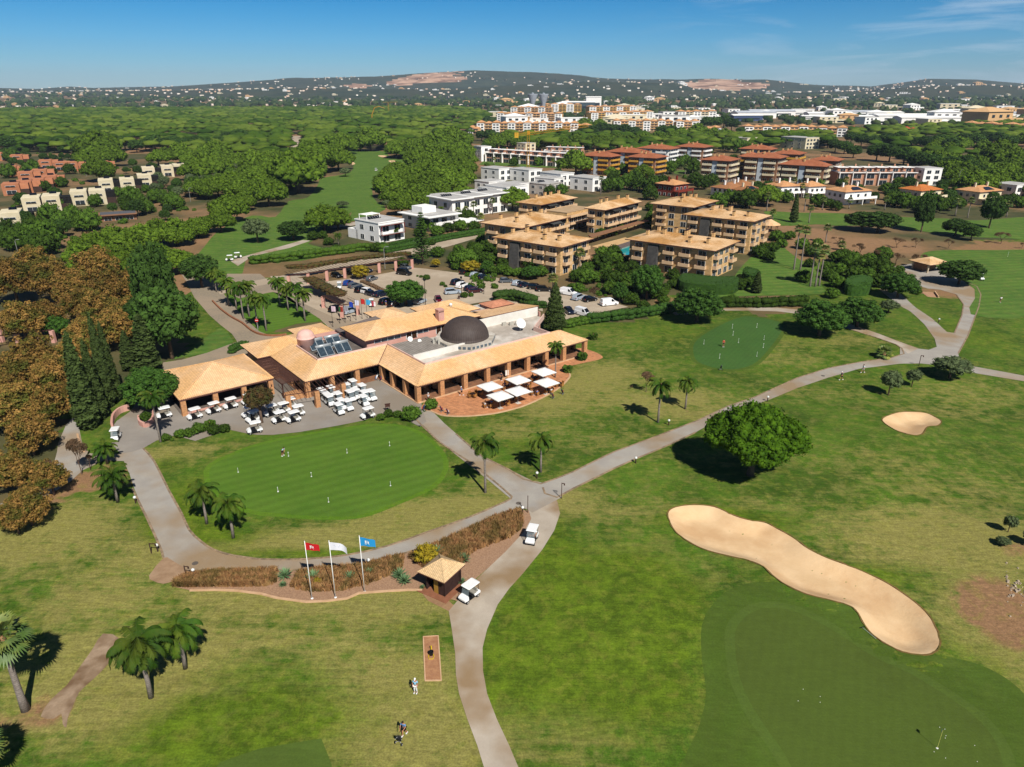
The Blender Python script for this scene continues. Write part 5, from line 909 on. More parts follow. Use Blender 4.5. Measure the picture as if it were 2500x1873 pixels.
# pink planters and walls near the yard entrance
def lowwall(c, s, h, th, mat, label, name='garden_wall', cat='wall'):
    P = smooth_poly(pts(c, s), 3, False); mb = MB(); A = np.array(P); T = np.gradient(A, axis=0); T /= np.linalg.norm(T, axis=1)[:, None]; Nn = np.stack([-T[:, 1], T[:, 0]], 1)*th/2; ox, oy = P[0]
    for i in range(len(P)-1):
        a, b, c_, d = A[i]-Nn[i], A[i]+Nn[i], A[i+1]+Nn[i+1], A[i+1]-Nn[i+1]; z0 = hz(*P[i])-.2; V = [(q[0]-ox, q[1]-oy, z) for z in (z0, z0+h+.2) for q in (a, d, c_, b)]
        mb.mesh(V, [(3, 2, 1, 0), (4, 5, 6, 7), (0, 1, 5, 4), (1, 2, 6, 5), (2, 3, 7, 6), (3, 0, 4, 7)])
    o = mb.build(name, mat); o.location = (ox, oy, 0); return tag(o, label, cat)
lowwall('E', '870,1570 880,1500 930,1450 1000,1425', 1.1, .35, PINK, 'curved pink garden wall left of the yard entrance')
lowwall('E', '1075,1500 1080,1540 1130,1560 1180,1520 1190,1460', .9, .3, PINK, 'pink kerb wall of the heart shaped planter', 'planter_wall', 'planter')
rows('shrub', .8, 'E: 1120,1470,90', 'low planting inside the pink planter')
lowwall('L', '600,200 620,270 650,330', .35, .3, M('pale_kerb', 'c9a583'), 'short pink kerb wall by the service road')
lowwall('E', '1640,590 1700,650 1780,710 1870,760 1930,810 2000,845 2100,858 2212,850', .45, .35, M('brick_kerb', '9c6a4c', '86583c', 2, kind='brick', p=(.3, .1)), 'curved brick kerb wall around the palm lawn', 'kerb_wall')
lowwall('B', '1085,1475 1260,1425 1340,1400', 1.3, .3, WHITE, 'white garden wall of the nearest villa')
# ================================================================ OTHER BUILDINGS
TAN = M('tan_stone', 'd0ae7c', 'c4a06e', .8, kind='brick', p=(1.2, .4), fine=.08, fsc=5); TANR = M('tan_roof', 'e0bc92', 'd4ae82', .3, kind='tile', p=(.5, .5), c3='b98a54', sc3=.09, rough=.9, spec=.1); BALC = M('balcony_render', 'd8b690', 'cdab84', .6, fine=.04); GREYS = M('grey_stone', '55524e', '403e3c', 1, kind='board', p=(.35, 1), fine=.15)
WHR = M('white_render', 'efede9', 'e6e4de', .4, fine=.03); REDR = M('red_roof', 'ab6b4c', '9c5e42', .3, kind='tile', p=(.6, .6), rough=.9, spec=.1); BRW = M('brown_render', '8a654c', '7d5b44', .5); OCH = M('ochre_render', 'c8983a', 'ba8a34', .5); CREAM = M('cream_render', 'd9cdb0', 'cdc09f', .4); DBR = M('dark_cladding', '3e2c24', '34241e', 1)
ORA = M('orange_render', 'b87a58', 'aa6e4e', .5); APR = M('apricot_roof', 'd29e70', 'c48e60', .3, kind='tile', p=(.8, .8), rough=.9, spec=.1); GRR = M('flat_roof_grey', 'b4b2ae', 'a3a09c', .3, fine=.08); WIN = M('window_glass', '1b2126', '2c353c', 1.5, rough=.2, spec=.6); SOL = M('solar_glass', '141a26', '1d2636', 2, rough=.2, spec=.6); STONE = M('villa_stone', '8c8174', '786e63', 2, fine=.2)
WMC = {}
def winmesh(w_, h_, gm=None):
    k = (round(w_, 1), round(h_, 1), (gm or WIN).name)
    if k not in WMC:
        m = MB(); w_, h_ = k[:2]
        for x in (-w_/2, w_/2): m.box(x, -.02, 0, .1, .1, h_)
        if w_ > 1.8: m.box(0, -.02, 0, .07, .08, h_)
        m.box(0, -.02, h_-.08, w_, .1, .08); m.mi = 1; m.box(0, .0, 0, w_, .05, h_); WMC[k] = m.me('window', [FRAME, gm or WIN])
    return WMC[k]
def wins(par, p0, ang, L, zs, n, w_, h_, m0=.1, skip=(), gm=None, off=.04):
    """a row of windows on the wall starting at p0 running along ang (outside is on the right hand side of the run)"""
    nx, ny = math.sin(ang), -math.cos(ang); me = winmesh(w_, h_, gm)
    for z in zs:
        for i in range(n):
            if i in skip: continue
            t = L*(m0+(1-2*m0)*(i+.5)/n); o = obj('window', me, par); o.location = (p0[0]+math.cos(ang)*t+nx*off, p0[1]+math.sin(ang)*t+ny*off, z); o.rotation_euler = (0, 0, ang)
BMC = {}
def balc(par, x, y, z, ang, w_, d_=1.3, h_=1.0, mat=None, plant=False):
    mat = mat or BALC; k = (round(w_, 1), mat.name)
    if k not in BMC:
        m = MB(); w2 = k[0]; m.box(0, -d_/2, 0, w2, d_, .2); m.box(0, -d_+.06, .2, w2, .12, h_-.2, 0); m.box(-w2/2+.06, -d_/2, .2, .12, d_-.13, h_-.2); m.box(w2/2-.06, -d_/2, .2, .12, d_-.13, h_-.2); BMC[k] = m.me('balcony', mat)
    o = obj('balcony', BMC[k], par); o.location = (x, y, z); o.rotation_euler = (0, 0, ang); return o
CHM = MB(); CHM.box(0, 0, 0, 1.1, .8, 1.9); CHM.mi = 1; CHM.box(0, 0, 1.9, 1.25, .95, .16); CHIM = CHM.me('chimney', [TAN, DBR])
def frame3(c, Lp, Fp, Rp, z, a_left=142):
    """front corner and the two side lengths of a block from three eave corners"""
    a, b, d = at0(c, *Lp, z), at0(c, *Fp, z), at0(c, *Rp, z); return b, math.dist(a, b), math.dist(b, d)
def block(name, label, c, Lp, Fp, Rp, ze, floors, wallm, roofm, over=1.2, al=142, lens=None, rise=1.9, chim=(), balm=None, group=None, style='spot', cat='building', base=0):
    """hip roofed block; local x runs along the right-hand face, y along the left-hand face, origin at the front corner"""
    (fx, fy), Ll, Rl = frame3(c, Lp, Fp, Rp, ze); 
    if lens: Ll, Rl = lens
    an = R_(al-90); t = thing(name, label, cat, (fx, fy, base), an, group); m = MB(); hip(m, 0, 0, Rl, Ll, ze-base, rise, th=.28); rf = m.build('roof', [roofm, GUT], t)
    o = over; w_, d_ = Rl-2*o, Ll-2*o; m = MB(); m.box(Rl/2, Ll/2, -1, w_, d_, ze-base+.9); m.build('wall', wallm, t); fh = (ze-base)/floors; zs = [fh*i+.35 for i in range(floors)]
    if style == 'spot':
        # right face (y = o): columns with balconies near the corners; left face (x = o)
        nR = max(2, int(w_/4.2)); nL = max(3, int(d_/4.6))
        wins(t, (o, o), 0, w_, zs, nR, 2.4, 1.9, .02); wins(t, (o, Ll-o), -PI/2, d_, zs, nL, 2.4, 1.9, .02, skip=(nL//3,))
        for f in range(1, floors):
            for i in (0, nR-1): balc(t, o+w_*(.02+.96*(i+.5)/nR), o, fh*f, 0, 3.6, mat=balm)
            for i in range(nL):
                if i != nL//3: balc(t, o, Ll-o-d_*(.02+.96*(i+.5)/nL), fh*f, -PI/2, 3.4, mat=balm)
        q = Ll-o-d_*(.02+.96*(nL//3+.5)/nL); m = MB(); m.mesh([(o-1.6, q-1.7, 0), (o, q-1.7, 0), (o, q+1.7, 0), (o-1.6, q+1.7, 0), (o-.8, q-1.7, ze-base-.9), (o, q-1.7, ze-base-.9), (o, q+1.7, ze-base-.9), (o-.8, q+1.7, ze-base-.9)], [(4, 5, 6, 7), (0, 1, 5, 4), (3, 0, 4, 7), (2, 3, 7, 6)]); 
        m.build('stone_lift_tower', GREYS, t)
    elif style == 'band':
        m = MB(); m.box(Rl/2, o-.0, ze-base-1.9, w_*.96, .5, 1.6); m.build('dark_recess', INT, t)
        wins(t, (o, o), 0, w_, zs, max(3, int(w_/3.4)), 2.5, 1.9, .02, off=.06); wins(t, (o, Ll-o), -PI/2, d_, zs, max(2, int(d_/4.5)), 2.2, 1.9, .03)
        for f in range(1, floors):
            k = 3; [balc(t, o+w_*(i+.5)/k, o-.02*i, fh*f, 0, w_/k*.93, 1.8, mat=balm) for i in range(k)]
            balc(t, o, Ll-o-d_*.25, fh*f, -PI/2, min(4, d_*.4), mat=balm)
            balc(t, Rl-o, o+d_*.3, fh*f, PI/2, min(4, d_*.5), mat=balm)
        for i in range(2): m = MB(); x = o+w_*(.28+.42*i); m.mesh([(x-3, o-.2, ze-base-.5), (x+3, o-.2, ze-base-.5), (x+3, o-2.3, ze-base-1.1), (x-3, o-2.3, ze-base-1.1)], [(0, 1, 2, 3), (3, 2, 1, 0)]); m.build('awning', M('awning_grey', '4a4a48', '5a5a58', 3), t)
    elif style == 'ochre':
        wins(t, (o, o), 0, w_, zs, max(2, int(w_/4)), 2.4, 1.6, .03); wins(t, (o, Ll-o), -PI/2, d_, zs, max(3, int(d_/4)), 2.4, 1.6, .03)
        for f in range(1, floors): balc(t, Rl/2, o, fh*f, 0, w_*.85, 1.5, 1.2, mat=balm); [balc(t, o, o+d_*q, fh*f, -PI/2, d_*.34, 1.5, 1.2, mat=balm) for q in (.22, .78)]
        m = MB(); m.box(o-.25, Ll/2, 0, .5, 3, ze-base-.3); m.build('pale_panel', M('pale_blue_panel', 'a9b4bd', 'b4bec6', 1), t)
    for u, v in chim:   # fractions across the roof
        x, y = Rl*u, Ll*v; dd = min(x, Rl-x, y, Ll-y); hh = min(Rl, Ll)/2; z = ze-base+rise*dd/hh; q = obj('chimney', CHIM, t); q.location = (x, y, z-.4)
    return t
TC = ((.25, .15), (.2, .33), (.45, .45), (.7, .5), (.62, .62), (.4, .68), (.3, .84), (.75, .86))
G = 'tan apartment blocks with chimneys'
block('apartment_block', 'nearest left tan apartment block with a grey stone lift tower', 'C', (165,1195), (700,1278), (975,1210), 9.0, 3, TAN, TANR, chim=TC, group=G)
block('apartment_block', 'nearest right tan apartment block with a grey stone lift tower and white vans below', 'C', (1190,1210), (1885,1305), (2120,1230), 9.0, 3, TAN, TANR, chim=TC+((.8, .25),), group=G)
block('apartment_block', 'tan apartment block directly behind the left lift tower block', 'C', (70,1085), (390,1130), (800,1045), 9.8, 3, TAN, TANR, style='band', chim=((.15, .3), (.3, .5), (.2, .75), (.5, .4), (.62, .55), (.8, .5)), group=G)
block('apartment_block', 'tan apartment block in the middle with dark awnings and planted balconies', 'C', (880,970), (1035,990), (1350,925), 9.8, 3, TAN, TANR, style='band', chim=((.15, .5), (.35, .6), (.6, .5), (.8, .4)), group=G)
block('apartment_block', 'rearmost left tan apartment block beside the white villas', 'C', (330,930), (540,950), (850,895), 9.8, 3, TAN, TANR, style='band', chim=((.2, .5), (.5, .6), (.55, .45), (.8, .5)), group=G)
block('apartment_block', 'long tan apartment block on the right above the garden lawn', 'C', (1645,1025), (2185,1080), (2290,1050), 11.5, 4, TAN, TANR, chim=TC[:6], group=G, lens=(26, 17))
block('apartment_block', 'rearmost right tan apartment block with blue grey awnings', 'C', (1415,930), (1720,970), (2030,935), 11, 4, TAN, TANR, style='band', lens=(19, 24), chim=((.2, .4), (.45, .5), (.6, .6), (.75, .4), (.9, .6)), group=G)
# linking wing, walkway and pool of the tan flats
X, Y = at0('C', 915, 990, 6.5); t = thing('linking_wing', 'flat roofed tan wing with planted terraces linking two apartment blocks', 'building', (X, Y, 0), R_(52)); m = MB(); m.box(-7, 6, 0, 18, 11, 7.2); m.build('wall', TAN, t); m = MB(); m.box(-7, 6, 7.2, 18.2, 11.2, .2); m.build('roof', M('terrace_roof', 'b59a78', 'a88c6a', .6), t)
for z in (2.6, 5.4): balc(t, -7, .5, z, 0, 17, 1.6)
wins(t, (-16, .5), 0, 18, (.3, 3.2), 5, 2.6, 1.8)
P = pts('C', '900,1240 1350,1110 1370,1125 930,1260'); t = thing('covered_walkway', 'long brown covered walkway beside the pool of the tan apartments', 'walkway', (*P[0], 0)); m = MB(); m.prism([(x-P[0][0], y-P[0][1]) for x, y in P], 2.6, 2.85); m.build('roof', M('walkway_roof', '8a6448', '7b573d', 1), t)
for k in range(9): u = k/8; m = MB(); m.box((P[1][0]-P[0][0])*u+.5, (P[1][1]-P[0][1])*u-.6, 0, .3, .3, 2.6); m.build('post', BRW, t)
o = drape('pool_terrace', pts('C', '930,1270 1190,1200 1260,1230 1250,1330 1120,1330 1010,1290'), M('pool_paving', 'c9a678', 'bb9869', .5), .06, step=8)
o = drape('swimming_pool', smooth_poly(pts('C', '1130,1300 1200,1275 1250,1265 1255,1330 1180,1335 1125,1312'), 2), M('pool_water', '1f8f92', '2aa0a0', .6, rough=.05, spec=.8), .09, step=8); o['label'] = 'turquoise swimming pool'
drape('pool_deck', pts('C', '1040,1290 1240,1225 1255,1262 1130,1298 1100,1320'), M('pool_deck', '6a5c58', '5c504c', 1), .075, step=8)
# modern white villas
def villa(label, c, fx, fy, al, w_, d_, h, name='white_villa', mats=(WHR, GRR), nwin=3, solar=False, floors=2, group=None, over=0, upper=None, cat='villa', z0=0, wing=None, gm=None):
    """flat roofed villa; (fx,fy) = pixel of the front corner at the ground, x along the right face, y along the left face"""
    X, Y = at0(c, fx, fy, 0); t = thing(name, label, cat, (X, Y, z0), R_(al-90), group); fh = h/floors; m = MB(); m.box(w_/2, d_/2, -1, w_, d_, h+1); m.build('wall', mats[0], t)
    m = MB(); m.box(w_/2-over/2, d_/2-over/2, h, w_+.4+over, d_+.4+over, .35); m.build('roof_slab', mats[0], t); m = MB(); m.box(w_/2, d_/2, h+.35, w_-.2, d_-.2, .03); m.build('flat_roof', mats[1], t)
    wins(t, (0, 0), 0, w_, [fh*i+.3 for i in range(floors)], nwin, min(2.8, w_/nwin*.7), fh*.62, .05, gm=gm); wins(t, (0, d_), -PI/2, d_, [fh*i+.5 for i in range(floors)], max(2, nwin-1), min(2.2, d_/nwin*.6), fh*.5, .08, gm=gm)
    if upper: m = MB(); m.box(*upper[:2], h+.3, *upper[2:]); m.build('upper_box', mats[0], t)
    if wing: m = MB(); m.box(*wing[:2], 0, *wing[2:]); m.build('side_wing', mats[0], t)
    if solar:
        for k in range(5): m = MB(); x = w_*.2+k*1.15; m.mesh([(x-.5, d_*.55, h+.45), (x+.5, d_*.55, h+.45), (x+.5, d_*.55+1.5, h+1.25), (x-.5, d_*.55+1.5, h+1.25)], [(0, 1, 2, 3), (3, 2, 1, 0)]); m.build('solar_panel', SOL, t)
    return t
v = villa('nearest white villa with a red framed balcony and roof pergola', 'G', 445, 895, 138, 12, 14, 7.2, solar=True, nwin=2, wing=(3, 16, 6, 6, 3.5))
for a in ((0, -1.8, 2.9, 11, .25, .18), (0, -1.8, 6.3, 11, .25, .22), (0, -1.8, 2.9, .25, .25, 3.5), (10.8, -1.8, 2.9, .25, .25, 3.5)): m = MB(); m.box(a[0]+(a[3]/2 if a[3] > 1 else 0), a[1], a[2], a[3], a[4], a[5]); m.build('red_frame', M('red_metal', '6e1d16', rough=.5), v)
m = MB(); m.box(5.5, -.9, 2.9, 11, 1.8, .15); m.box(5.5, -.9, 6.42, 11, 1.8, .1); m.build('balcony_floor', GRR, v)
m = MB(); [m.box(x, y, 6.9, .2, .2, 2.3) for x, y in ((1, 8), (1, 12.5), (7, 12.5), (7, 8))]; [m.box(4, 8+k*.65, 9.2, 6.4, .12, .12) for k in range(8)]; m.build('roof_pergola', WHR, v)
v = villa('white villa with a wide flat roof beside the tall tiered conifer', 'G', 960, 775, 135, 15, 18, 5.6, nwin=3, over=2, upper=(6, 11, 7, 7, 2.6)); m = MB(); m.box(17.5, -2, 0, 7, 8, 2.8); m.build('stone_garage', STONE, v); m = MB(); m.box(17, -2.5, 2.8, 10, 11, .35); m.build('garage_roof', WHR, v)
villa('first of three white villas with solar arrays on thick roof slabs', 'G', 1190, 650, 132, 11, 17, 8.2, solar=True, over=1.2, nwin=2); villa('middle of three white villas with solar arrays on thick roof slabs', 'G', 1390, 615, 132, 11, 17, 8.2, solar=True, over=1.2, nwin=2)
villa('last of three white villas with solar arrays on thick roof slabs', 'G', 1570, 590, 132, 11, 18, 8.4, solar=True, over=1.0, nwin=2); villa('grey and white villa with tilted roof lights behind the fan palms', 'G', 1740, 500, 132, 14, 16, 8, nwin=3, mats=(WHR, GRR))
villa('grey stone faced modern villa with a teal window', 'C', 580, 880, 138, 13, 13, 5.8, mats=(M('grey_render', 'b5afa6', 'a8a299', .5), GRR), nwin=2, solar=True); villa('white block villa behind the grey stone faced one', 'C', 640, 830, 140, 10, 14, 5.6, nwin=2)
for i, (x, y) in enumerate(((215, 765), (445, 775), (690, 810), (935, 848))): villa(['leftmost of the four new white villas by the crane', 'white villa directly behind the crane mast', 'third new white villa right of the crane', 'rightmost of the four new white villas near the palm'][i], 'C', x, y, 133, 11.5, 17, 7.0, nwin=2, floors=2, group='new white villas in a row')
villa('plain white cube villa between the solar villas and the pines', 'G', 1100, 560, 132, 9, 12, 6, nwin=2); villa('white villa squeezed behind the fan palms', 'G', 1640, 500, 132, 10, 14, 7, nwin=2); villa('white villa below the first new villa', 'G', 1560, 400, 132, 12, 12, 6.5, nwin=2); villa('white villa with a low wing beside the orange earth', 'G', 1800, 420, 132, 12, 12, 6, nwin=2)
# crane
X, Y = at0('C', 440, 755, 0); t = thing('tower_crane', 'yellow tower crane standing among the new white villas', 'crane', (X, Y, 0), 0); YEL = M('crane_yellow', 'b8841a', 'a87614', 1, rough=.5)
def lattice(m, a, b, w_, n, up=Vector((0, 0, 1))):
    a, b = Vector(a), Vector(b); d = (b-a).normalized(); s = d.cross(up).normalized()*w_/2; u = s.cross(d).normalized()*w_/2; cs = [s+u, s-u, -s-u, -s+u]
    for q in cs: m.tube([a+q, b+q], w_*.06+.03, 4)
    for k in range(n):
        p, r = a.lerp(b, k/n), a.lerp(b, (k+1)/n)
        for i in range(4): m.tube([p+cs[i], r+cs[(i+1) % 4]], w_*.03+.02, 3)
m = MB(); lattice(m, (0, 0, 0), (0, 0, 27), 1.5, 18, Vector((1, 0, 0))); m.build('mast', YEL, t); d_ = Vector((math.cos(R_(16)), math.sin(R_(16)), .03))
m = MB(); lattice(m, (0, 0, 27.5), tuple(Vector((0, 0, 27.5))+Vector((38, 14, 4.2))), 1.3, 30); m.build('jib', YEL, t); m = MB(); lattice(m, (0, 0, 27.5), (-8, -2.6, 27.3), 1.3, 7); m.box(0, 0, 27, 1.8, 1.8, 2.2); m.build('counter_jib', YEL, t); m = MB(); m.box(-7.4, -2.4, 25.3, 2.4, 1.2, 3); m.build('counterweight', M('crane_block', 'c99a2c', rough=.6), t)
X, Y = at0('B', 975, 475, 0); t = thing('concrete_pump', 'yellow folding boom arm rising out of the pine wood', 'crane', (X, Y, 0)); m = MB(); m.tube([(0, 0, 0), (.5, 0, 13), (6, 0, 25), (14, 0, 27), (24, 0, 24)], [.9, .8, .7, .6, .4], 5); m.build('boom', YEL, t)
X, Y = at0('B', 1105, 420, 0); t = thing('tower_crane', 'far orange tower crane over the pine wood', 'crane', (X, Y, 0)); m = MB(); lattice(m, (0, 0, 0), (0, 0, 28), 1.8, 10, Vector((1, 0, 0))); m.build('mast', YEL, t); m = MB(); lattice(m, (-12, 3, 28), (22, -6, 29), 1.5, 12); m.build('jib', YEL, t)
# water tower
WT = M('water_tower_concrete', '9aa0a8', '8a9098', .3)
for i, dx in enumerate((0, 19)):
    X, Y = at0('Y', 900+dx*0, 430, 0); X += dx*1.35
    t = thing('water_tower', ['left funnel of the twin grey water towers', 'right funnel of the twin grey water towers'][i], 'water tower', (X-3, Y*.62+400, 0)); m = MB(); m.lathe(0, 0, [(5, 0), (4, 16), (5, 24), (12, 44), (12.2, 45.5), (11, 45.6)], 20); m.build('tank', WT, t, True); m = MB(); m.lathe(0, 0, [(3, 45.4), (2.4, 48), (.1, 48.4)], 12); m.build('cap', WT, t, True)
# red roofed flats
def red(label, c, Lp, Fp, Rp, ze, floors, wm, bm, style='ochre', lens=None, al=144, base=0):
    return block('apartment_block', label, c, Lp, Fp, Rp, ze, floors, wm, REDR, 1.6, al, lens, 2.6, ((.35, .5), (.6, .45), (.5, .7)), bm, 'red roofed blocks of flats', style, base=base)
red('left red roofed block with ochre balconies and a satellite dish', 'C', (825,565), (1080,580), (1130,545), 12, 4, BRW, OCH, lens=(24, 16)); red('middle red roofed block with yellow balconies and a blue panel', 'C', (1060,535), (1300,550), (1400,530), 14, 4, BRW, OCH, lens=(26, 18))
red('front red roofed block with curved yellow balconies', 'C', (1215,575), (1430,590), (1530,560), 12.5, 4, BRW, OCH, lens=(22, 20)); red('rear red roofed block with white corner balconies', 'C', (1310,510), (1530,522), (1610,508), 14, 5, WHR, WHR, lens=(26, 20))
red('red roofed block with white balconies behind the yellow trees', 'C', (1625,495), (1800,508), (1890,492), 13, 4, BRW, WHR, lens=(24, 20)); red('square red roofed block with cream bay balconies', 'C', (1770,600), (2000,612), (2095,590), 13, 4, BRW, CREAM, lens=(20, 20))
red('tall brown red roofed block at the back right', 'D', (80,515), (260,525), (345,510), 13, 4, BRW, CREAM, lens=(24, 18)); red('wide red roofed block with beige balconies and a pale blue panel', 'D', (75,575), (330,592), (440,575), 14, 4, BRW, CREAM, lens=(24, 20))
red('red roofed block behind the townhouses with a cream balcony', 'D', (380,550), (480,562), (580,550), 13, 4, BRW, OCH, lens=(20, 20)); red('right red roofed block with beige balconies over the palms', 'D', (400,630), (690,655), (770,640), 13, 4, BRW, CREAM, lens=(27, 14))
red('small red roofed block at the end of the white terrace', 'D', (620,600), (780,612), (880,605), 12, 3, BRW, CREAM, lens=(18, 18)); red('red roofed block cut by the yellow trees', 'C', (2120,575), (2200,580), (2260,572), 13, 4, BRW, OCH, lens=(12, 14))
# villas with hipped roofs
def hipvilla(label, c, fx, fy, al, w_, d_, h, wm=WHR, rm=APR, solar=False, z0=0, porch=True):
    X, Y = at0(c, fx, fy, 0); t = thing('villa', label, 'villa', (X, Y, z0), R_(al-90)); m = MB(); m.box(w_/2, d_/2, -1, w_, d_, h+1); m.build('wall', wm, t); m = MB(); hip(m, -.7, -.7, w_+.7, d_+.7, h, 2.2); m.build('roof', [rm, GUT], t)
    wins(t, (0, 0), 0, w_, (.4, h/2+.3), 3, 1.6, 1.5, .08); wins(t, (0, d_), -PI/2, d_, (.4, h/2+.3), 3, 1.5, 1.5, .1)
    for q in (.25, .8): m = MB(); m.box(w_*q, d_*.5, h+1, .8, .8, 2.6); m.build('chimney', wm, t)
    if porch: m = MB(); m.box(w_/2, -1.8, h*.45, w_+1, 3.6, .3); [m.box(x, -3.3, 0, .35, .35, h*.45) for x in (0, w_/2, w_)]; m.box(w_/2, -3.4, h*.45+.3, w_+1, .15, .9); m.build('terrace', wm, t)
    if solar: m = MB(); m.mesh([(w_*.3, .6, h+.62), (w_*.7, .6, h+.62), (w_*.62, 3.2, h+1.75), (w_*.38, 3.2, h+1.75)], [(0, 1, 2, 3)]); m.build('solar_panel', SOL, t)
    return t
hipvilla('white villa with apricot roof left of the tall palm', 'D', 330, 900, 110, 12, 12, 6); hipvilla('white villa wing with apricot roof right of the tall palm', 'D', 540, 900, 110, 11, 10, 6); hipvilla('pale blue grey villa with a solar array on its tan roof', 'D', 820, 950, 112, 17, 13, 6.2, WHR, APR, True)
hipvilla('villa with a bright orange roof behind the dark conifer', 'D', 1400, 940, 115, 15, 12, 6.2, CREAM, M('orange_tiles', 'c97a3c', 'b96c34', .3, kind='tile', p=(.6, .6))); hipvilla('white villa with pale pinkish roof and three chimneys', 'D', 1850, 950, 115, 17, 12, 6.2, CREAM, APR, True)
villa('blue and white modern villa cut by the right edge', 'D', 2130, 910, 115, 14, 12, 7, nwin=3); villa('low villa at the right edge beyond the tee', 'D', 2190, 900, 115, 12, 12, 5) if False else None
hipvilla('red walled villa with gabled terracotta roofs', 'C', 1560, 890, 130, 12, 12, 6.2, M('red_render', '7c2f20', '6c281c', .5), APR); hipvilla('low terracotta roofed house left of the red villa', 'C', 1420, 850, 130, 12, 9, 3.5, M('pink_render', 'b98468', 'a9765c', .5), APR, porch=False)
hipvilla('white house with brown tiled roofs beside the square flats', 'C', 1985, 895, 125, 14, 12, 4.5, WHR, M('brown_tiles', 'a8744c', '986640', .3, kind='tile', p=(.6, .6)), porch=False); hipvilla('small brown roofed house behind the white one', 'C', 2090, 860, 125, 12, 12, 4, WHR, M('brown_tiles', 'a8744c'), porch=False)
hipvilla('brown tiled villa beside the solar array, in the trees', 'D', 60, 905, 125, 14, 10, 4, CREAM, M('brown_tiles', 'a8744c'), True, porch=False)
# terraces of townhouses
def terrace(label, c, fx, fy, tx, ty, n, d_, h, wm, deck=None, name='terraced_house', group=None, cat='house', labs=None, setb=True):
    """a row of n houses from pixel (fx,fy) to (tx,ty); each house is its own thing"""
    A, B = at0(c, fx, fy, 0), at0(c, tx, ty, 0); L = math.dist(A, B); an = math.atan2(B[1]-A[1], B[0]-A[0]); w_ = L/n; root = None
    for i in range(n):
        x, y = A[0]+(B[0]-A[0])*i/n, A[1]+(B[1]-A[1])*i/n; lb = labs[i] if labs and i < len(labs) else label
        if root is None:
            t = root = thing(name, lb, cat, (x, y, 0), an, group); m = MB(); m.box(w_/2, d_/2, -1, w_*.985, d_, h+1-2.6); m.build('wall', wm, t); m = MB(); m.box(w_*.12, d_/2-.6, 0, .35, d_+1.4, h-2); m.box(w_/2, -.3, h-2.75, w_, 1.4, .3); m.build('white_frame', WHR, t)
            m = MB(); m.box(w_*.55, d_*.62, h-2.6, w_*.75, d_*.55, 2.5); m.build('upper_room', deck or wm, t); m = MB(); m.box(w_*.55, d_*.6, h-.1, w_*.85, d_*.65, .2); m.build('roof_slab', WHR, t); m = MB(); m.box(w_*.8, d_*.8, h, .7, .7, 1.5); m.build('chimney', deck or wm, t)
            wins(t, (0, 0), 0, w_, (.3, h/2-1), 1, w_*.6, (h-2.6)/2*.75, .1); wins(t, (w_*.2, d_*.345), 0, w_*.75, (h-2.5,), 1, w_*.4, 1.9, .1)
            continue
        dup(root, (x, y, 0), an, lb)
PK = M('pinkish_render', 'b98a6e', 'a97b60', .6)
terrace('pinkish brown townhouse with white frames above the white villas', 'C', 110, 615, 720, 660, 9, 11, 9.5, PK, PK, group='townhouses with white frames', labs=['first townhouse of the framed terrace next to the tall white block']); terrace('townhouse of the rear framed terrace behind the first one', 'C', 560, 590, 850, 600, 5, 10, 9, PK, PK, group='rear townhouses with white frames')
terrace('townhouse with white frames and roof terraces on the right', 'D', 760, 800, 1370, 800, 6, 12, 10, PK, PK, group='townhouses on the right', labs=['first townhouse of the right terrace beside the red roofed block']); villa('tall white end house of the right terrace', 'D', 1420, 800, 100, 12, 12, 9.5, nwin=2, floors=3)
villa('plain tall white block at the left end of the framed terrace', 'C', 80, 615, 120, 9, 12, 11, nwin=1, floors=3); villa('pale cream block behind the crane jib', 'C', 420, 560, 130, 12, 12, 9, mats=(CREAM, GRR), nwin=2, floors=3)
villa('white arched block behind the red roofs', 'D', 70, 510, 130, 20, 16, 9, mats=(CREAM, GRR), nwin=4, floors=2, cat='building'); villa('stepped white block of flats behind the red roofs', 'D', 520, 520, 120, 20, 30, 10, mats=(CREAM, GRR), nwin=4, floors=3, cat='building'); villa('low cream terraced building behind the square flats', 'C', 2050, 530, 130, 20, 14, 6, mats=(CREAM, APR), nwin=4, cat='building')
# cream and orange houses on the left
def cream(c, x, y, label, mats=(CREAM, GRR), w_=7.2, d_=13, h=7, al=118, group='cream houses with slanted fronts', name='cream_house'):
    X, Y = at0(c, x, y, 0); t = thing(name, label, 'house', (X, Y, 0), R_(al-90), group); m = MB()
    m.mesh([(0, 0, 0), (w_, 0, 0), (w_, d_, 0), (0, d_, 0), (0, -1.2, h), (w_, -1.2, h), (w_, d_, h), (0, d_, h)], [(3, 2, 1, 0), (4, 5, 6, 7), (0, 1, 5, 4), (1, 2, 6, 5), (2, 3, 7, 6), (3, 0, 4, 7)]); m.build('wall', mats[0], t)
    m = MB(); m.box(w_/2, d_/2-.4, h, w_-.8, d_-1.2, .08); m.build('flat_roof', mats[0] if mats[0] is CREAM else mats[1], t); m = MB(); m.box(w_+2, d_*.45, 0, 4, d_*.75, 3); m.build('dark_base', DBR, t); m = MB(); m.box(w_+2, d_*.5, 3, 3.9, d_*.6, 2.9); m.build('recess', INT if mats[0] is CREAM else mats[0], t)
    wins(t, (.3, -.42), 0, w_-.6, (.9,), 1, w_*.55, 1.9, .1, off=.25); wins(t, (.3, -.9), 0, w_-.6, (4.6,), 1, w_*.55, .7, .1, off=.25); m = MB(); m.mesh([(w_*.4, d_*.6, h+.2), (w_*.8, d_*.6, h+.2), (w_*.8, d_*.6+1.6, h+1), (w_*.4, d_*.6+1.6, h+1)], [(0, 1, 2, 3), (3, 2, 1, 0)]); m.build('solar_panel', SOL, t); return t
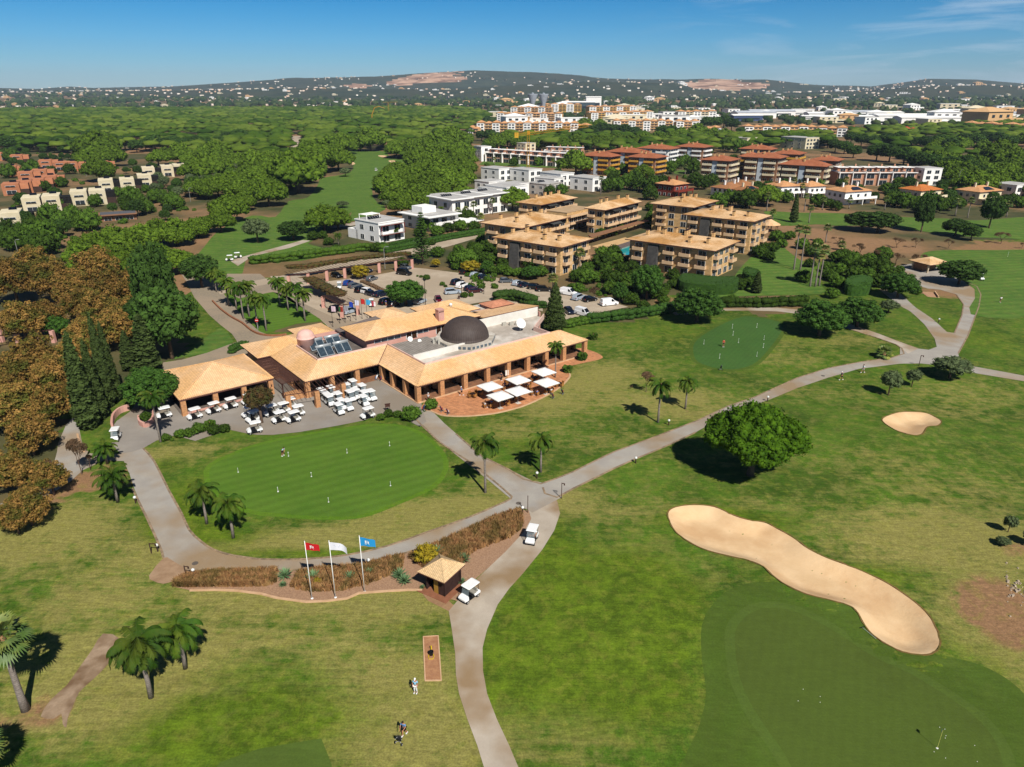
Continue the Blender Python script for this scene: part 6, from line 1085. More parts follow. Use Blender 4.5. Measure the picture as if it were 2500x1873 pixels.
for i, (x, y) in enumerate(((20, 1310), (190, 1175), (345, 1160), (560, 1120), (705, 1110), (775, 1020), (940, 1010), (1075, 975), (1110, 910), (1255, 895), (1350, 885))): cream('A', x, y, ['cream house cut by the left edge of the picture', 'first cream house of the front row behind the cut one', 'second cream house of the front row', 'third cream house of the front row', 'fourth cream house of the front row beside the bushes', 'first cream house of the middle row', 'second cream house of the middle row', 'third cream house of the middle row', 'first cream house of the back row', 'second cream house of the back row', 'last cream house of the back row'][i])
for i, (x, y) in enumerate(((30, 1040), (130, 1020), (230, 1000), (330, 975), (150, 940), (260, 920), (30, 890), (310, 835), (510, 850), (420, 850), (620, 855), (750, 850), (90, 790), (0, 770))): cream('A', x, y, 'orange house number in row', (ORA, ORA), 8, 12, 6.2, 118, 'orange houses on the left', 'orange_house')['label'] = ['terracotta orange house lowest in the left group', 'orange house second from the left edge', 'orange house in the middle of the lowest row', 'orange house at the right end of the lowest row', 'orange house in the second row', 'orange house at the right end of the second row', 'orange house at the left edge above the second row', 'upper orange house with a dark recess', 'orange house right of the recessed one', 'orange house between the two recessed ones', 'orange house half hidden by the round tree', 'orange house behind the first cream house of the back row', 'distant orange house near the wood', 'distant orange house cut by the left edge'][i]
villa('low dark flat roofed pavilion in the left gardens', 'A', 780, 1240, 118, 14, 8, 2.6, mats=(BRW, M('dark_roof', '54565a')), nwin=3, floors=1, cat='pavilion', over=1.5)
# distant resort blocks
def resort(label, c, x0, y0, x1, y1, floors, d_, wm, rm, n, fh=3.2, base=0):
    A, B = at0(c, x0, y0, 0), at0(c, x1, y1, 0); L = math.dist(A, B); an = math.atan2(B[1]-A[1], B[0]-A[0]); t = thing('resort_building', label, 'building', (*A, base), an, None); bw = L/n
    m = MB(); m.box(L/2, d_/2, -2, L, d_, floors*fh+2); m.build('wall', wm, t); zs = [fh*i+.5 for i in range(floors)]
    for i in range(n):
        if i % 2 == 0: m = MB(); m.box(bw*(i+.5), .3, -1, bw*.96, 2.6, floors*fh+1); m.build('bay', WHR, t); wins(t, (bw*i, -1.0), 0, bw, zs, 2, bw*.3, 1.9, .08)
        else: wins(t, (bw*i, 0), 0, bw, zs, 2, bw*.32, 1.9, .06); m = MB(); [m.box(bw*(i+.5), -.7, fh*f-.1, bw*.98, 1.5, .9) for f in range(1, floors)]; m.build('balcony_row', wm, t)
        m = MB(); hip(m, bw*i-.3, -1.7 if i % 2 == 0 else -.8, bw*(i+1)+.3, d_+.8, floors*fh+(1.2 if i % 2 == 0 else .2), 2.6); m.build('roof', [rm, GUT], t)
    return t
PEACH = M('peach_render', 'cfa878', 'c49c6c', .4); YELR = M('yellow_render', 'cba45a', 'c09850', .4)
resort('long white and peach resort front nearest the pines', 'Y', 90, 800, 1650, 810, 4, 14, PEACH, APR, 13); resort('second tier of the terraced white resort', 'Y', 400, 640, 1400, 650, 4, 14, PEACH, APR, 9, base=3); resort('upper tier of the terraced white resort', 'Y', 610, 540, 1250, 545, 4, 14, PEACH, APR, 6, base=6)
resort('cream resort block right of the water towers', 'Y', 1000, 500, 1700, 500, 5, 14, YELR, APR, 6, base=6); resort('low peach wing at the foot of the resort', 'Y', -40, 800, 110, 805, 2, 10, PEACH, APR, 2); resort('angular peach building at the right end of the resort', 'Y', 1560, 810, 1850, 800, 3, 12, PEACH, APR, 3)
resort('ochre resort block on the right hill', 'Z', -40, 500, 700, 480, 4, 14, YELR, APR, 9, base=4); resort('white resort block in the centre right', 'Z', 230, 590, 940, 590, 4, 14, PEACH, APR, 8); resort('upper ochre resort block', 'Z', -60, 430, 500, 420, 4, 14, YELR, APR, 7, base=8); resort('white gabled resort block by the dark trees', 'Z', 980, 600, 1260, 600, 4, 14, PEACH, APR, 3)
resort('low orange roofed wing next to the gabled block', 'Z', 1260, 625, 1520, 620, 2, 12, PEACH, APR, 3); resort('long orange roofed resort block on the right', 'D', 50, 410, 610, 410, 3, 14, PEACH, APR, 8); resort('peach end block with vertical fins', 'D', 610, 420, 840, 425, 3, 14, PEACH, APR, 3)
resort('far cream resort block right of centre', 'Z', 1000, 480, 1460, 475, 4, 12, CREAM, APR, 5, base=4); resort('row of bright red roofed houses before the industrial sheds', 'D', 870, 405, 1380, 410, 2, 9, M('red_brick', '9c4c34'), M('bright_red_tiles', 'a84a2c'), 10); resort('cream resort block at the far right', 'D', 1740, 375, 2300, 400, 3, 12, YELR, APR, 7)
# industrial sheds
def shed(label, c, x, y, w_, d_, h, an=0, roof=None, wm=None):
    X, Y = at0(c, x, y, 0); t = thing('warehouse', label, 'warehouse', (X, Y, hz(X, Y)), an, 'white industrial sheds'); m = MB(); m.box(0, 0, -2, w_, d_, h+2); m.build('wall', wm or WHR, t); m = MB(); m.mesh([(-w_/2-1, -d_/2-1, h), (w_/2+1, -d_/2-1, h), (w_/2+1, 0, h+d_*.08), (-w_/2-1, 0, h+d_*.08), (w_/2+1, d_/2+1, h), (-w_/2-1, d_/2+1, h)], [(0, 1, 2, 3), (3, 2, 4, 5), (0, 3, 5), (1, 4, 2)]); m.build('roof', roof or WHR, t)
    m = MB(); m.box(0, -d_/2-.1, h*.3, w_*.8, .3, h*.25); m.build('window_band', WIN, t)
SILV = M('silver_roof', 'c2c6cc', 'b0b4ba', .1, rough=.5)
for i, q in enumerate(((120, 280, 130, 60, 14), (250, 260, 160, 70, 12), (60, 300, 90, 40, 12), (420, 255, 90, 50, 9), (700, 270, 150, 60, 9), (900, 262, 170, 60, 11), (1050, 300, 190, 40, 10), (1280, 300, 190, 60, 12), (1450, 320, 160, 50, 12), (640, 290, 120, 30, 8), (1540, 310, 100, 40, 10), (2000, 235, 260, 60, 9), (1700, 240, 90, 40, 9), (2150, 262, 180, 50, 8), (1130, 262, 120, 50, 9), (1640, 270, 120, 40, 8), (1780, 330, 150, 30, 7), (500, 235, 90, 30, 8))):
    shed(['blue and white industrial building with a curved roof', 'white shed with a long silver roof behind it', 'dark blue office block before the sheds', 'small white shed left of the pylons', 'white shed left of centre of the industrial row', 'wide pale roofed shed in the middle of the row', 'long low white warehouse with a thin roof', 'biggest white warehouse on the right', 'bright white warehouse end by the dark trees', 'thin grey shed under the wide pale roof', 'small shed at the right of the industrial row', 'very long silver roof far to the right', 'white shed beside a red house', 'pale far shed at the right edge', 'shed behind the long low warehouse', 'pale shed among the right hand trees', 'low shed in front of the right hand trees', 'small far shed behind the pylons'][i], 'D', *q[:2], q[2]*.62, q[3]*.7, q[4]*.8, R_(random.uniform(-8, 8)), SILV if i in (0, 1, 5, 11, 13) else None, M('blue_cladding', '3c4a6a') if i == 2 else None)
shed('dark glazed office behind the resort', 'Y', 1650, 450, 90, 40, 22, 0, None, M('dark_cladding2', '3c4a50')); shed('white and red tower block behind the resort', 'Y', 1880, 430, 45, 30, 34); 
# ================================================================ HILLS
def hills():
    sky_ = [(-900,186),(0,185),(130,187),(250,191),(310,186),(350,189),(500,185),(600,178),(720,168),(850,165),(950,157),(1040,151),(1130,155),(1250,168),(1420,172),(1560,170),(1650,182),(1750,187),(1850,170),(1950,172),(2050,182),(2212,184),(3100,190)]
    def build(name, line, y0, y1, yr, q, seed, label):
        us = np.linspace(-1.1, 1.1, 620); xs = np.array([p[0] for p in line])*1.1302; vs = np.array([p[1] for p in line])*1.1302; vv = np.interp(us*FPX*.95+1250, xs, vs); ny = 46; V = []; C_ = []
        v_ = (vv-936.5)/FPX; el = (-SPI-v_*CPI)/(CPI-v_*SPI)      # tangent of elevation against ground distance along y
        for j in range(ny):
            y = y0+(y1-y0)*j/(ny-1)
            for i, u in enumerate(us):
                x = u*y/.95; n_ = noise.fractal(Vector((x/900, y/900, seed)), 1, 2, 5); base = max(0, CH+el[i]*yr-5); k = math.exp(-((y-yr)/((yr-y0)*.55 if y < yr else 2500))**2)
                rid = 1+.16*n_*(1 if abs(y-yr) > 300 else abs(y-yr)/300); z = (base*k*rid+18*abs(n_)*(1-k)); z = max(z, hz(x, y)-3) if j else -30; V.append((x, y, z))
        nx = len(us); F = [(j*nx+i, j*nx+i+1, (j+1)*nx+i+1, (j+1)*nx+i) for j in range(ny-1) for i in range(nx-1)]
        me = npmesh(name, V, [np.array(F)], [HILL, QUAR], None, True); mi = np.zeros(len(F), int)
        for f, idx in enumerate(F):
            x, y, z = V[idx[0]]; U = 1250+FPX*x/(y*CPI+(CH-z)*SPI); U /= 1.1302; pz = (z/(max(1, CH+np.interp(x*.95/y, us, el)*yr)))
            for a, b, lo, hi in q:
                n2 = noise.fractal(Vector((x/420, y/300, 5)), 1, 2, 4) if a-60 < U < b+60 else 0; U2 = U+n2*38; pz2 = pz+n2*.16
                if a < U2 < b and y < yr: e = min(U2-a, b-U2)/(b-a); mi[f] = int(lo+.5*max(0, .3-e) < pz2 < hi-.6*max(0, .3-e))
        me.polygons.foreach_set('material_index', mi); o = struct(obj(name, me), label); return V, F, us
    HILL = M('hill_scrub', '2a3526', '424a36', .006, rough=1, fine=.4, fsc=.05, c3='3c3f2c', sc3=.003, spec=.02, bump=1, bsc=.03); QUAR = M('quarry_rock', 'c8a488', 'b08a70', .01, rough=1, fine=.15, fsc=.05, c3='7a5a44', sc3=.006, spec=.02, kind=None)
    build('far_hills', sky_, 4600, 9000, 6800, [(850, 1010, .42, .9), (1430, 1650, .30, .85), (730, 800, .35, .6)], 3, 'wooded hills with pale quarries along the horizon')
    build('near_hills', [(-900,200),(0,196),(200,200),(400,195),(600,192),(750,188),(880,190),(1000,192),(1130,180),(1250,174),(1400,178),(1440,192),(1600,198),(1750,194),(1850,184),(1980,182),(2100,190),(2212,193),(3100,198)], 3500, 5600, 4700, [], 8, 'lower dark wooded hills in front of the quarries')
hills()
# far small houses, each its own object; low poly prototypes
def farhouse(k, wm, rm):
    m = MB(); g = random.Random(k); w_, d_, h = g.uniform(11, 17), g.uniform(9, 12), g.uniform(4.5, 7); m.box(0, 0, -4, w_, d_, h+4); m.box(w_*.6, -2, -4, w_*.6, d_*.8, h*.55+4); m.mi = 1
    if k % 2: hip(m, -w_/2-.5, -d_/2-.5, w_/2+.5, d_/2+.5, h, 2, fascia=False); m.mi = 1
    else: m.box(0, 0, h, w_+.4, d_+.4, .3)
    m.mi = 2
    for i in range(3):
        for z in (.8, h*.6): m.box(-w_*.3+w_*.3*i, -d_/2-.03, z, 1.7, .1, 1.3)
    m.box(w_*.6, -2-d_*.4-.03, .6, w_*.35, .1, 1.5); return m.me('far_house', [wm, rm, WIN])
FH = [farhouse(1, WHR, APR), farhouse(2, WHR, WHR), farhouse(3, CREAM, APR), farhouse(4, WHR, GRR), farhouse(5, PEACH, REDR), farhouse(6, CREAM, WHR)]
def zat(x, y):   # height of whatever terrain shows at a far place
    z = hz(x, y)
    for o in HOBJ:
        loc = o.ray_cast(Vector((x, y, 2000)), Vector((0, 0, -1)))[0]
        if loc: z = max(z, loc.z)
    return z
from mathutils.bvhtree import BVHTree; HOBJ = [BVHTree.FromPolygons([v.co for v in o.data.vertices], [tuple(p.vertices) for p in o.data.polygons]) for o in COL.objects if o.name in ('far_hills', 'near_hills')]
cnt = 0; rh = random.Random(11)
while cnt < 285:
    if cnt < 190: f = rh.uniform(-60, 2300); gy = rh.choice([rh.gauss(222, 7), rh.gauss(212, 6), rh.uniform(203, 236)]); gy = max(202, gy); gy = min(gy, 238 if f < 1000 else 232); x, y = at0('F', f, gy, 8); grp = 'small white houses of the far town'; lb = 'small white or cream house in the far town below the hills'
    else: x = rh.uniform(-4200, 4200); y = rh.uniform(3600, 6600); grp = 'white houses scattered on the far hillsides'; lb = 'tiny white house on the far wooded hillside'
    if y > 6800: continue
    if cnt < 75: x, y = at0('F', rh.uniform(1050, 2250), rh.uniform(212, 262), 8); s = rh.uniform(1.5, 2.6)
    else: s = 1.0 if cnt < 190 else rh.uniform(.7, 1.1)
    if cnt >= 190 and noise.noise(Vector((x/700, y/700, 2))) < .05: continue
    o = obj('far_house', rh.choice(FH), None, (x, y, zat(x, y)), rh.uniform(-.5, .5)); s *= rh.uniform(.9, 1.5); o.scale = (s*1.15, s, s*.9); tag(o, lb, 'house', grp); cnt += 1
V = []; F = []   # all further specks of white housing on the slopes
bv = np.array([(-7, -5, -3), (7, -5, -3), (7, 5, -3), (-7, 5, -3), (-7, -5, 6), (7, -5, 6), (7, 5, 6), (-7, 5, 6)], float); bf = np.array([(4, 5, 6, 7), (0, 1, 5, 4), (1, 2, 6, 5), (3, 0, 4, 7)])
for k in range(2100):
    if k < 1300: x, y = at0('F', rh.uniform(-60, 2300), max(201, rh.gauss(212, 8)), 8)
    else: x = rh.choice([rh.uniform(-4500, 5200), rh.gauss(-900, 1500), rh.gauss(3300, 900)]); y = rh.uniform(3700, 6750)
    if y > 6800: continue
    if noise.noise(Vector((x/600, y/600, 7))) < (-.18 if k < 1300 else .05): continue
    s = rh.uniform(.5, 1.3); a = rh.uniform(0, 3); R2 = np.array([[math.cos(a), math.sin(a)], [-math.sin(a), math.cos(a)]]); q = bv.copy(); q[:, :2] = q[:, :2]@R2*s; q += (x, y, zat(x, y)); F.append(bf+len(V)*8); V.append(q)
V = np.concatenate(V); tag(obj('distant_housing', npmesh('distant_housing', V, [np.concatenate(F)], M('far_white', 'd8d2c6', 'c9a58a', .004))), 'countless white specks of housing on the far slopes', None, None, 'stuff')
# ================================================================ WOODS
FOREST = [pts('F', '-200,318 -200,243 1000,237 1060,252 1020,285 1010,335 1030,380 1010,420 960,445 900,450 840,440 830,400 855,330 760,325 690,330 690,380 620,430 540,440 470,430 430,440 400,360 300,345 0,325'), pts('F', '1900,330 2400,300 2400,262 1990,280 1830,292'), pts('F', '1960,345 2060,340 2400,400 2400,470 2090,440 2050,400'), pts('F', '1150,300 1800,300 1800,325 1450,335 1200,330 1030,310')]
CLEAR = [FW['fairway'], FW['fairway_far'], FW['lawn_hill'], FW['lawn_far'], pts('F', '230,330 380,330 380,360 260,362'), pts('B', '330,570 440,570 470,760 360,760'), pts('F', '-50,345 400,345 400,500 -50,500'), pts('A', '930,690 1170,690 1170,790 900,790')]
BLD = [(o.location.x, o.location.y) for o in COL.objects if o.get('category') in ('building', 'villa', 'house', 'warehouse') and o.location.y > 300]
CLB = [(P, (min(p[0] for p in P), max(p[0] for p in P), min(p[1] for p in P), max(p[1] for p in P))) for P in CLEAR]
def clear(x, y, R, far):
    for P, (a0, a1, b0, b1) in CLB:
        if a0 < x < a1 and b0 < y < b1 and inpoly(x, y, P): return False
    if y < 1000:
        for a, b, r in TREES:
            if abs(a-x)+abs(b-y) < (r+R)*1.0: return False
    return True
rf = random.Random(5); cand = []
for P in FOREST:
    xs = [p[0] for p in P]; ys = [p[1] for p in P]; x0, x1, y0, y1 = min(xs), max(xs), min(ys), min(max(ys), 2300); st = 13.6; yy = y0
    gx, gy = np.meshgrid(np.arange(x0, x1, st), np.arange(y0, y1, st)); gx = gx.ravel()+rng.uniform(-4.5, 4.5, gx.size); gy = gy.ravel()+rng.uniform(-4.5, 4.5, gy.size); vis = np.abs(gx) < gy*.80+40; gx, gy = gx[vis], gy[vis]; ins = sdist(gx, gy, P) < 0
    cand += list(zip(gx[ins], gy[ins]))
BX = np.array([b[0] for b in BLD]); BY = np.array([b[1] for b in BLD])
cand = [(x, y) for x, y in cand if clear(x, y, 4, 0) and noise.noise(Vector((x/60, y/60, 4))) > -.28 and np.min(np.hypot(BX-x-8, BY-y-8)) > 17]
cand.sort(key=lambda p: p[1]); near, far = cand[:170], cand[170:]
for x, y in near: tree('fpine' if y > 480 else 'pine', x, y, rf.uniform(5.2, 7.6), 'umbrella pine in the dense green wood beyond the golf course', 'umbrella pines of the dense wood', H=rf.uniform(8, 11))
Vs = []; Fs = []; n0 = 0; BV, BF = ICO[2]
for x, y in far:
    if y > 2250 or (y > 1300 and rf.random() < .25): continue
    r = rf.uniform(4.2, 9.2)*(1 if y < 1300 else 1.3); h = rf.uniform(6.5, 12); k = 1+.20*(rng.random(len(BV))-.5)*2; v = BV*k[:, None]; v[:, 2] = np.where(v[:, 2] > 0, v[:, 2]*.42, v[:, 2]*.16); v = v*r; v += (x, y, h-2.6+hz(x, y)); Vs.append(v); Fs.append(BF+n0); n0 += len(v)
print('forest', len(near), len(far))
tag(obj('pine_forest', npmesh('pine_forest', np.concatenate(Vs), [np.concatenate(Fs)], M('forest_canopy', '435a18', '263c0c', .05, rough=.95, spec=.05, fine=.35, fsc=1.3, c3='5a6a24', sc3=.012, bump=1.0, bsc=1.1))), 'dense canopy of umbrella pines reaching to the far town', None, None, 'stuff')
# dark mixed trees of the far town and between buildings
Vs = []; Fs = []; n0 = 0; BV, BF = ICO[1]; k_ = 0
while k_ < 6500:
    m_ = k_ % 10
    if m_ < 6: x, y = at0('F', rf.uniform(-80, 2320), rf.uniform(201, 240), 6)
    elif m_ < 9: x = rf.uniform(-4500, 4500); y = rf.uniform(2200, 4600)
    else: x, y = at0('F', rf.uniform(1050, 2300), rf.uniform(238, 262), 6)
    k_ += 1
    if y > 5200 or abs(x) > y*.85: continue
    if y < 1900 and np.min(np.hypot(BX-x, BY-y)) < 22: continue
    r = rf.uniform(4, 8)*(1 if y < 2500 else 1.8); v = BV*(1+.3*(rng.random(len(BV))-.5)*2)[:, None]*np.array([r, r, r*.75]); v += (x, y, r*.45+hz(x, y)); Vs.append(v); Fs.append(BF+n0); n0 += len(v)
tag(obj('distant_woodland', npmesh('distant_woodland', np.concatenate(Vs), [np.concatenate(Fs)], FOL['far'])), 'dark scattered trees of the far countryside', None, None, 'stuff')
# dark taller trees at the wood's near edge and around the far blocks
rows('darkoak', 5, 'A: 60,650,130 150,640,130 250,640,120 330,650,110 420,650,120 520,640,110 620,640,120 720,600,130 800,630,140 880,650,120 960,640,120 1050,660,110 1190,640,130 1260,650,120 1340,640,120 1430,650,120 1520,640,120 1600,650,120 1700,640,120 1760,600,110 1850,600,130 1120,650,100 C: 80,420,90 150,430,110 230,440,90 320,400,60 540,400,60 690,400,70 870,390,100 930,400,110 1010,380,110 1100,390,110 1180,400,120 1260,400,100 1480,400,110 1540,400,110 1820,340,110 1880,340,110 1950,330,110 2010,350,110 2080,380,70 D: 160,360,60 230,370,60 300,380,50 880,440,100 960,460,110 1050,470,110 1150,470,130 1250,460,130 1350,470,100 1450,480,120 1550,480,130 1650,500,130 1740,470,130 1830,470,130 1900,450,120 2000,460,130 2100,480,120 900,540,110 1080,560,150 1180,570,160 1290,590,160 1400,620,150 1500,630,150 1640,640,140 1740,650,160 1830,680,150 1900,700,140 1680,760,100 1780,780,110 2000,800,120 2100,800,120 2160,820,100 760,500,110 830,510,110 700,470,110', 'dark bushy tree standing along the edge of the far woods', 'dark trees along the edge of the far woods', hk=1.7)
rows('pine', 5, 'D: 2020,600,260 2120,640,200 1620,540,150 1700,500,150 1850,560,120 1900,500,120 1500,520,120 C: 700,490,130 830,470,140 930,480,140 1030,480,140 1130,470,140 1230,480,140 1330,460,130 1430,450,130 1530,450,130 1620,430,140 1740,410,150 1860,430,140 1960,430,130 600,480,120 520,490,120 380,480,120 150,480,110 340,410,80 D: 250,430,120 360,440,130 480,450,120 600,440,110 700,450,100', 'dark green pine of the tree belt behind the red roofs', 'pines of the tree belt behind the red roofs')
# ================================================================ GOLF CARTS, CARS
CW = M('cart_white', 'e4e4e2', rough=.3, spec=.5); CB = M('cart_black', '16171a', rough=.5); TYR = M('tyre_rubber', '101010', rough=.9); RIM = M('wheel_rim', 'b8b8b8', rough=.35, metal=.5); SEATB = M('seat_grey', '8c887e', rough=.6); CLG = M('windscreen', '9fb0b8', rough=.05, spec=.8, alpha=.35); CHR = M('club_steel', '9a9a9a', rough=.3, metal=.8)
def loft(m, secs, closed=True):
    n = len(secs[0]); V = [p for s in secs for p in s]; F = [(k*n+i, k*n+(i+1) % n, (k+1)*n+(i+1) % n, (k+1)*n+i) for k in range(len(secs)-1) for i in range(n)]
    return m.mesh(V, F+[tuple(range(n-1, -1, -1)), tuple(range((len(secs)-1)*n, len(secs)*n))])
def prof(m, P, hw, tap=None, cham=.06):
    """side profile P [(x,z)..] extruded to +-hw with slightly pulled in edges"""
    n = len(P); cx = sum(p[0] for p in P)/n; cz = sum(p[1] for p in P)/n; S = []
    for y, k in ((-hw, .95), (-hw+cham, 1), (hw-cham, 1), (hw, .95)): S.append([(cx+(x-cx)*k, y*(1 if not tap else 1-(1-tap)*max(0, (z-cz))/max(.01, max(q[1] for q in P)-cz)), cz+(z-cz)*k) for x, z in P])
    return loft(m, S)
def wheel(par, x, y, r, w_=.16):
    if ('w', r) not in BMC:
        m = MB(); V = []
        for yy, rr in ((-w_/2, r*.6), (-w_/2, r*.9), (-w_/2+.03, r), (w_/2-.03, r), (w_/2, r*.9), (w_/2, r*.6)): V.append([(rr*math.cos(a*PI/8), yy, rr*math.sin(a*PI/8)) for a in range(16)])
        loft(m, V); m2 = MB(); V = [[(rr*math.cos(a*PI/6), yy, rr*math.sin(a*PI/6)) for a in range(12)] for yy, rr in ((-w_/2-.01, r*.55), (w_/2+.01, r*.55))]; loft(m2, V); BMC[('w', r)] = (m.me('tyre', TYR, True), m2.me('rim', RIM))
    a, b = BMC[('w', r)]; o = obj('wheel', a, par, (x, y, r)); obj('rim', b, o); return o
def make_cart(label, loc, rz, group):
    """front towards +x"""
    t = thing('golf_cart', label, 'golf cart', loc, rz, group)
    m = MB(); prof(m, [(-1.1, .3), (1.12, .3), (1.18, .5), (.9, .42), (.5, .36), (-.2, .36), (-1.15, .4)], .56); m.box(-.35, 0, .3, .9, 1.0, .34); m.build('chassis', CB, t)
    m = MB(); prof(m, [(.62, .42), (1.2, .42), (1.24, .62), (1.08, .82), (.72, .95), (.6, .9)], .56, .86); prof(m, [(-1.2, .42), (-.32, .42), (-.25, .66), (-.5, .74), (-1.1, .8), (-1.22, .66)], .58, .92); m.build('body', CW, t)
    m = MB(); m.box(.98, -.36, .62, .16, .2, .1); m.box(.98, .36, .62, .16, .2, .1); o = m.build('headlights', CLG if 0 else M('lamp_glass', 'd0d4d8', rough=.1), t)
    m = MB(); m.box(-.38, 0, .74, .5, 1.06, .14); m.box(-.66, 0, .85, .12, 1.04, .46, 0); m.build('seat', SEATB, t)
    m = MB(); prof(m, [(-1.05, 1.83), (.62, 1.83), (.7, 1.87), (.55, 1.94), (-.95, 1.95), (-1.12, 1.88)], .62, .93, .12); m.build('roof', CW, t)
    m = MB(); [m.tube([(.66, y, .9), (.5, y*.98, 1.84)], .022, 5) for y in (-.53, .53)]; [m.tube([(-.78, y, .75), (-.98, y*.98, 1.84)], .022, 5) for y in (-.53, .53)]; m.tube([(.5, -.52, 1.82), (.5, .52, 1.82), (-.97, .52, 1.82), (-.97, -.52, 1.82), (.5, -.52, 1.82)], .022, 4); m.build('roof_frame', CB, t)
    m = MB(); m.mesh([(.67, -.5, .93), (.67, .5, .93), (.52, .49, 1.78), (.52, -.49, 1.78)], [(0, 1, 2, 3)]); m.build('windscreen', CLG, t)
    m = MB(); V = [(.38+.1*math.sin(a)*.5, .27+.17*math.cos(a), 1.0+.14*math.sin(a)) for a in np.linspace(0, 2*PI, 13)]; m.tube(V, .018, 4); m.tube([(.38, .27, 1.0), (.62, .27, .8)], .02, 4); m.build('steering_wheel', CB, t)
    m = MB(); m.box(-1.12, 0, .5, .16, .9, .08); m.tube([(-1.06, -.4, .85), (-1.06, -.4, 1.25), (-1.06, .4, 1.25), (-1.06, .4, .85)], .02, 4); m.build('bag_rack', CB, t)
    for x, y in ((.82, -.5), (.82, .5), (-.8, -.5), (-.8, .5)): wheel(t, x, y, .22)
    return t
CART0 = None
def cart(c, x, y, c2, x2, y2, label, group='white golf carts', z=1.88, deg=None):
    global CART0
    X, Y = at0(c, x, y, z)
    if deg is not None: rz = R_(deg)
    else: A, B = at0(c, x, y, z), at0(c2, x2, y2, .7); rz = math.atan2(B[1]-A[1], B[0]-A[0])
    zz = hz(X, Y)+.06
    if CART0 is None: CART0 = make_cart(label, (X, Y, zz), rz, group); return CART0
    return dup(CART0, (X, Y, zz), rz, label, group)
c1 = cart('X', 1765, 640, 'X', 1742, 775, 'golf cart with people driving on the path below the dry grass'); c2 = cart('X', 1085, 1235, 'X', 1025, 1375, 'golf cart parked on the path beside the tiled hut')
GF = 'golf carts parked at the cart barn'; GY_ = 'golf carts parked in the yard'
for i, (x, y, d) in enumerate(((212,487,222), (402,430,222), (573,385,220), (755,342,222), (760,468,222), (800,515,224), (1060,520,218), (1203,518,218), (1245,460,218), (1100,430,218), (1165,388,218), (980,455,220))):
    cart('T', x, y, '', 0, 0, ['golf cart parked in front of the left end pillar of the barn', 'second golf cart along the barn front', 'third golf cart along the barn front', 'golf cart partly hidden by the barn side of the yard tree', 'golf cart left of the yard tree trunk', 'golf cart directly left of the trunk of the yard tree', 'golf cart right of the yard tree trunk', 'golf cart touching the brick post of the yard pergola', 'golf cart behind the brick post of the pergola', 'golf cart behind the yard tree crown', 'rear golf cart under the pergola rafters', 'dark shaded golf cart behind the yard tree'][i], GF, deg=d)
cart('T', 815, 622, '', 0, 0, 'golf cart standing alone at the edge of the putting lawn', GY_, deg=210); cart('T', 1950, 480, '', 0, 0, 'golf cart standing apart on the right of the yard', GY_, deg=218)
for i, (x, y) in enumerate(((1495,292), (1590,268), (1745,238), (1810,203), (1570,357), (1660,330), (1780,312), (1835,290), (1900,248), (1990,305), (1915,358), (1755,402), (1665,440), (1690,395), (1540,330), (1925,315))):
    cart('T', x, y, '', 0, 0, ['golf cart at the rear left of the yard cluster', 'golf cart under the pergola end in the cluster', 'golf cart beside the right brick post', 'rearmost golf cart against the clubhouse pillar', 'golf cart at the left front of the cluster', 'golf cart second from left in the cluster', 'golf cart right of the last brick post', 'golf cart in the middle of the cluster', 'golf cart at the back right of the cluster', 'golf cart at the right end of the cluster', 'golf cart at the front right of the cluster', 'right one of the two foremost cluster carts', 'left one of the two foremost cluster carts', 'golf cart just behind the two foremost ones', 'golf cart squeezed behind the left front one', 'golf cart squeezed between the right hand ones'][i], GY_, deg=-52)
cart('L', 880, 155, '', 0, 0, 'golf cart entering the yard at its left end', 'scattered golf carts', deg=-75); cart('E', 1255, 1410, '', 0, 0, 'golf cart in the shade of the tree at the barn corner', 'scattered golf carts', deg=215); cart('R', 565, 397, '', 0, 0, 'golf cart parked at the left of the car park', 'scattered golf carts', deg=-80); cart('R', 912, 580, '', 0, 0, 'golf cart behind the row of flagpoles', 'scattered golf carts', deg=-80)
cart('A', 1765, 1497, '', 0, 0, 'golf cart leaving the fairway by the path', 'scattered golf carts', deg=200); cart('A', 1832, 1476, '', 0, 0, 'golf cart roof showing behind bushes at the fairway path', 'scattered golf carts', deg=20); cart('B', 1005, 825, '', 0, 0, 'golf cart far out on the fairway', 'scattered golf carts', deg=80); cart('D', 1883, 1482, '', 0, 0, 'golf cart parked behind the round tree at the shelter', 'scattered golf carts', deg=-90)
CARM = {k: M('car_'+k, v, rough=.25, spec=.6) for k, v in dict(black='0e0f12', navy='141a2c', blue='1c3a7a', silver='9aa4ae', grey='50565c', white='e6e6e6', red='5a1020', wine='3a1218').items()}
CGL = M('car_glass', '0c1014', rough=.08, spec=.8); LAMP = M('lamp_glass', 'd0d4d8', rough=.1); TAIL = M('tail_lamp', '8a1414', rough=.2)
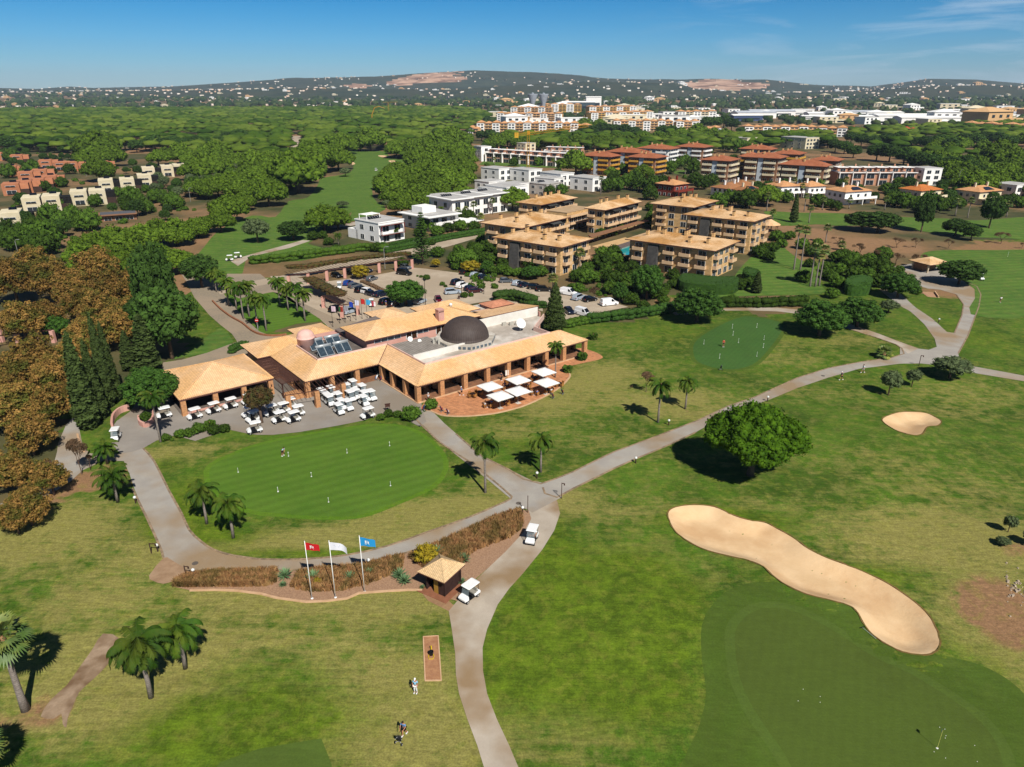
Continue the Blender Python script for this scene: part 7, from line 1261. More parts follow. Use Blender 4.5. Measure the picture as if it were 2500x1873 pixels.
def make_car(kind, colr, label, loc, rz, group):
    t = thing(kind, label, {'van': 'van'}.get(kind, 'car'), loc, rz, group); h = dict(hatchback=1.48, suv=1.68, van=1.95)[kind]; L = dict(hatchback=4.1, suv=4.6, van=4.9)[kind]/2; b = dict(hatchback=.92, suv=1.02, van=1.1)[kind]; hw = .88
    m = MB(); prof(m, [(-L, .35), (-L*.98, b*.98), (-L*.9, b+.04), (L*.35, b+.02), (L*.85, b*.86), (L*.99, b*.7), (L, .35), (L*.9, .24), (-L*.9, .24)], hw, .97, .1)
    if kind == 'van': gp = [(-L*.97, b), (-L*.93, h-.08), (-L*.8, h), (L*.25, h), (L*.62, b+.02)]
    elif kind == 'suv': gp = [(-L*.95, b), (-L*.82, h-.06), (-L*.6, h), (L*.1, h-.02), (L*.45, b+.01)]
    else: gp = [(-L*.95, b), (-L*.78, h-.08), (-L*.5, h), (L*.05, h-.02), (L*.45, b+.01)]
    prof(m, [(x*.985, z+.008) for x, z in gp], hw*.86, .84, .05); m.build('body', CARM[colr], t)
    m = MB(); zt = h-.09
    if kind == 'van' and colr == 'white': m.mesh([(L*.12, -hw*.93, b+.03), (L*.52, -hw*.9, b+.03), (L*.25, -hw*.82, zt-.08), (L*.12, -hw*.82, zt-.08), (L*.12, hw*.93, b+.03), (L*.52, hw*.9, b+.03), (L*.25, hw*.82, zt-.08), (L*.12, hw*.82, zt-.08)], [(0, 1, 2, 3), (7, 6, 5, 4)])
    else: prof(m, [(x*.965, min(z, zt)) for x, z in gp], hw*.9, .86, .05)
    m.mesh([(L*.62 if kind == 'van' else L*.47, -hw*.78, b+.05), (L*.62 if kind == 'van' else L*.47, hw*.78, b+.05), (L*.28 if kind == 'van' else L*.13, hw*.66, h-.04), (L*.28 if kind == 'van' else L*.13, -hw*.66, h-.04)], [(0, 1, 2, 3)]); m.build('windows', CGL, t)
    for s in (-1, 1): m = MB(); m.box(L*.93, s*.66, .62, .16, .3, .14); m.build('headlight', LAMP, t); m = MB(); m.box(-L*.985, s*.72, .72, .08, .18, .3); m.build('tail_light', TAIL, t)
    for x in (-L*.62, L*.62):
        for s in (-1, 1): wheel(t, x, s*(hw-.1), .33, .2)
    return t
CARS = {}
def car(kind, colr, c, x, y, dx, dy, label, group='cars in the car park'):
    X, Y = at0(c, x, y, .3); A = at0(c, x-dx, y-dy, .3); B = at0(c, x+dx, y+dy, .3); rz = math.atan2(B[1]-A[1], B[0]-A[0]); k = (kind, colr)
    if k not in CARS: CARS[k] = make_car(kind, colr, label, (X, Y, .06), rz, group); return
    dup(CARS[k], (X, Y, .06), rz, label, group)
for q in """hatchback grey R 920 365 40 -14|dark grey hatchback parked behind the small olive tree
van black R 1270 305 40 5|long black people carrier at the far side of the car park
hatchback blue R 662 412 30 -18|bright blue hatchback at the left end of the middle row
hatchback grey R 738 440 36 -8|grey hatchback in front of the bright blue one
suv black R 810 485 36 -12|black car with red tail lights in the middle row
suv white R 880 512 36 8|white car in the middle row of the car park
hatchback navy R 915 530 36 10|navy car right behind the white one
suv navy R 1025 535 40 -10|large navy estate beside the brown hedge
suv black R 1075 615 36 -12|black car next to the person in blue
hatchback black R 1160 645 36 -14|black hatchback at the edge of the round tree
hatchback silver R 1440 610 34 -14|silver car half hidden by the round tree
hatchback red R 1638 595 22 40|wine red hatchback driving towards the clubhouse
suv silver R 1792 510 40 -3|silver crossover on the car park island
suv navy R 1842 405 44 -14|navy off roader at the back of the island row
suv white R 1898 438 36 -12|white car between two dark ones on the island
hatchback navy R 1985 470 40 -10|dark blue saloon behind the wine coloured one
hatchback wine R 2040 495 40 -4|wine coloured car at the end of the island row
suv black R 1915 290 24 -20|black car tucked under the yellow shrub
hatchback silver R 2042 325 36 -10|silver hatchback under the trees at the back
hatchback navy R 2130 350 36 -6|dark car beside the silver one at the back
hatchback black R 540 330 36 10|black car in the shade of the long car port
suv black R 690 300 36 5|dark car under the climbers of the long car port
hatchback navy R 860 275 36 5|dark car beneath the middle of the long car port
hatchback grey R 1285 240 34 8|dark grey car at the right end of the long car port
suv black R 545 695 36 -10|black car behind the white and pink flags
suv silver R 685 715 40 -12|silver grey car under the side car port
hatchback grey U 752 262 70 -2|grey green hatchback alone at the back edge
hatchback silver U 905 295 50 -20|pale blue car in the shade of a tree
hatchback navy U 1000 320 60 -12|dark car next to the pale blue one
suv black U 1150 355 60 5|black off roader under the trees
suv black U 1265 380 60 0|black car beside the fan palm
van white U 1590 430 60 10|white van half hidden by the fat cypress
suv silver U 1730 490 70 -25|silver estate between the white vans
hatchback black U 1880 515 60 -10|black car beneath the rust coloured tree
van white U 2140 570 70 -8|white van parked alone on the right
hatchback navy U 1600 675 40 30|navy car behind the fat cypress
van white U 1790 705 70 20|white van behind the bushes next to the hedge""".split('\n'):
    a, lb = q.split('|'); a = a.split(); car(a[0], a[1], a[2], *[float(v) for v in a[3:]], lb)
# ================================================================ PEOPLE
SKIN = M('skin', 'b07a5c', rough=.6); SK = {}
def cloth(h): return M('cloth_'+h, h, rough=.85)
POSE = dict(
 stand=dict(hip=.92, kn=((.03, -.1, .5), (.03, .1, .5)), ft=((0, -.12, .06), (0, .12, .06)), sp=(0, 1.18, 0, 1.45), hd=(.02, 1.6), el=((.0, -.27, 1.16), (.0, .27, 1.16)), hn=((.12, -.24, .92), (.12, .24, .92))),
 walk=dict(hip=.9, kn=((.18, -.09, .5), (-.05, .09, .48)), ft=((.3, -.1, .06), (-.35, .1, .1)), sp=(.02, 1.16, .04, 1.44), hd=(.07, 1.6), el=((-.15, -.25, 1.16), (.15, .25, 1.16)), hn=((-.1, -.24, .92), (.32, .22, 1.0))),
 putt=dict(hip=.88, kn=((.08, -.14, .48), (.08, .14, .48)), ft=((0, -.2, .06), (0, .2, .06)), sp=(.14, 1.1, .3, 1.3), hd=(.42, 1.42), el=((.36, -.2, 1.05), (.36, .2, 1.05)), hn=((.42, -.03, .78), (.42, .04, .84))),
 push=dict(hip=.9, kn=((.15, -.1, .5), (0, .1, .48)), ft=((.2, -.1, .06), (-.25, .1, .08)), sp=(.05, 1.15, .12, 1.42), hd=(.2, 1.56), el=((.22, -.25, 1.18), (.22, .25, 1.18)), hn=((.46, -.15, 1.0), (.46, .15, 1.0))),
 sit=dict(hip=.5, kn=((.42, -.12, .52), (.42, .12, .52)), ft=((.44, -.12, .07), (.44, .12, .07)), sp=(-.02, .78, 0, 1.03), hd=(.05, 1.2), el=((.12, -.26, .8), (.12, .26, .8)), hn=((.38, -.16, .74), (.38, .16, .74))))
def skinmesh(name, V, E, Rr, mat, par, lev=1):
    me = bpy.data.meshes.new(name); me.from_pydata(V, E, []); me.materials.append(mat); o = obj(name, me, par); sk = me.skin_vertices if len(me.skin_vertices) else None
    md = o.modifiers.new('skin', 'SKIN'); md.use_smooth_shade = True
    if not len(me.skin_vertices):
        import bmesh
        bm = bmesh.new(); bm.from_mesh(me); ly = bm.verts.layers.skin.verify()
        for i, v in enumerate(bm.verts): v[ly].radius = Rr[i] if isinstance(Rr[i], tuple) else (Rr[i], Rr[i]); v[ly].use_root = (i == 0)
        bm.to_mesh(me); bm.free()
    else:
        for i, v in enumerate(me.skin_vertices[0].data): v.radius = Rr[i] if isinstance(Rr[i], tuple) else (Rr[i], Rr[i]); v.use_root = i == 0
    s = o.modifiers.new('sub', 'SUBSURF'); s.levels = s.render_levels = lev; return o
def person(pose, loc, rz, label, shirt, legs, hair='2a1d14', short=True, cap=None, group=None, shoes='e0e0e0', sc_=1.0):
    P = POSE[pose]; t = thing('person', label, 'person', loc, rz, group); t.scale = (sc_,)*3; V = [(0, 0, P['hip'])]; E = []; Rr = [(.15, .11)]
    def add(p, par, r): V.append(p); E.append((par, len(V)-1)); Rr.append(r); return len(V)-1
    s = P['sp']; a = add((s[0], 0, s[1]), 0, (.15, .1)); b = add((s[2], 0, s[3]-.04), a, (.16, .1)); n = add((s[2]+.01, 0, s[3]+.05), b, .055); h1 = add((P['hd'][0], 0, P['hd'][1]-.02), n, (.075, .085)); add((P['hd'][0]+.01, 0, P['hd'][1]+.09), h1, (.07, .08)); add((P['hd'][0]+.1, 0, P['hd'][1]), h1, .018)
    arms = []; 
    for i, sg in ((0, -1), (1, 1)):
        k = add((s[2], sg*.18, s[3]-.05), b, .065); e = add(P['el'][i], k, .045); hn = Vector(P['hn'][i]); el = Vector(P['el'][i]); w_ = add(tuple(hn), e, .03); d = (hn-el).normalized(); sd_ = Vector((0, 1, 0)).cross(d).normalized(); pm = add(tuple(hn+d*.07), w_, (.038, .02)); arms.append((k, e, w_))
        for f in range(4): q = hn+d*.12+sd_*(.018*(f-1.5)); k1 = add(tuple(q), pm, .010); add(tuple(q+d*(.045 if f in (1, 2) else .035)+Vector((0, 0, -.01))), k1, .008)
        add(tuple(hn+d*.05+Vector((.02, -sg*.04, .01))), pm, .010)
    lg = []
    for i, sg in ((0, -1), (1, 1)):
        k = add((0, sg*.09, P['hip']-.05), 0, .1); e = add(P['kn'][i], k, .062); f = P['ft'][i]; w_ = add((f[0]-.03, f[1], f[2]+.05), e, .042); add((f[0]+.14, f[1], f[2]-.01), w_, .038); lg.append((k, e, w_))
    skinmesh('body', V, E, Rr, SKIN, t)
    SV = [V[0], V[a], V[b]]; SE = [(0, 1), (1, 2)]; SR = [(.165, .125), (.168, .118), (.18, .12)]
    for k, e, w_ in arms: i = len(SV); SV += [V[k], tuple(Vector(V[k]).lerp(Vector(V[e]), .75))]; SE += [(2, i), (i, i+1)]; SR += [.085, .068]
    skinmesh('shirt', SV, SE, SR, cloth(shirt), t)
    SV = [tuple(Vector(V[0])+Vector((0, 0, .02)))]; SE = []; SR = [(.165, .13)]
    for k, e, w_ in lg:
        i = len(SV); SV += [V[k], tuple(Vector(V[k]).lerp(Vector(V[e]), .85)) if short else V[e]]; SE += [(0, i), (i, i+1)]; SR += [.112, .085]
        if not short: SV.append(tuple(Vector(V[e]).lerp(Vector(V[w_]), .95))); SE.append((i+1, i+2)); SR.append(.065)
    skinmesh('shorts' if short else 'trousers', SV, SE, SR, cloth(legs), t)
    hx, hz_ = P['hd']; m = MB(); m.lathe(hx-.005, 0, [(.095, hz_+.05), (.1, hz_+.09), (.085, hz_+.16), (.04, hz_+.2), (.01, hz_+.205)], 12)
    if cap: m.prism([(hx+.05, -.07), (hx+.2, -.05), (hx+.2, .05), (hx+.05, .07)], hz_+.06, hz_+.075)
    m.build('cap' if cap else 'hair', cloth(cap or hair), t, True)
    for i in (0, 1): f = P['ft'][i]; m = MB(); m.box(f[0]+.05, f[1], f[2]-.06, .28, .1, .09, 0, .85); m.build('shoe', cloth(shoes), t)
    return t
def pat(c, x, y): X, Y, z = at(c, x, y); return (X, Y, z+.05)
p1_ = pat('M', 1438, 1090); person('stand', p1_, R_(-100), 'person in a light blue shirt and white trousers standing by the divot strip', '7fb0cc', 'd8d8d4', short=False, cap='dcdcdc')
p2_ = pat('M', 1384, 1296); person('push', p2_, R_(-112), 'person in a blue shirt and dark shorts holding a push trolley', '5f86b4', '14161c', cap=None)
person('putt', pat('I', 1075, 1465), R_(-20), 'person in a pale blue shirt putting on the near green', '9cc4d6', '14161c'); person('stand', pat('O', 735, 498), R_(-90), 'person in a bright red shirt on the practice green', 'c23c30', '14161c'); person('walk', pat('O', 1314, 660), R_(200), 'person in dark shorts walking on grass below the path', '3c465c', '22252c', cap='e0e0e0')
person('walk', pat('O', 1420, 624), R_(200), 'person in a white shirt walking beside the path', 'cfe0ea', 'c8c8c8'); person('walk', pat('S', 705, 640), R_(190), 'person in a blue shirt and cap striding across the terrace', '2f7fb8', '101218', cap='e6e6e6'); person('stand', pat('S', 255, 730), R_(60), 'person in a white cap at the corner bush of the terrace', 'c8c8c8', '1c1c1c', cap='e6e6e6')
person('stand', pat('R', 1075, 655), R_(90), 'person in a royal blue shirt among the parked cars', '1c50b0', 'a89878'); person('walk', pat('O', 2094, 280), R_(-90), 'tiny golfer in white on the far right tee', 'd8d8d8', '1c1c20'); person('stand', pat('S', 1240, 440), R_(-60), 'waiter in dark clothes near the menu board', '2c3440', '14141a', short=False); person('stand', pat('V', 1345, 280), R_(30), 'person standing at the open boot of a black car', '2a5ab0', 'b0a080') if False else None
for o_, nm in ((c1, 'driver'),):
    for k, yy in enumerate((.26, -.26)):
        l = Vector((-.38, yy, .32)); l.rotate(Matrix.Rotation(o_.rotation_euler[2], 3, 'Z')); person('sit', tuple(Vector(o_.location)+l), o_.rotation_euler[2], ['person in white at the wheel of the cart on the path', 'passenger in a red shirt in the cart on the path'][k], ['dcdcdc', 'a03030'][k], '2c3038', cap='e0e0e0')
# ================================================================ TERRACE FURNITURE
UMB = M('parasol_canvas', 'e8e6e2', 'dedcd6', 2, rough=.85); ALU = M('pole_white', 'c8c8c8', rough=.4, metal=.3); WICK = M('wicker_orange', 'a8743a', '8f602c', 8, rough=.8); TBL = M('table_dark', '2a1c16', rough=.5)
def parasol(x, y, label, x2, y2):
    X, Y, z = at('S', x, y); t = thing('parasol', label, 'parasol', (X, Y, z), R_(38), 'white parasols on the terrace'); m = MB(); m.box(0, 0, .0, .9, .9, .1); m.build('base', CONCR, t); m = MB(); m.tube([(0, 0, .1), (0, 0, 3.1)], .035, 8); m.build('pole', ALU, t)
    m = MB(); h = 1.75; c = [(-h, -h), (h, -h), (h, h), (-h, h)]
    for i in range(4):
        a, b = c[i], c[(i+1) % 4]; mid = ((a[0]+b[0])/2, (a[1]+b[1])/2); m.face((*a, 2.42), (*mid, 2.46), (0, 0, 3.15)); m.face((*mid, 2.46), (*b, 2.42), (0, 0, 3.15)); m.face((*a, 2.42), (*a, 2.3), (*b, 2.3), (*b, 2.42), (*mid, 2.46)); m.face((*b, 2.42), (*b, 2.3), (*a, 2.3), (*a, 2.42))
    m.build('canopy', UMB, t); m = MB(); [m.tube([(0, 0, 3.08), (x_*1.7, y_*1.7, 2.43)], .015, 4) for x_ in (-1, 1) for y_ in (-1, 1)]; m.build('ribs', ALU, t); m = MB(); m.lathe(0, 0, [(.06, 3.1), (.05, 3.2), (.01, 3.26)], 8); m.build('finial', ALU, t)
for q in ((1222, 815, 'front left parasol nearest the lawn'), (1085, 680, 'leftmost parasol by the empty dark tables'), (1463, 745, 'front middle parasol of the terrace'), (1465, 590, 'rear middle parasol in front of the menu board'), (1845, 625, 'right parasol near the lawn edge'), (1808, 478, 'rearmost parasol beside the terrace palm')): parasol(q[0], q[1], q[2], 0, 0)
CH0 = None
def chair(x, y, rz, z, label, group='wicker chairs on the terrace'):
    global CH0
    if CH0: return dup(CH0, (x, y, z), rz, label)
    t = CH0 = thing('wicker_chair', label, 'chair', (x, y, z), rz, group); m = MB(); m.box(0, 0, .4, .5, .5, .08); m.build('seat', WICK, t); m = MB(); m.box(-.25, 0, .42, .07, .5, .48); m.build('backrest', WICK, t)
    for s in (-1, 1): m = MB(); m.box(.0, s*.27, .62, .5, .05, .05); m.box(.2, s*.27, .42, .05, .05, .2); m.build('armrest', WICK, t)
    for a in (-1, 1):
        for b in (-1, 1): m = MB(); m.box(a*.21, b*.21, 0, .05, .05, .4); m.build('leg', WICK, t)
    return t
TB0 = None; si = 0
for i, (x, y, nm, seated) in enumerate(((850, 665, 'empty dark table on the left of the terrace', ()), (935, 640, 'dark table beside the leftmost one', ()), (1060, 800, 'table under the front left parasol', (0, 2)), (1290, 770, 'table right of front left parasol', (1, 3)), (1310, 560, 'table behind the leftmost parasol', (0, 2, 3)), (1400, 700, 'table under the front middle parasol', (2,)), (1580, 540, 'table by the rear middle parasol', (0, 1)), (1690, 635, 'table between the right parasols', (0, 1, 2)), (1690, 450, 'table near the rearmost parasol', (0, 3)), (1880, 610, 'table under the right parasol', (1,)), (2020, 520, 'dark table at the right end of the terrace', ()), (1350, 480, 'table below the menu board', (1,)))):
    X, Y, z = at('S', x, y); z += .065
    if TB0 is None:
        t = TB0 = thing('cafe_table', 'dark cafe table, '+nm, 'table', (X, Y, z), CA, 'dark tables on the terrace'); m = MB(); m.box(0, 0, .71, .9, .9, .04); m.build('table_top', TBL, t); m = MB(); m.box(0, 0, .03, .09, .09, .68); m.box(0, 0, 0, .5, .5, .03); m.build('pedestal', TBL, t)
    else: dup(TB0, (X, Y, z), CA, 'dark cafe table, '+nm)
    for k in range(4):
        a = CA+k*PI/2; cx, cy = X-.72*math.cos(a), Y-.72*math.sin(a); chair(cx, cy, a, z, 'wicker chair on side %s of the %s' % (['left', 'near', 'right', 'far'][k], nm.replace('dark ', '')))
        if k in seated: si += 1; person('sit', (cx, cy, z), a, 'person in %s seated at the %s of the %s' % (['navy', 'white', 'blue', 'red', 'grey'][si % 5], ['left', 'near side', 'right', 'far side'][k], nm), ['1c2438', 'd4d4d4', '3a64a8', '9c3a2c', '6c7078'][si % 5], ['22252c', '6a5c48'][si % 2], group='people sitting on the terrace')
X, Y, z = at('S', 1315, 400); t = thing('menu_board', 'white menu board on an easel by the clubhouse pillar', 'board', (X, Y, z), R_(30)); m = MB(); m.box(0, 0, .5, .75, .05, 1.1); m.build('board', WHITE, t); m = MB(); [m.tube([(q, .02, 0), (q*.8, .06, 1.5)], .025, 4) for q in (-.3, .3)]; m.tube([(0, .6, 0), (0, .1, 1.4)], .025, 4); m.build('easel', BEAM, t)
# golf bags on trolleys
def trolley(c, x, y, rz, label, colr='16181c', acc='8a2030'):
    X, Y, z = at(c, x, y); t = thing('golf_trolley', label, 'golf trolley', (X, Y, z+.05), rz); k = Vector((-.35, 0, .85)).normalized(); a = Vector((.12, 0, .22)); b = a+k*.85
    m = MB(); m.tube([a, a+k*.4, b], [.12, .13, .14], 10); m.build('bag', cloth(colr), t, True); m = MB(); m.box(.16, 0, .42, .1, .2, .3); m.build('bag_pocket', cloth(acc), t)
    m = MB(); [m.tube([a+k*.7+Vector((.03*q, .04*s_, 0)), b+k*.28+Vector((.05*q, .06*s_, 0))], .012, 4) for q in (-1, 0, 1) for s_ in (-1, 1)]; m.build('club', CHR, t); m = MB(); m.tube([(.2, 0, .1), tuple(b+Vector((-.1, 0, .05))), tuple(b+Vector((-.45, 0, .1)))], .018, 5); m.tube([(-.1, -.3, .14), (.0, 0, .3), (-.1, .3, .14)], .015, 5); m.build('trolley_frame', ALU, t)
    for q in ((-.12, -.32), (-.12, .32), (.32, 0)): wheel(t, q[0], q[1], .14, .06)
trolley('M', 1358, 1340, R_(68), 'black golf bag on a push trolley held by the person in blue', '101216', '3a3a3a'); trolley('S', 430, 860, R_(20), 'purple golf trolley left of its neighbour at the terrace edge', '4a2438'); trolley('S', 515, 895, R_(20), 'purple and white golf trolley lowest at the terrace edge', '4a2438', 'c0c0c0'); trolley('S', 2060, 625, R_(30), 'black golf trolley at the right edge of the terrace kerb'); trolley('S', 1930, 680, R_(30), 'red and dark golf trolley on the lawn side of the kerb', '3a2c30')
trolley('S', 190, 850, R_(200), 'navy golf bag beside the corner pillar', '14284a'); trolley('I', 1800, 880, R_(200), 'white and blue golf trolley in the inner corner of the yard', 'd0d4d8', '2a6aa8'); trolley('I', 1835, 885, R_(230), 'dark blue golf trolley in the inner corner of the yard', '1a3050'); trolley('O', 723, 612, R_(90), 'black golf bag standing below the practice green', '0c0e10')
# ================================================================ FLAGS, LAMPS, SIGNS
def flagpole(c, x, y, xt, yt, label, colr, L=1.5, H=.95, emb=None, pole=None, stripe=None):
    X, Y, z = at(c, x, y); d = ray(c, xt, yt); hh = CH+Y/d[1]*d[2]-z; t = thing('flagpole', label, 'flagpole', (X, Y, z)); m = MB(); m.tube([(0, 0, -.2), (0, 0, hh)], .055, 8, r2=.035); m.lathe(0, 0, [(.02, hh), (.07, hh+.04), (.02, hh+.1)], 8); m.lathe(0, 0, [(.16, 0), (.16, .08), (.06, .12)], 8); m.build('pole', pole or CW, t, True)
    m = MB(); n = 9; g = random.uniform(0, 3); V = []
    for i in range(n+1):
        u = i/n
        for k in range(2): V.append((.05+L*u*.93, .16*math.sin(u*7+g)*u+.05*k*u, hh-.12-H*k*(1-.12*u)-.32*u*u*L-.1*math.sin(u*5+g)*u))
    m.mesh(V, [(2*i, 2*i+1, 2*i+3, 2*i+2) for i in range(n)]); m.mi = 1
    f = m.build('flag', cloth(colr) if not stripe else cloth(colr), t, True)
    for k, (u0, u1, v0, v1, cc) in enumerate(emb or ()):
        m = MB()
        for sd_ in (-.012, .012):
            Q = []
            for u, v in ((u0, v0), (u1, v0), (u1, v1), (u0, v1)): Q.append((.05+L*u*.93, .16*math.sin(u*7+g)*u+.05*v*u+sd_, hh-.12-H*v*(1-.12*u)-.32*u*u*L-.1*math.sin(u*5+g)*u))
            m.mesh(Q, [(0, 1, 2, 3)])
        m.build('emblem', cloth(cc), f)
    return t
EMB = ((.32, .42, .3, .62, 'e8e8e8'), (.46, .5, .25, .62, 'e8e8e8'), (.54, .6, .35, .62, 'e8e8e8'), (.3, .62, .7, .76, 'e8e8e8'))
flagpole('M', 929, 627, 893, 347, 'tall white flagpole with a red flag', 'b3141c', emb=EMB); flagpole('M', 1044, 622, 1010, 345, 'tall white flagpole with a white flag', 'd8d8e0', 1.9, 1.0, ((.25, .6, .3, .4, '9aa4c0'), (.3, .55, .5, .56, '9aa4c0'))); flagpole('M', 1187, 594, 1162, 321, 'tall white flagpole with a bright blue flag', '1f86c0', 1.7, 1.1, EMB)
for i, (x, y, xt, yt, cc, nm) in enumerate(((500,880,482,645,'c9b0b8','pale pink'), (575,840,560,650,'8a2a20','red and green'), (632,830,622,640,'8c8c94','grey'), (690,815,672,600,'1c3a9c','dark blue'), (750,805,727,580,'c8c8d8','white'), (815,790,797,568,'b02420','red'), (870,780,850,575,'3a9cc8','sky blue'), (925,750,918,590,'a83c48','red and white'))):
    flagpole('R', x, y, xt, yt, 'dark flagpole with a %s flag by the clubhouse entrance' % nm, cc, 1.0, 1.4, pole=CB, emb=((0.02, .4, .02, .98, '1f5a2c'),) if i == 1 else (((.5, .98, .05, .95, 'd8d8d8'),) if i == 7 else None))
PINH = 0
def pin(c, x, y, label, group, h=.62, flag='e8e8e8'):
    X, Y, z = at(c, x, y); t = thing('hole_marker', label, 'hole flag', (X, Y, z+.02), random.uniform(0, 6), group); m = MB(); m.tube([(0, 0, 0), (0, 0, h)], .02, 5); m.build('stick', CW, t); m = MB(); m.box(.0, 0, h-.02, .11, .03, .11); m.build('number_plate', cloth(flag), t); m = MB(); m.lathe(0, 0, [(.11, .0), (.11, .012)], 12); m.build('cup_rim', CW, t)
for i, (c, x, y) in enumerate((('I',1120,1466), ('I',1900,1386), ('I',1572,1442), ('L',1838,484), ('L',2145,635), ('M',762,100), ('M',1010,153), ('M',1314,73), ('M',926,28))): pin(c, x, y, 'short white hole marker on the near putting green, '+['beside the putting person', 'at its upper right', 'at its upper middle', 'at its left end', 'left of the centre', 'at the lower left', 'lowest near the front edge', 'at its right side', 'near the centre'][i], 'hole markers on the near putting green')
for i, (x, y) in enumerate(((640,483), (717,553), (780,405), (783,440), (810,476), (935,462), (932,501), (900,402), (900,543))): pin('O', x, y, 'small white hole marker on the practice green, '+['at its left end', 'at the lower left', 'at the top left', 'below the top left one', 'in the middle', 'upper one at the right', 'lower one at the right', 'at the top right', 'at the lower right'][i], 'hole markers on the practice green', .9)
pin('D', 2085, 1350, 'white pin on the distant tee green at the right', None, 1.6)
X, Y, z = at('Q', 1743, 1498); t = thing('pin_flag', 'golf pin with a pale blue flag on the large green in the foreground', 'golf flag', (X, Y, z), R_(60)); m = MB(); m.tube([(0, 0, 0), (0, 0, 2.1)], .018, 6); m.build('pole', M('pin_yellow', 'c9c46a'), t); m = MB(); m.mesh([(0, 0, 2.08), (.34, .04, 2.0), (.36, .02, 1.72), (0, 0, 1.72)], [(0, 1, 2, 3)]); m.build('flag', cloth('a8c4d8'), t); m = MB(); m.lathe(0, 0, [(.1, .01), (.1, .03)], 12); m.build('cup_rim', CW, t)
def bollard(c, x, y, label):
    X, Y, z = at(c, x, y); t = thing('path_lamp', label, 'bollard lamp', (X, Y, z), 0, 'low path lamps'); m = MB(); m.tube([(0, 0, -.1), (0, 0, .75)], .09, 8); m.build('post', M('lamp_brown', '3a2a22'), t); m = MB(); m.lathe(0, 0, [(.1, .75), (.2, .84), (.2, 1.0), (.1, 1.1), (.02, 1.12)], 12); m.build('lamp_head', M('lamp_white', 'd8d8d4', rough=.4), t, True)
for q in (('L',1048,722,'low white headed lamp left of the cart path'), ('L',1218,1095,'white headed lamp beside the wooden bracket sign'), ('M',350,518,'lamp at the left end of the dry grass strip'), ('O',467,882,'lamp on the lawn right of the slim palm'), ('O',305,1068,'lamp below the diagonal path'), ('O',952,765,'lamp at the path edge right of the stone pine'), ('O',1792,378,'lamp on the brown island of the forked path'), ('X',1818,80,'lamp on the grass above the path junction'), ('X',1662,458,'lamp beside the tall post at the junction'), ('M',1208,468,'lamp in the dry grass by the blue flag'), ('L',370,450,'globe lamp under the autumn trees')): bollard(*q)
def post(c, x, y, h, label, arm=0, rz=0, b=.09):
    X, Y, z = at(c, x, y); t = thing('sign_post', label, 'sign post', (X, Y, z), rz); m = MB(); m.box(0, 0, -.1, b, b, h+.1); m.build('post', M('post_brown', '4a342a', '3a2820', 4), t)
    if arm: m = MB(); m.box(arm/2, 0, h-.16, arm, .06, .1); m.box(arm, 0, h-.42, .18, .07, .3); m.build('sign_arm', M('post_brown', '4a342a'), t)
    return t
post('L', 1168, 1110, 1.5, 'brown wooden bracket sign beside the left path', .7); post('M', 312, 525, 1.7, 'brown bracket sign at the left end of the dry grass', .45); post('X', 1718, 450, 2.6, 'tall thin brown post at the path junction'); post('X', 2082, 298, 2.5, 'dark post with a small sign right of the junction', .35); post('O', 1695, 592, 2.4, 'dark post with a short arm at the far junction', .5); post('L', 700, 465, 1.0, 'short post by the service road')
X, Y, z = at('E', 1990, 806); t = thing('no_entry_sign', 'red round no entry sign with a white bar on the palm lawn', 'road sign', (X, Y, z), R_(10)); m = MB(); m.tube([(0, 0, 0), (0, 0, 2.6)], .04, 6); m.build('pole', ALU, t)
def disc(r, y, z, n=24): m = MB(); m.mesh([(r*math.cos(a*2*PI/n), y, z+r*math.sin(a*2*PI/n)) for a in range(n)]+[(r*math.cos(a*2*PI/n), y+.03, z+r*math.sin(a*2*PI/n)) for a in range(n)], [tuple(range(n)), tuple(range(2*n-1, n-1, -1))]+[(i, n+i, n+(i+1) % n, (i+1) % n) for i in range(n)]); return m
disc(.42, -.06, 2.3).build('sign_disc', cloth('b01c20'), t); m = MB(); m.box(0, -.075, 2.24, .56, .02, .13); m.build('white_bar', CW, t)
def lamp(c, x, y, h, label, arm=1.2, rz=0, mat=None, head=False):
    X, Y, z = at(c, x, y); t = thing('street_lamp', label, 'street lamp', (X, Y, z), rz); m = MB(); m.tube([(0, 0, 0), (0, 0, h*.9), (arm*.3, 0, h), (arm, 0, h)] if not head else [(0, 0, 0), (0, 0, h)], .09, 6, r2=.06); m.build('pole', mat or M('pole_grey', '8c8c88', rough=.6), t); m = MB(); m.box(arm if not head else 0, 0, h-.05 if not head else h, .7 if not head else .5, .3 if not head else .5, .12 if not head else .5); m.build('lamp_head', mat or M('pole_grey', '8c8c88'), t)
lamp('J', 755, 300, 6.5, 'dark lantern post beside the round car park tree', mat=CB, head=True); lamp('J', 1205, 217, 6.5, 'dark lantern post at the end of the island row', mat=CB, head=True); lamp('J', 1033, 232, 5, 'dark lamp post behind the ball bush', mat=CB, head=True)
for q in (('A',1472,1085,7,'lamp post among the trees right of the cream houses'), ('A',1240,1105,5,'twin armed lamp in front of the cream houses'), ('A',148,1512,6,'lamp post above the autumn trees'), ('A',420,880,7,'lamp post between the orange houses'), ('A',670,890,7,'lamp post behind the cream houses'), ('A',215,665,9,'curved street lamp at the wood edge on the left'), ('A',510,700,9,'second curved street lamp at the wood edge'), ('A',2125,690,9,'curved street lamp by the pine road'), ('A',1810,950,8,'thin lamp post on the track between pines'), ('B',230,680,9,'curved street lamp beside the pine road, right one'), ('B',1075,1600,7,'lamp pole over the access road'), ('D',1697,800,9,'lamp pole behind the right hand villas')): lamp(*q)
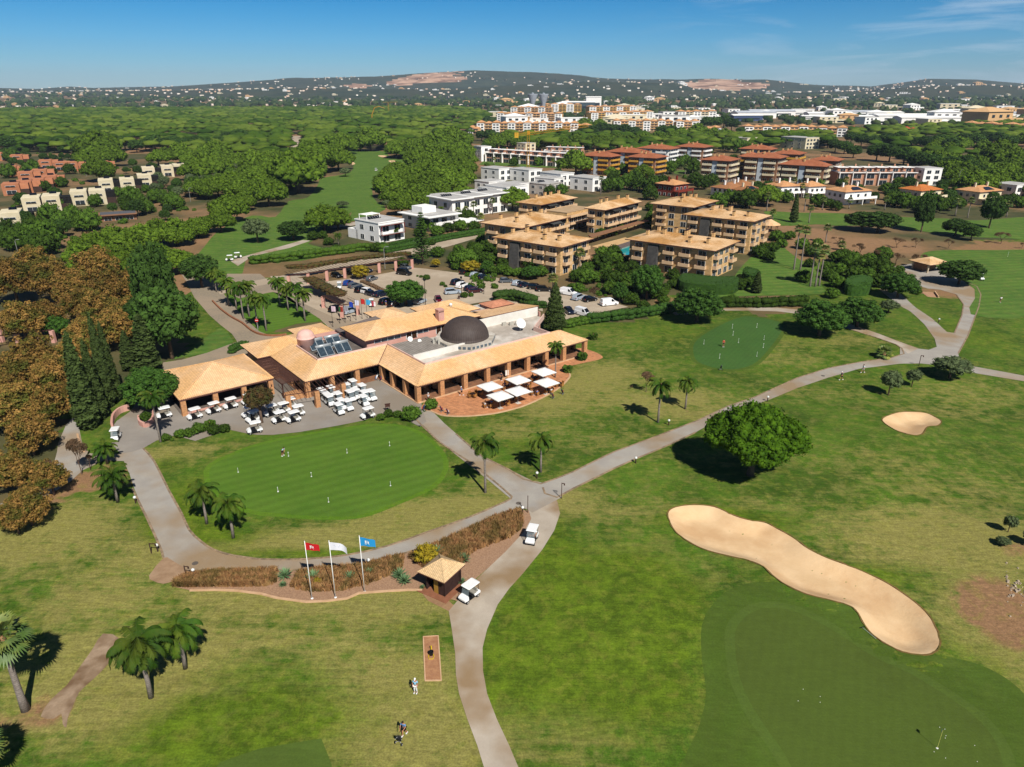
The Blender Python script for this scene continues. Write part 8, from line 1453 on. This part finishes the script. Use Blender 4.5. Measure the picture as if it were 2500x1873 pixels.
# manholes, rake, divot strip and stand, hut, shelter
for i, (c, x, y) in enumerate((('M',355,455), ('M',1315,427), ('M',1943,160), ('O',1225,640))): X, Y, z = at(c, x, y); m = MB(); m.lathe(0, 0, [(.36, .0), (.36, .075), (.3, .078)], 18); o = m.build('manhole_cover', M('iron_cover', '5c544c', rough=.7)); o.location = (X, Y, z); tag(o, ['round manhole cover at the left path fork', 'manhole cover on the path behind the dry grass', 'manhole cover by the path junction', 'manhole cover on the far path'][i], 'manhole cover')
X, Y, z = at('Q', 1375, 880); t = thing('bunker_rake', 'long handled rake at the edge of the big bunker', 'rake', (X, Y, z+.1), R_(-70)); m = MB(); m.tube([(-.9, 0, .0), (.9, 0, .05)], .02, 5); m.build('handle', ALU, t); m = MB(); m.box(-.9, 0, 0, .06, .6, .05); m.build('rake_head', CB, t)
drape('divot_strip', pts('M', '1475,817 1548,812 1563,1028 1484,1030'), M('divot_earth', 'a87c58', '94684a', 1.5, fine=.25, fsc=8, bump=.6, bsc=8), .05, step=1); g_ = pts('M', '1475,817 1548,812 1563,1028 1484,1030'); edging('divot_kerb', g_, .12, .04, .05, M('pale_kerb', 'c9a583'), True, .5)
X, Y, z = at('M', 1514, 905); t = thing('sand_bucket_stand', 'yellow framed stand with a dark bucket on the earth strip', 'stand', (X, Y, z+.05), R_(95)); YL = M('bright_yellow', 'c9a814', rough=.5); m = MB(); m.tube([(-.6, -.2, .05), (-.6, .2, .05), (-.3, .28, .08), (.3, .12, .1), (.8, .0, .12), (.3, -.12, .1), (-.3, -.28, .08), (-.6, -.2, .05)], .04, 5); m.tube([(.6, 0, .1), (.75, 0, .5)], .06, 6); m.build('frame', YL, t); m = MB(); m.lathe(-.05, 0, [(.2, .08), (.25, .5), (.22, .5), (.18, .12)], 12); m.build('bucket', CB, t)
HUTR = M('hut_tiles', 'dcbc90', 'cfae80', .5, kind='tile', p=(.22, .35)); HW = M('hut_boards', '3c2620', '2e1c18', 2, kind='board', p=(.14, 1), fine=.1)
X, Y = at0('M', 1578, 552, 2.6); zz = hz(X, Y); t = thing('starter_hut', 'small dark boarded hut with a pale tiled pyramid roof', 'hut', (X, Y, zz), R_(58)); m = MB(); hip(m, 0, 0, 3.9, 3.7, 2.6, 1.25, th=.14); m.build('roof', [HUTR, GUT], t); m = MB(); [m.tube([(a, b, 2.62), (1.95, 1.85, 3.9)], .07, 5) for a, b in ((0, 0), (3.9, 0), (3.9, 3.7), (0, 3.7))]; m.build('hip_ridge', HUTR, t)
m = MB(); m.box(2.1, 1.9, 0, 2.8, .1, 2.5); m.box(2.1, .62, 0, 2.8, .1, 2.5); m.box(3.45, 1.5, 0, .1, 2.4, 2.5); m.box(.75, 1.0, 0, .1, .9, 2.5); m.box(.75, 2.6, 1.9, .1, 1.2, .6); m.box(.75, 3.1, 0, .14, .14, 2.5); m.box(2.1, 3.1, 0, 2.8, .1, 2.5); m.build('wall', HW, t); m = MB(); m.box(.72, 1.75, 0, .06, .6, 1.9); m.build('door', M('ochre_door', '9a7430', rough=.7), t)
m = MB(); m.box(2.0, 1.9, -.1, 4.3, 4.2, .17); m.build('paved_base', M('hut_paving', '8a5a42', '7c5038', 2, fine=.15), t)
X, Y = at0('O', 1742, 95, 2.6); t = thing('starter_shelter', 'tiled roof shelter half hidden by a round tree on the right', 'shelter', (X, Y, hz(X, Y)), R_(20)); m = MB(); hip(m, -.5, -1, 8.5, 7, 2.8, 1.5); m.build('roof', [TANR, GUT], t); [pil(a, b, 2.8, .4, M('post_pale', 'b8a890'), 'post', t) for a, b in ((.5, .2), (7, .2), (.5, 5.8), (7, 5.8))]; m = MB(); m.box(3.7, 4.2, 0, 6, 3, 2.7); m.build('wall', BRW, t)
X, Y = at0('D', 235, 1105, 3); t = thing('garden_pavilion', 'round orange tiled pavilion behind the right apartment block', 'pavilion', (X+2, Y+3, 0)); m = MB(); m.lathe(0, 0, [(4.2, 2.8), (.2, 4.8)], 8); m.build('roof', ROOF, t); [pil(3.2*math.cos(a*PI/3), 3.2*math.sin(a*PI/3), 2.8, .3, BRW, 'post', t) for a in range(6)]
# steps on the brown island
P = at0('O', 1740, 230); t = thing('garden_steps', 'flight of pale paved steps beside the forked path', 'steps', (*P, 0), R_(250)); m = MB()
for k in range(10): m.box(k*.55, .08*k*k*.1, 0, .52, 3.0, .08+.0*k); 
m.build('tread', M('step_paving', 'b08a6c', 'a07a5c', 2, fine=.15), t); t.location[2] = hz(*P)+.02; m = MB(); m.box(2.5, 1.7, 0, 5.6, .25, .5); m.build('side_wall', M('pale_kerb', 'c9a583'), t)
# pink posts of the car ports
def port(label, c, L, z=3.0):
    A = [at0(c, x, y) for x, y in L]; t = thing('car_port', label, 'car port', (*A[0], 0))
    for x, y in A: m = MB(); m.box(x-A[0][0], y-A[0][1], 0, .8, .8, z); m.build('pillar', PINK, t)
    for i in range(len(A)-1):
        a, b = A[i], A[i+1]; d = math.dist(a, b); m = MB(); m.box((a[0]+b[0])/2-A[0][0], (a[1]+b[1])/2-A[0][1], z, d, .25, .25, math.atan2(b[1]-a[1], b[0]-a[0])); m.build('beam', BEAM, t)
        m = MB(); an = math.atan2(b[1]-a[1], b[0]-a[0]); n = int(d/1.1); nx, ny = -math.sin(an), math.cos(an)
        for k in range(n): q = (k+.5)/n; m.tube([(a[0]+(b[0]-a[0])*q-A[0][0]-nx*.6, a[1]+(b[1]-a[1])*q-A[0][1]-ny*.6, z+.3), (a[0]+(b[0]-a[0])*q-A[0][0]+nx*5, a[1]+(b[1]-a[1])*q-A[0][1]+ny*5, z+.3)], .05, 4)
        m.build('rafters', BEAM, t)
port('long car port with pink pillars at the back of the car park', 'R', ((30,440), (240,410), (440,380), (632,350), (820,320), (1003,292), (1182,268), (1358,250))); port('side car port with pink pillars behind the flagpoles', 'R', ((400,670), (600,775), (775,745)))
port('pink pillared pergola half hidden by the autumn trees', 'E', ((20,900), (240,830), (315,900)), 3.2); port('slatted pergola at the left edge under the autumn trees', 'E', ((-30,960), (150,930), (420,905)), 2.8)
post('R', 1860, 575, .9, 'grey litter bin on the car park island', 0, 0, .5)
# dry ornamental grass strips: one soft mass
RG = M('fountain_grass', '87603f', '9c7a50', 1.5, rnd=0, fine=.3, fsc=6, rough=.95, spec=.05, c3='6c5a34', sc3=.6)
def grassmass(name, polys, n, h, label):
    V = []; F = []; g = random.Random(4)
    for P, share in polys:
        xs = [p[0] for p in P]; ys = [p[1] for p in P]; k = 0; N_ = int(n*share); X = rng.uniform(min(xs), max(xs), N_*5); Y = rng.uniform(min(ys), max(ys), N_*5); ins = sdist(X, Y, P) < 0; X = X[ins][:N_]; Y = Y[ins][:N_]; Z = hgt(X, Y)
        for x, y, z in zip(X, Y, Z):
            cx, cy = round(x/.9)*.9, round(y/.9)*.9; dx, dy = (x-cx)*1.3, (y-cy)*1.3; a = g.uniform(0, 6.28); l = h*g.uniform(.55, 1.15)*(1.1-.35*(dx*dx+dy*dy)); w_ = .035; c_, s_ = math.cos(a)*w_, math.sin(a)*w_
            p = (cx+(x-cx)*.7, cy+(y-cy)*.7, z); m_ = (p[0]+dx*.35, p[1]+dy*.35, z+l*.7); e = (p[0]+dx*.9+g.uniform(-.1, .1), p[1]+dy*.9+g.uniform(-.1, .1), z+l*g.uniform(.85, 1)); i0 = len(V)
            V += [(p[0]-c_, p[1]-s_, z), (p[0]+c_, p[1]+s_, z), (m_[0]+c_*1.2, m_[1]+s_*1.2, m_[2]), (m_[0]-c_*1.2, m_[1]-s_*1.2, m_[2]), e]; F += [(i0, i0+1, i0+2, i0+3), (i0+3, i0+2, i0+4, i0+4)]
    F4 = np.array([f for f in F if f[2] != f[3]]); F3 = np.array([f[:3] for f in F if f[2] == f[3]]); return tag(obj(name, npmesh(name, V, [F4, F3], RG)), label, None, None, 'stuff')
grassmass('ornamental_grass', [(pts('M', '245,578 270,548 330,520 500,503 700,495 760,492 758,550 700,570 600,575 450,575 320,580'), .28), (pts('M', '820,575 870,505 960,490 1100,480 1200,468 1330,432 1380,425 1370,480 1300,520 1200,560 1080,590 930,600'), .3), (pts('M', '1400,430 1560,360 1700,295 1830,235 1950,200 1965,250 1960,290 1900,335 1800,370 1720,400 1690,440 1650,480 1560,470 1480,480'), .42)], 42000, .95, 'reddish brown ornamental grass in dry strips beside the path')
# balls and scattered marks on the green
m = MB()
for i in range(12): X, Y, z = at('Q', random.uniform(1650, 2080), random.uniform(1380, 1600)) if i > 3 else at('Q', random.uniform(900, 1200), random.uniform(1050, 1300)); m.box(X, Y, z+.03, .045, .045, .045)
tag(m.build('golf_balls', CW), 'tiny white golf balls and leaves scattered over the large green', None, None, 'stuff')

# scattered garden greenery between the buildings
SHL = []
def scatter(kind, P, n, r0, r1, label, group, hk=None):
    xs = [p[0] for p in P]; ys = [p[1] for p in P]; k = 0; t = 0; rs = random.Random(n)
    while k < n and t < 4000:
        t += 1; x, y = rs.uniform(min(xs), max(xs)), rs.uniform(min(ys), max(ys)); R = rs.uniform(r0, r1)
        if not inpoly(x, y, P) or any(math.hypot(x-a, y-b) < (r+R)*.8 for a, b, r in TREES) or np.min(np.hypot(BX-x-5, BY-y-5)) < 15: continue
        TREES.append((x, y, R)); k += 1
        if kind == 'shrub': SHL.extend((x+rs.uniform(-.5, .5)*R, y+rs.uniform(-.5, .5)*R, hz(x, y)+R*rs.uniform(.2, .6), R*.55, R*.55, R*.5) for _ in range(6))
        else: tree(kind, x, y, R, label, group, H=R*hk if hk else None)
BX = np.array([o.location.x for o in COL.objects if o.get('category') in ('building', 'villa', 'house')]); BY = np.array([o.location.y for o in COL.objects if o.get('category') in ('building', 'villa', 'house')])
PA = pts('A', '-100,700 400,680 900,780 1500,950 1500,1150 1100,1350 300,1500 -200,1500 -200,900'); scatter('oak', PA, 62, 2.0, 3.4, 'round leafy tree in the gardens of the left housing estate', 'leafy trees of the left housing estate', 2.2); scatter('shrub', PA, 110, 1.2, 2.2, 'low green shrub in the left housing estate', 'low shrubs of the left housing estate'); scatter('olive', pts('A', '1200,850 1900,780 1950,950 1500,1120 1200,1150'), 30, 2, 3.2, 'greyish tree on the brown ground between the pines', 'greyish trees on brown ground')
PB = pts('C', '0,420 2200,420 2212,700 1900,960 1300,900 1000,780 0,700'); scatter('oak', PB, 45, 2.4, 4, 'dark green tree among the red roofed blocks and villas', 'trees among the red roofed blocks', 2.1); scatter('shrub', PB, 80, 1.5, 2.6, 'garden bush among the red roofed blocks and villas', 'bushes among the red roofed blocks')
PC = pts('D', '0,740 1500,780 2300,780 2300,990 1200,1000 0,960'); scatter('oak', PC, 34, 2.2, 3.8, 'garden tree between the right hand villas', 'garden trees between the right hand villas', 2.1)
PD = pts('C', '0,1250 250,1330 700,1520 1240,1350 1250,1450 1500,1600 2100,1600 0,1600 -60,1350'); scatter('shrub', PD, 60, .7, 1.6, 'small green shrub on the slope below the tan flats', 'small shrubs on the slope below the tan flats'); scatter('shrub', pts('K', '780,560 1230,600 1440,690 1240,800 960,740 800,690'), 40, .5, 1.3, 'little shrub in the dry garden between the tan flats', 'little shrubs of the dry garden')
scatter('pine', pts('F', '1950,330 2300,300 2300,460 2080,420'), 30, 5, 8, 'spreading pine of the wood on the far right', 'pines of the wood on the far right')
V, T, Q = foliage(SHL, len(SHL)*45, .22, seed=2, rough=.3); tag(obj('shrubbery', npmesh('shrubbery', V, [T, Q], FOL['shrub'])), 'low mixed shrubbery between the houses and flats', None, None, 'stuff')
# each member of a planted group gets its own place in words
ORD = 'first second third fourth fifth sixth seventh eighth ninth tenth eleventh twelfth thirteenth fourteenth fifteenth sixteenth seventeenth eighteenth nineteenth twentieth'.split()
def ordn(i): return ORD[i] if i < 20 else ['twenty ', 'thirty ', 'forty ', 'fifty ', 'sixty '][(i+1)//10-2]+ORD[(i+1) % 10-1] if (i+1) % 10 else ['thirtieth', 'fortieth', 'fiftieth', 'sixtieth', 'seventieth'][(i+1)//10-3]
GRP = {}
for o in COL.objects:
    if o.parent is None and o.get('group') and o.get('category') in ('tree', 'pine tree', 'shrub', 'palm tree', 'palm', 'house'): GRP.setdefault((o['group'], o['label']), []).append(o)
for (g, lb), L in GRP.items():
    if len(L) < 2: continue
    nr = max(1, round(len(L)/12)); L.sort(key=lambda o: o.location.y)
    for r in range(nr):
        S_ = sorted(L[r*len(L)//nr:(r+1)*len(L)//nr], key=lambda o: o.location.x/o.location.y)
        for i, o in enumerate(S_): o['label'] = (ordn(i)+' from left'+(', '+ordn(r)+' row back' if nr > 1 else '')+', '+g)
m = MB(); rk = random.Random(9)
for i in range(70): X, Y, z = at('Q', rk.uniform(2110, 2260), rk.gauss(620, 60)); s_ = rk.uniform(.08, .3); m.box(X, Y, z-.05, s_*1.3, s_, s_*.8, rk.uniform(0, 3), .6)
tag(m.build('rubble', M('pale_stone', 'b0a08c', '8c7c68', 2)), 'scatter of pale stones on the bare bank at the right edge', None, None, 'stuff')
# haze: one thin even body of air round everything
m = MB(); m.box(0, 4750, -36, 28010, 12510, 320); hzm = bpy.data.materials.new('haze'); hzm.use_nodes = True; n_ = hzm.node_tree; n_.nodes.clear(); vo = n_.nodes.new('ShaderNodeVolumePrincipled'); vo.inputs['Color'].default_value = (.62, .78, 1, 1); vo.inputs['Density'].default_value = 5.2e-5
ou = n_.nodes.new('ShaderNodeOutputMaterial'); n_.links.new(vo.outputs[0], ou.inputs['Volume']); h_ = m.build('haze', hzm); tag(h_, 'thin pale blue air over the whole landscape', None, None, 'stuff')
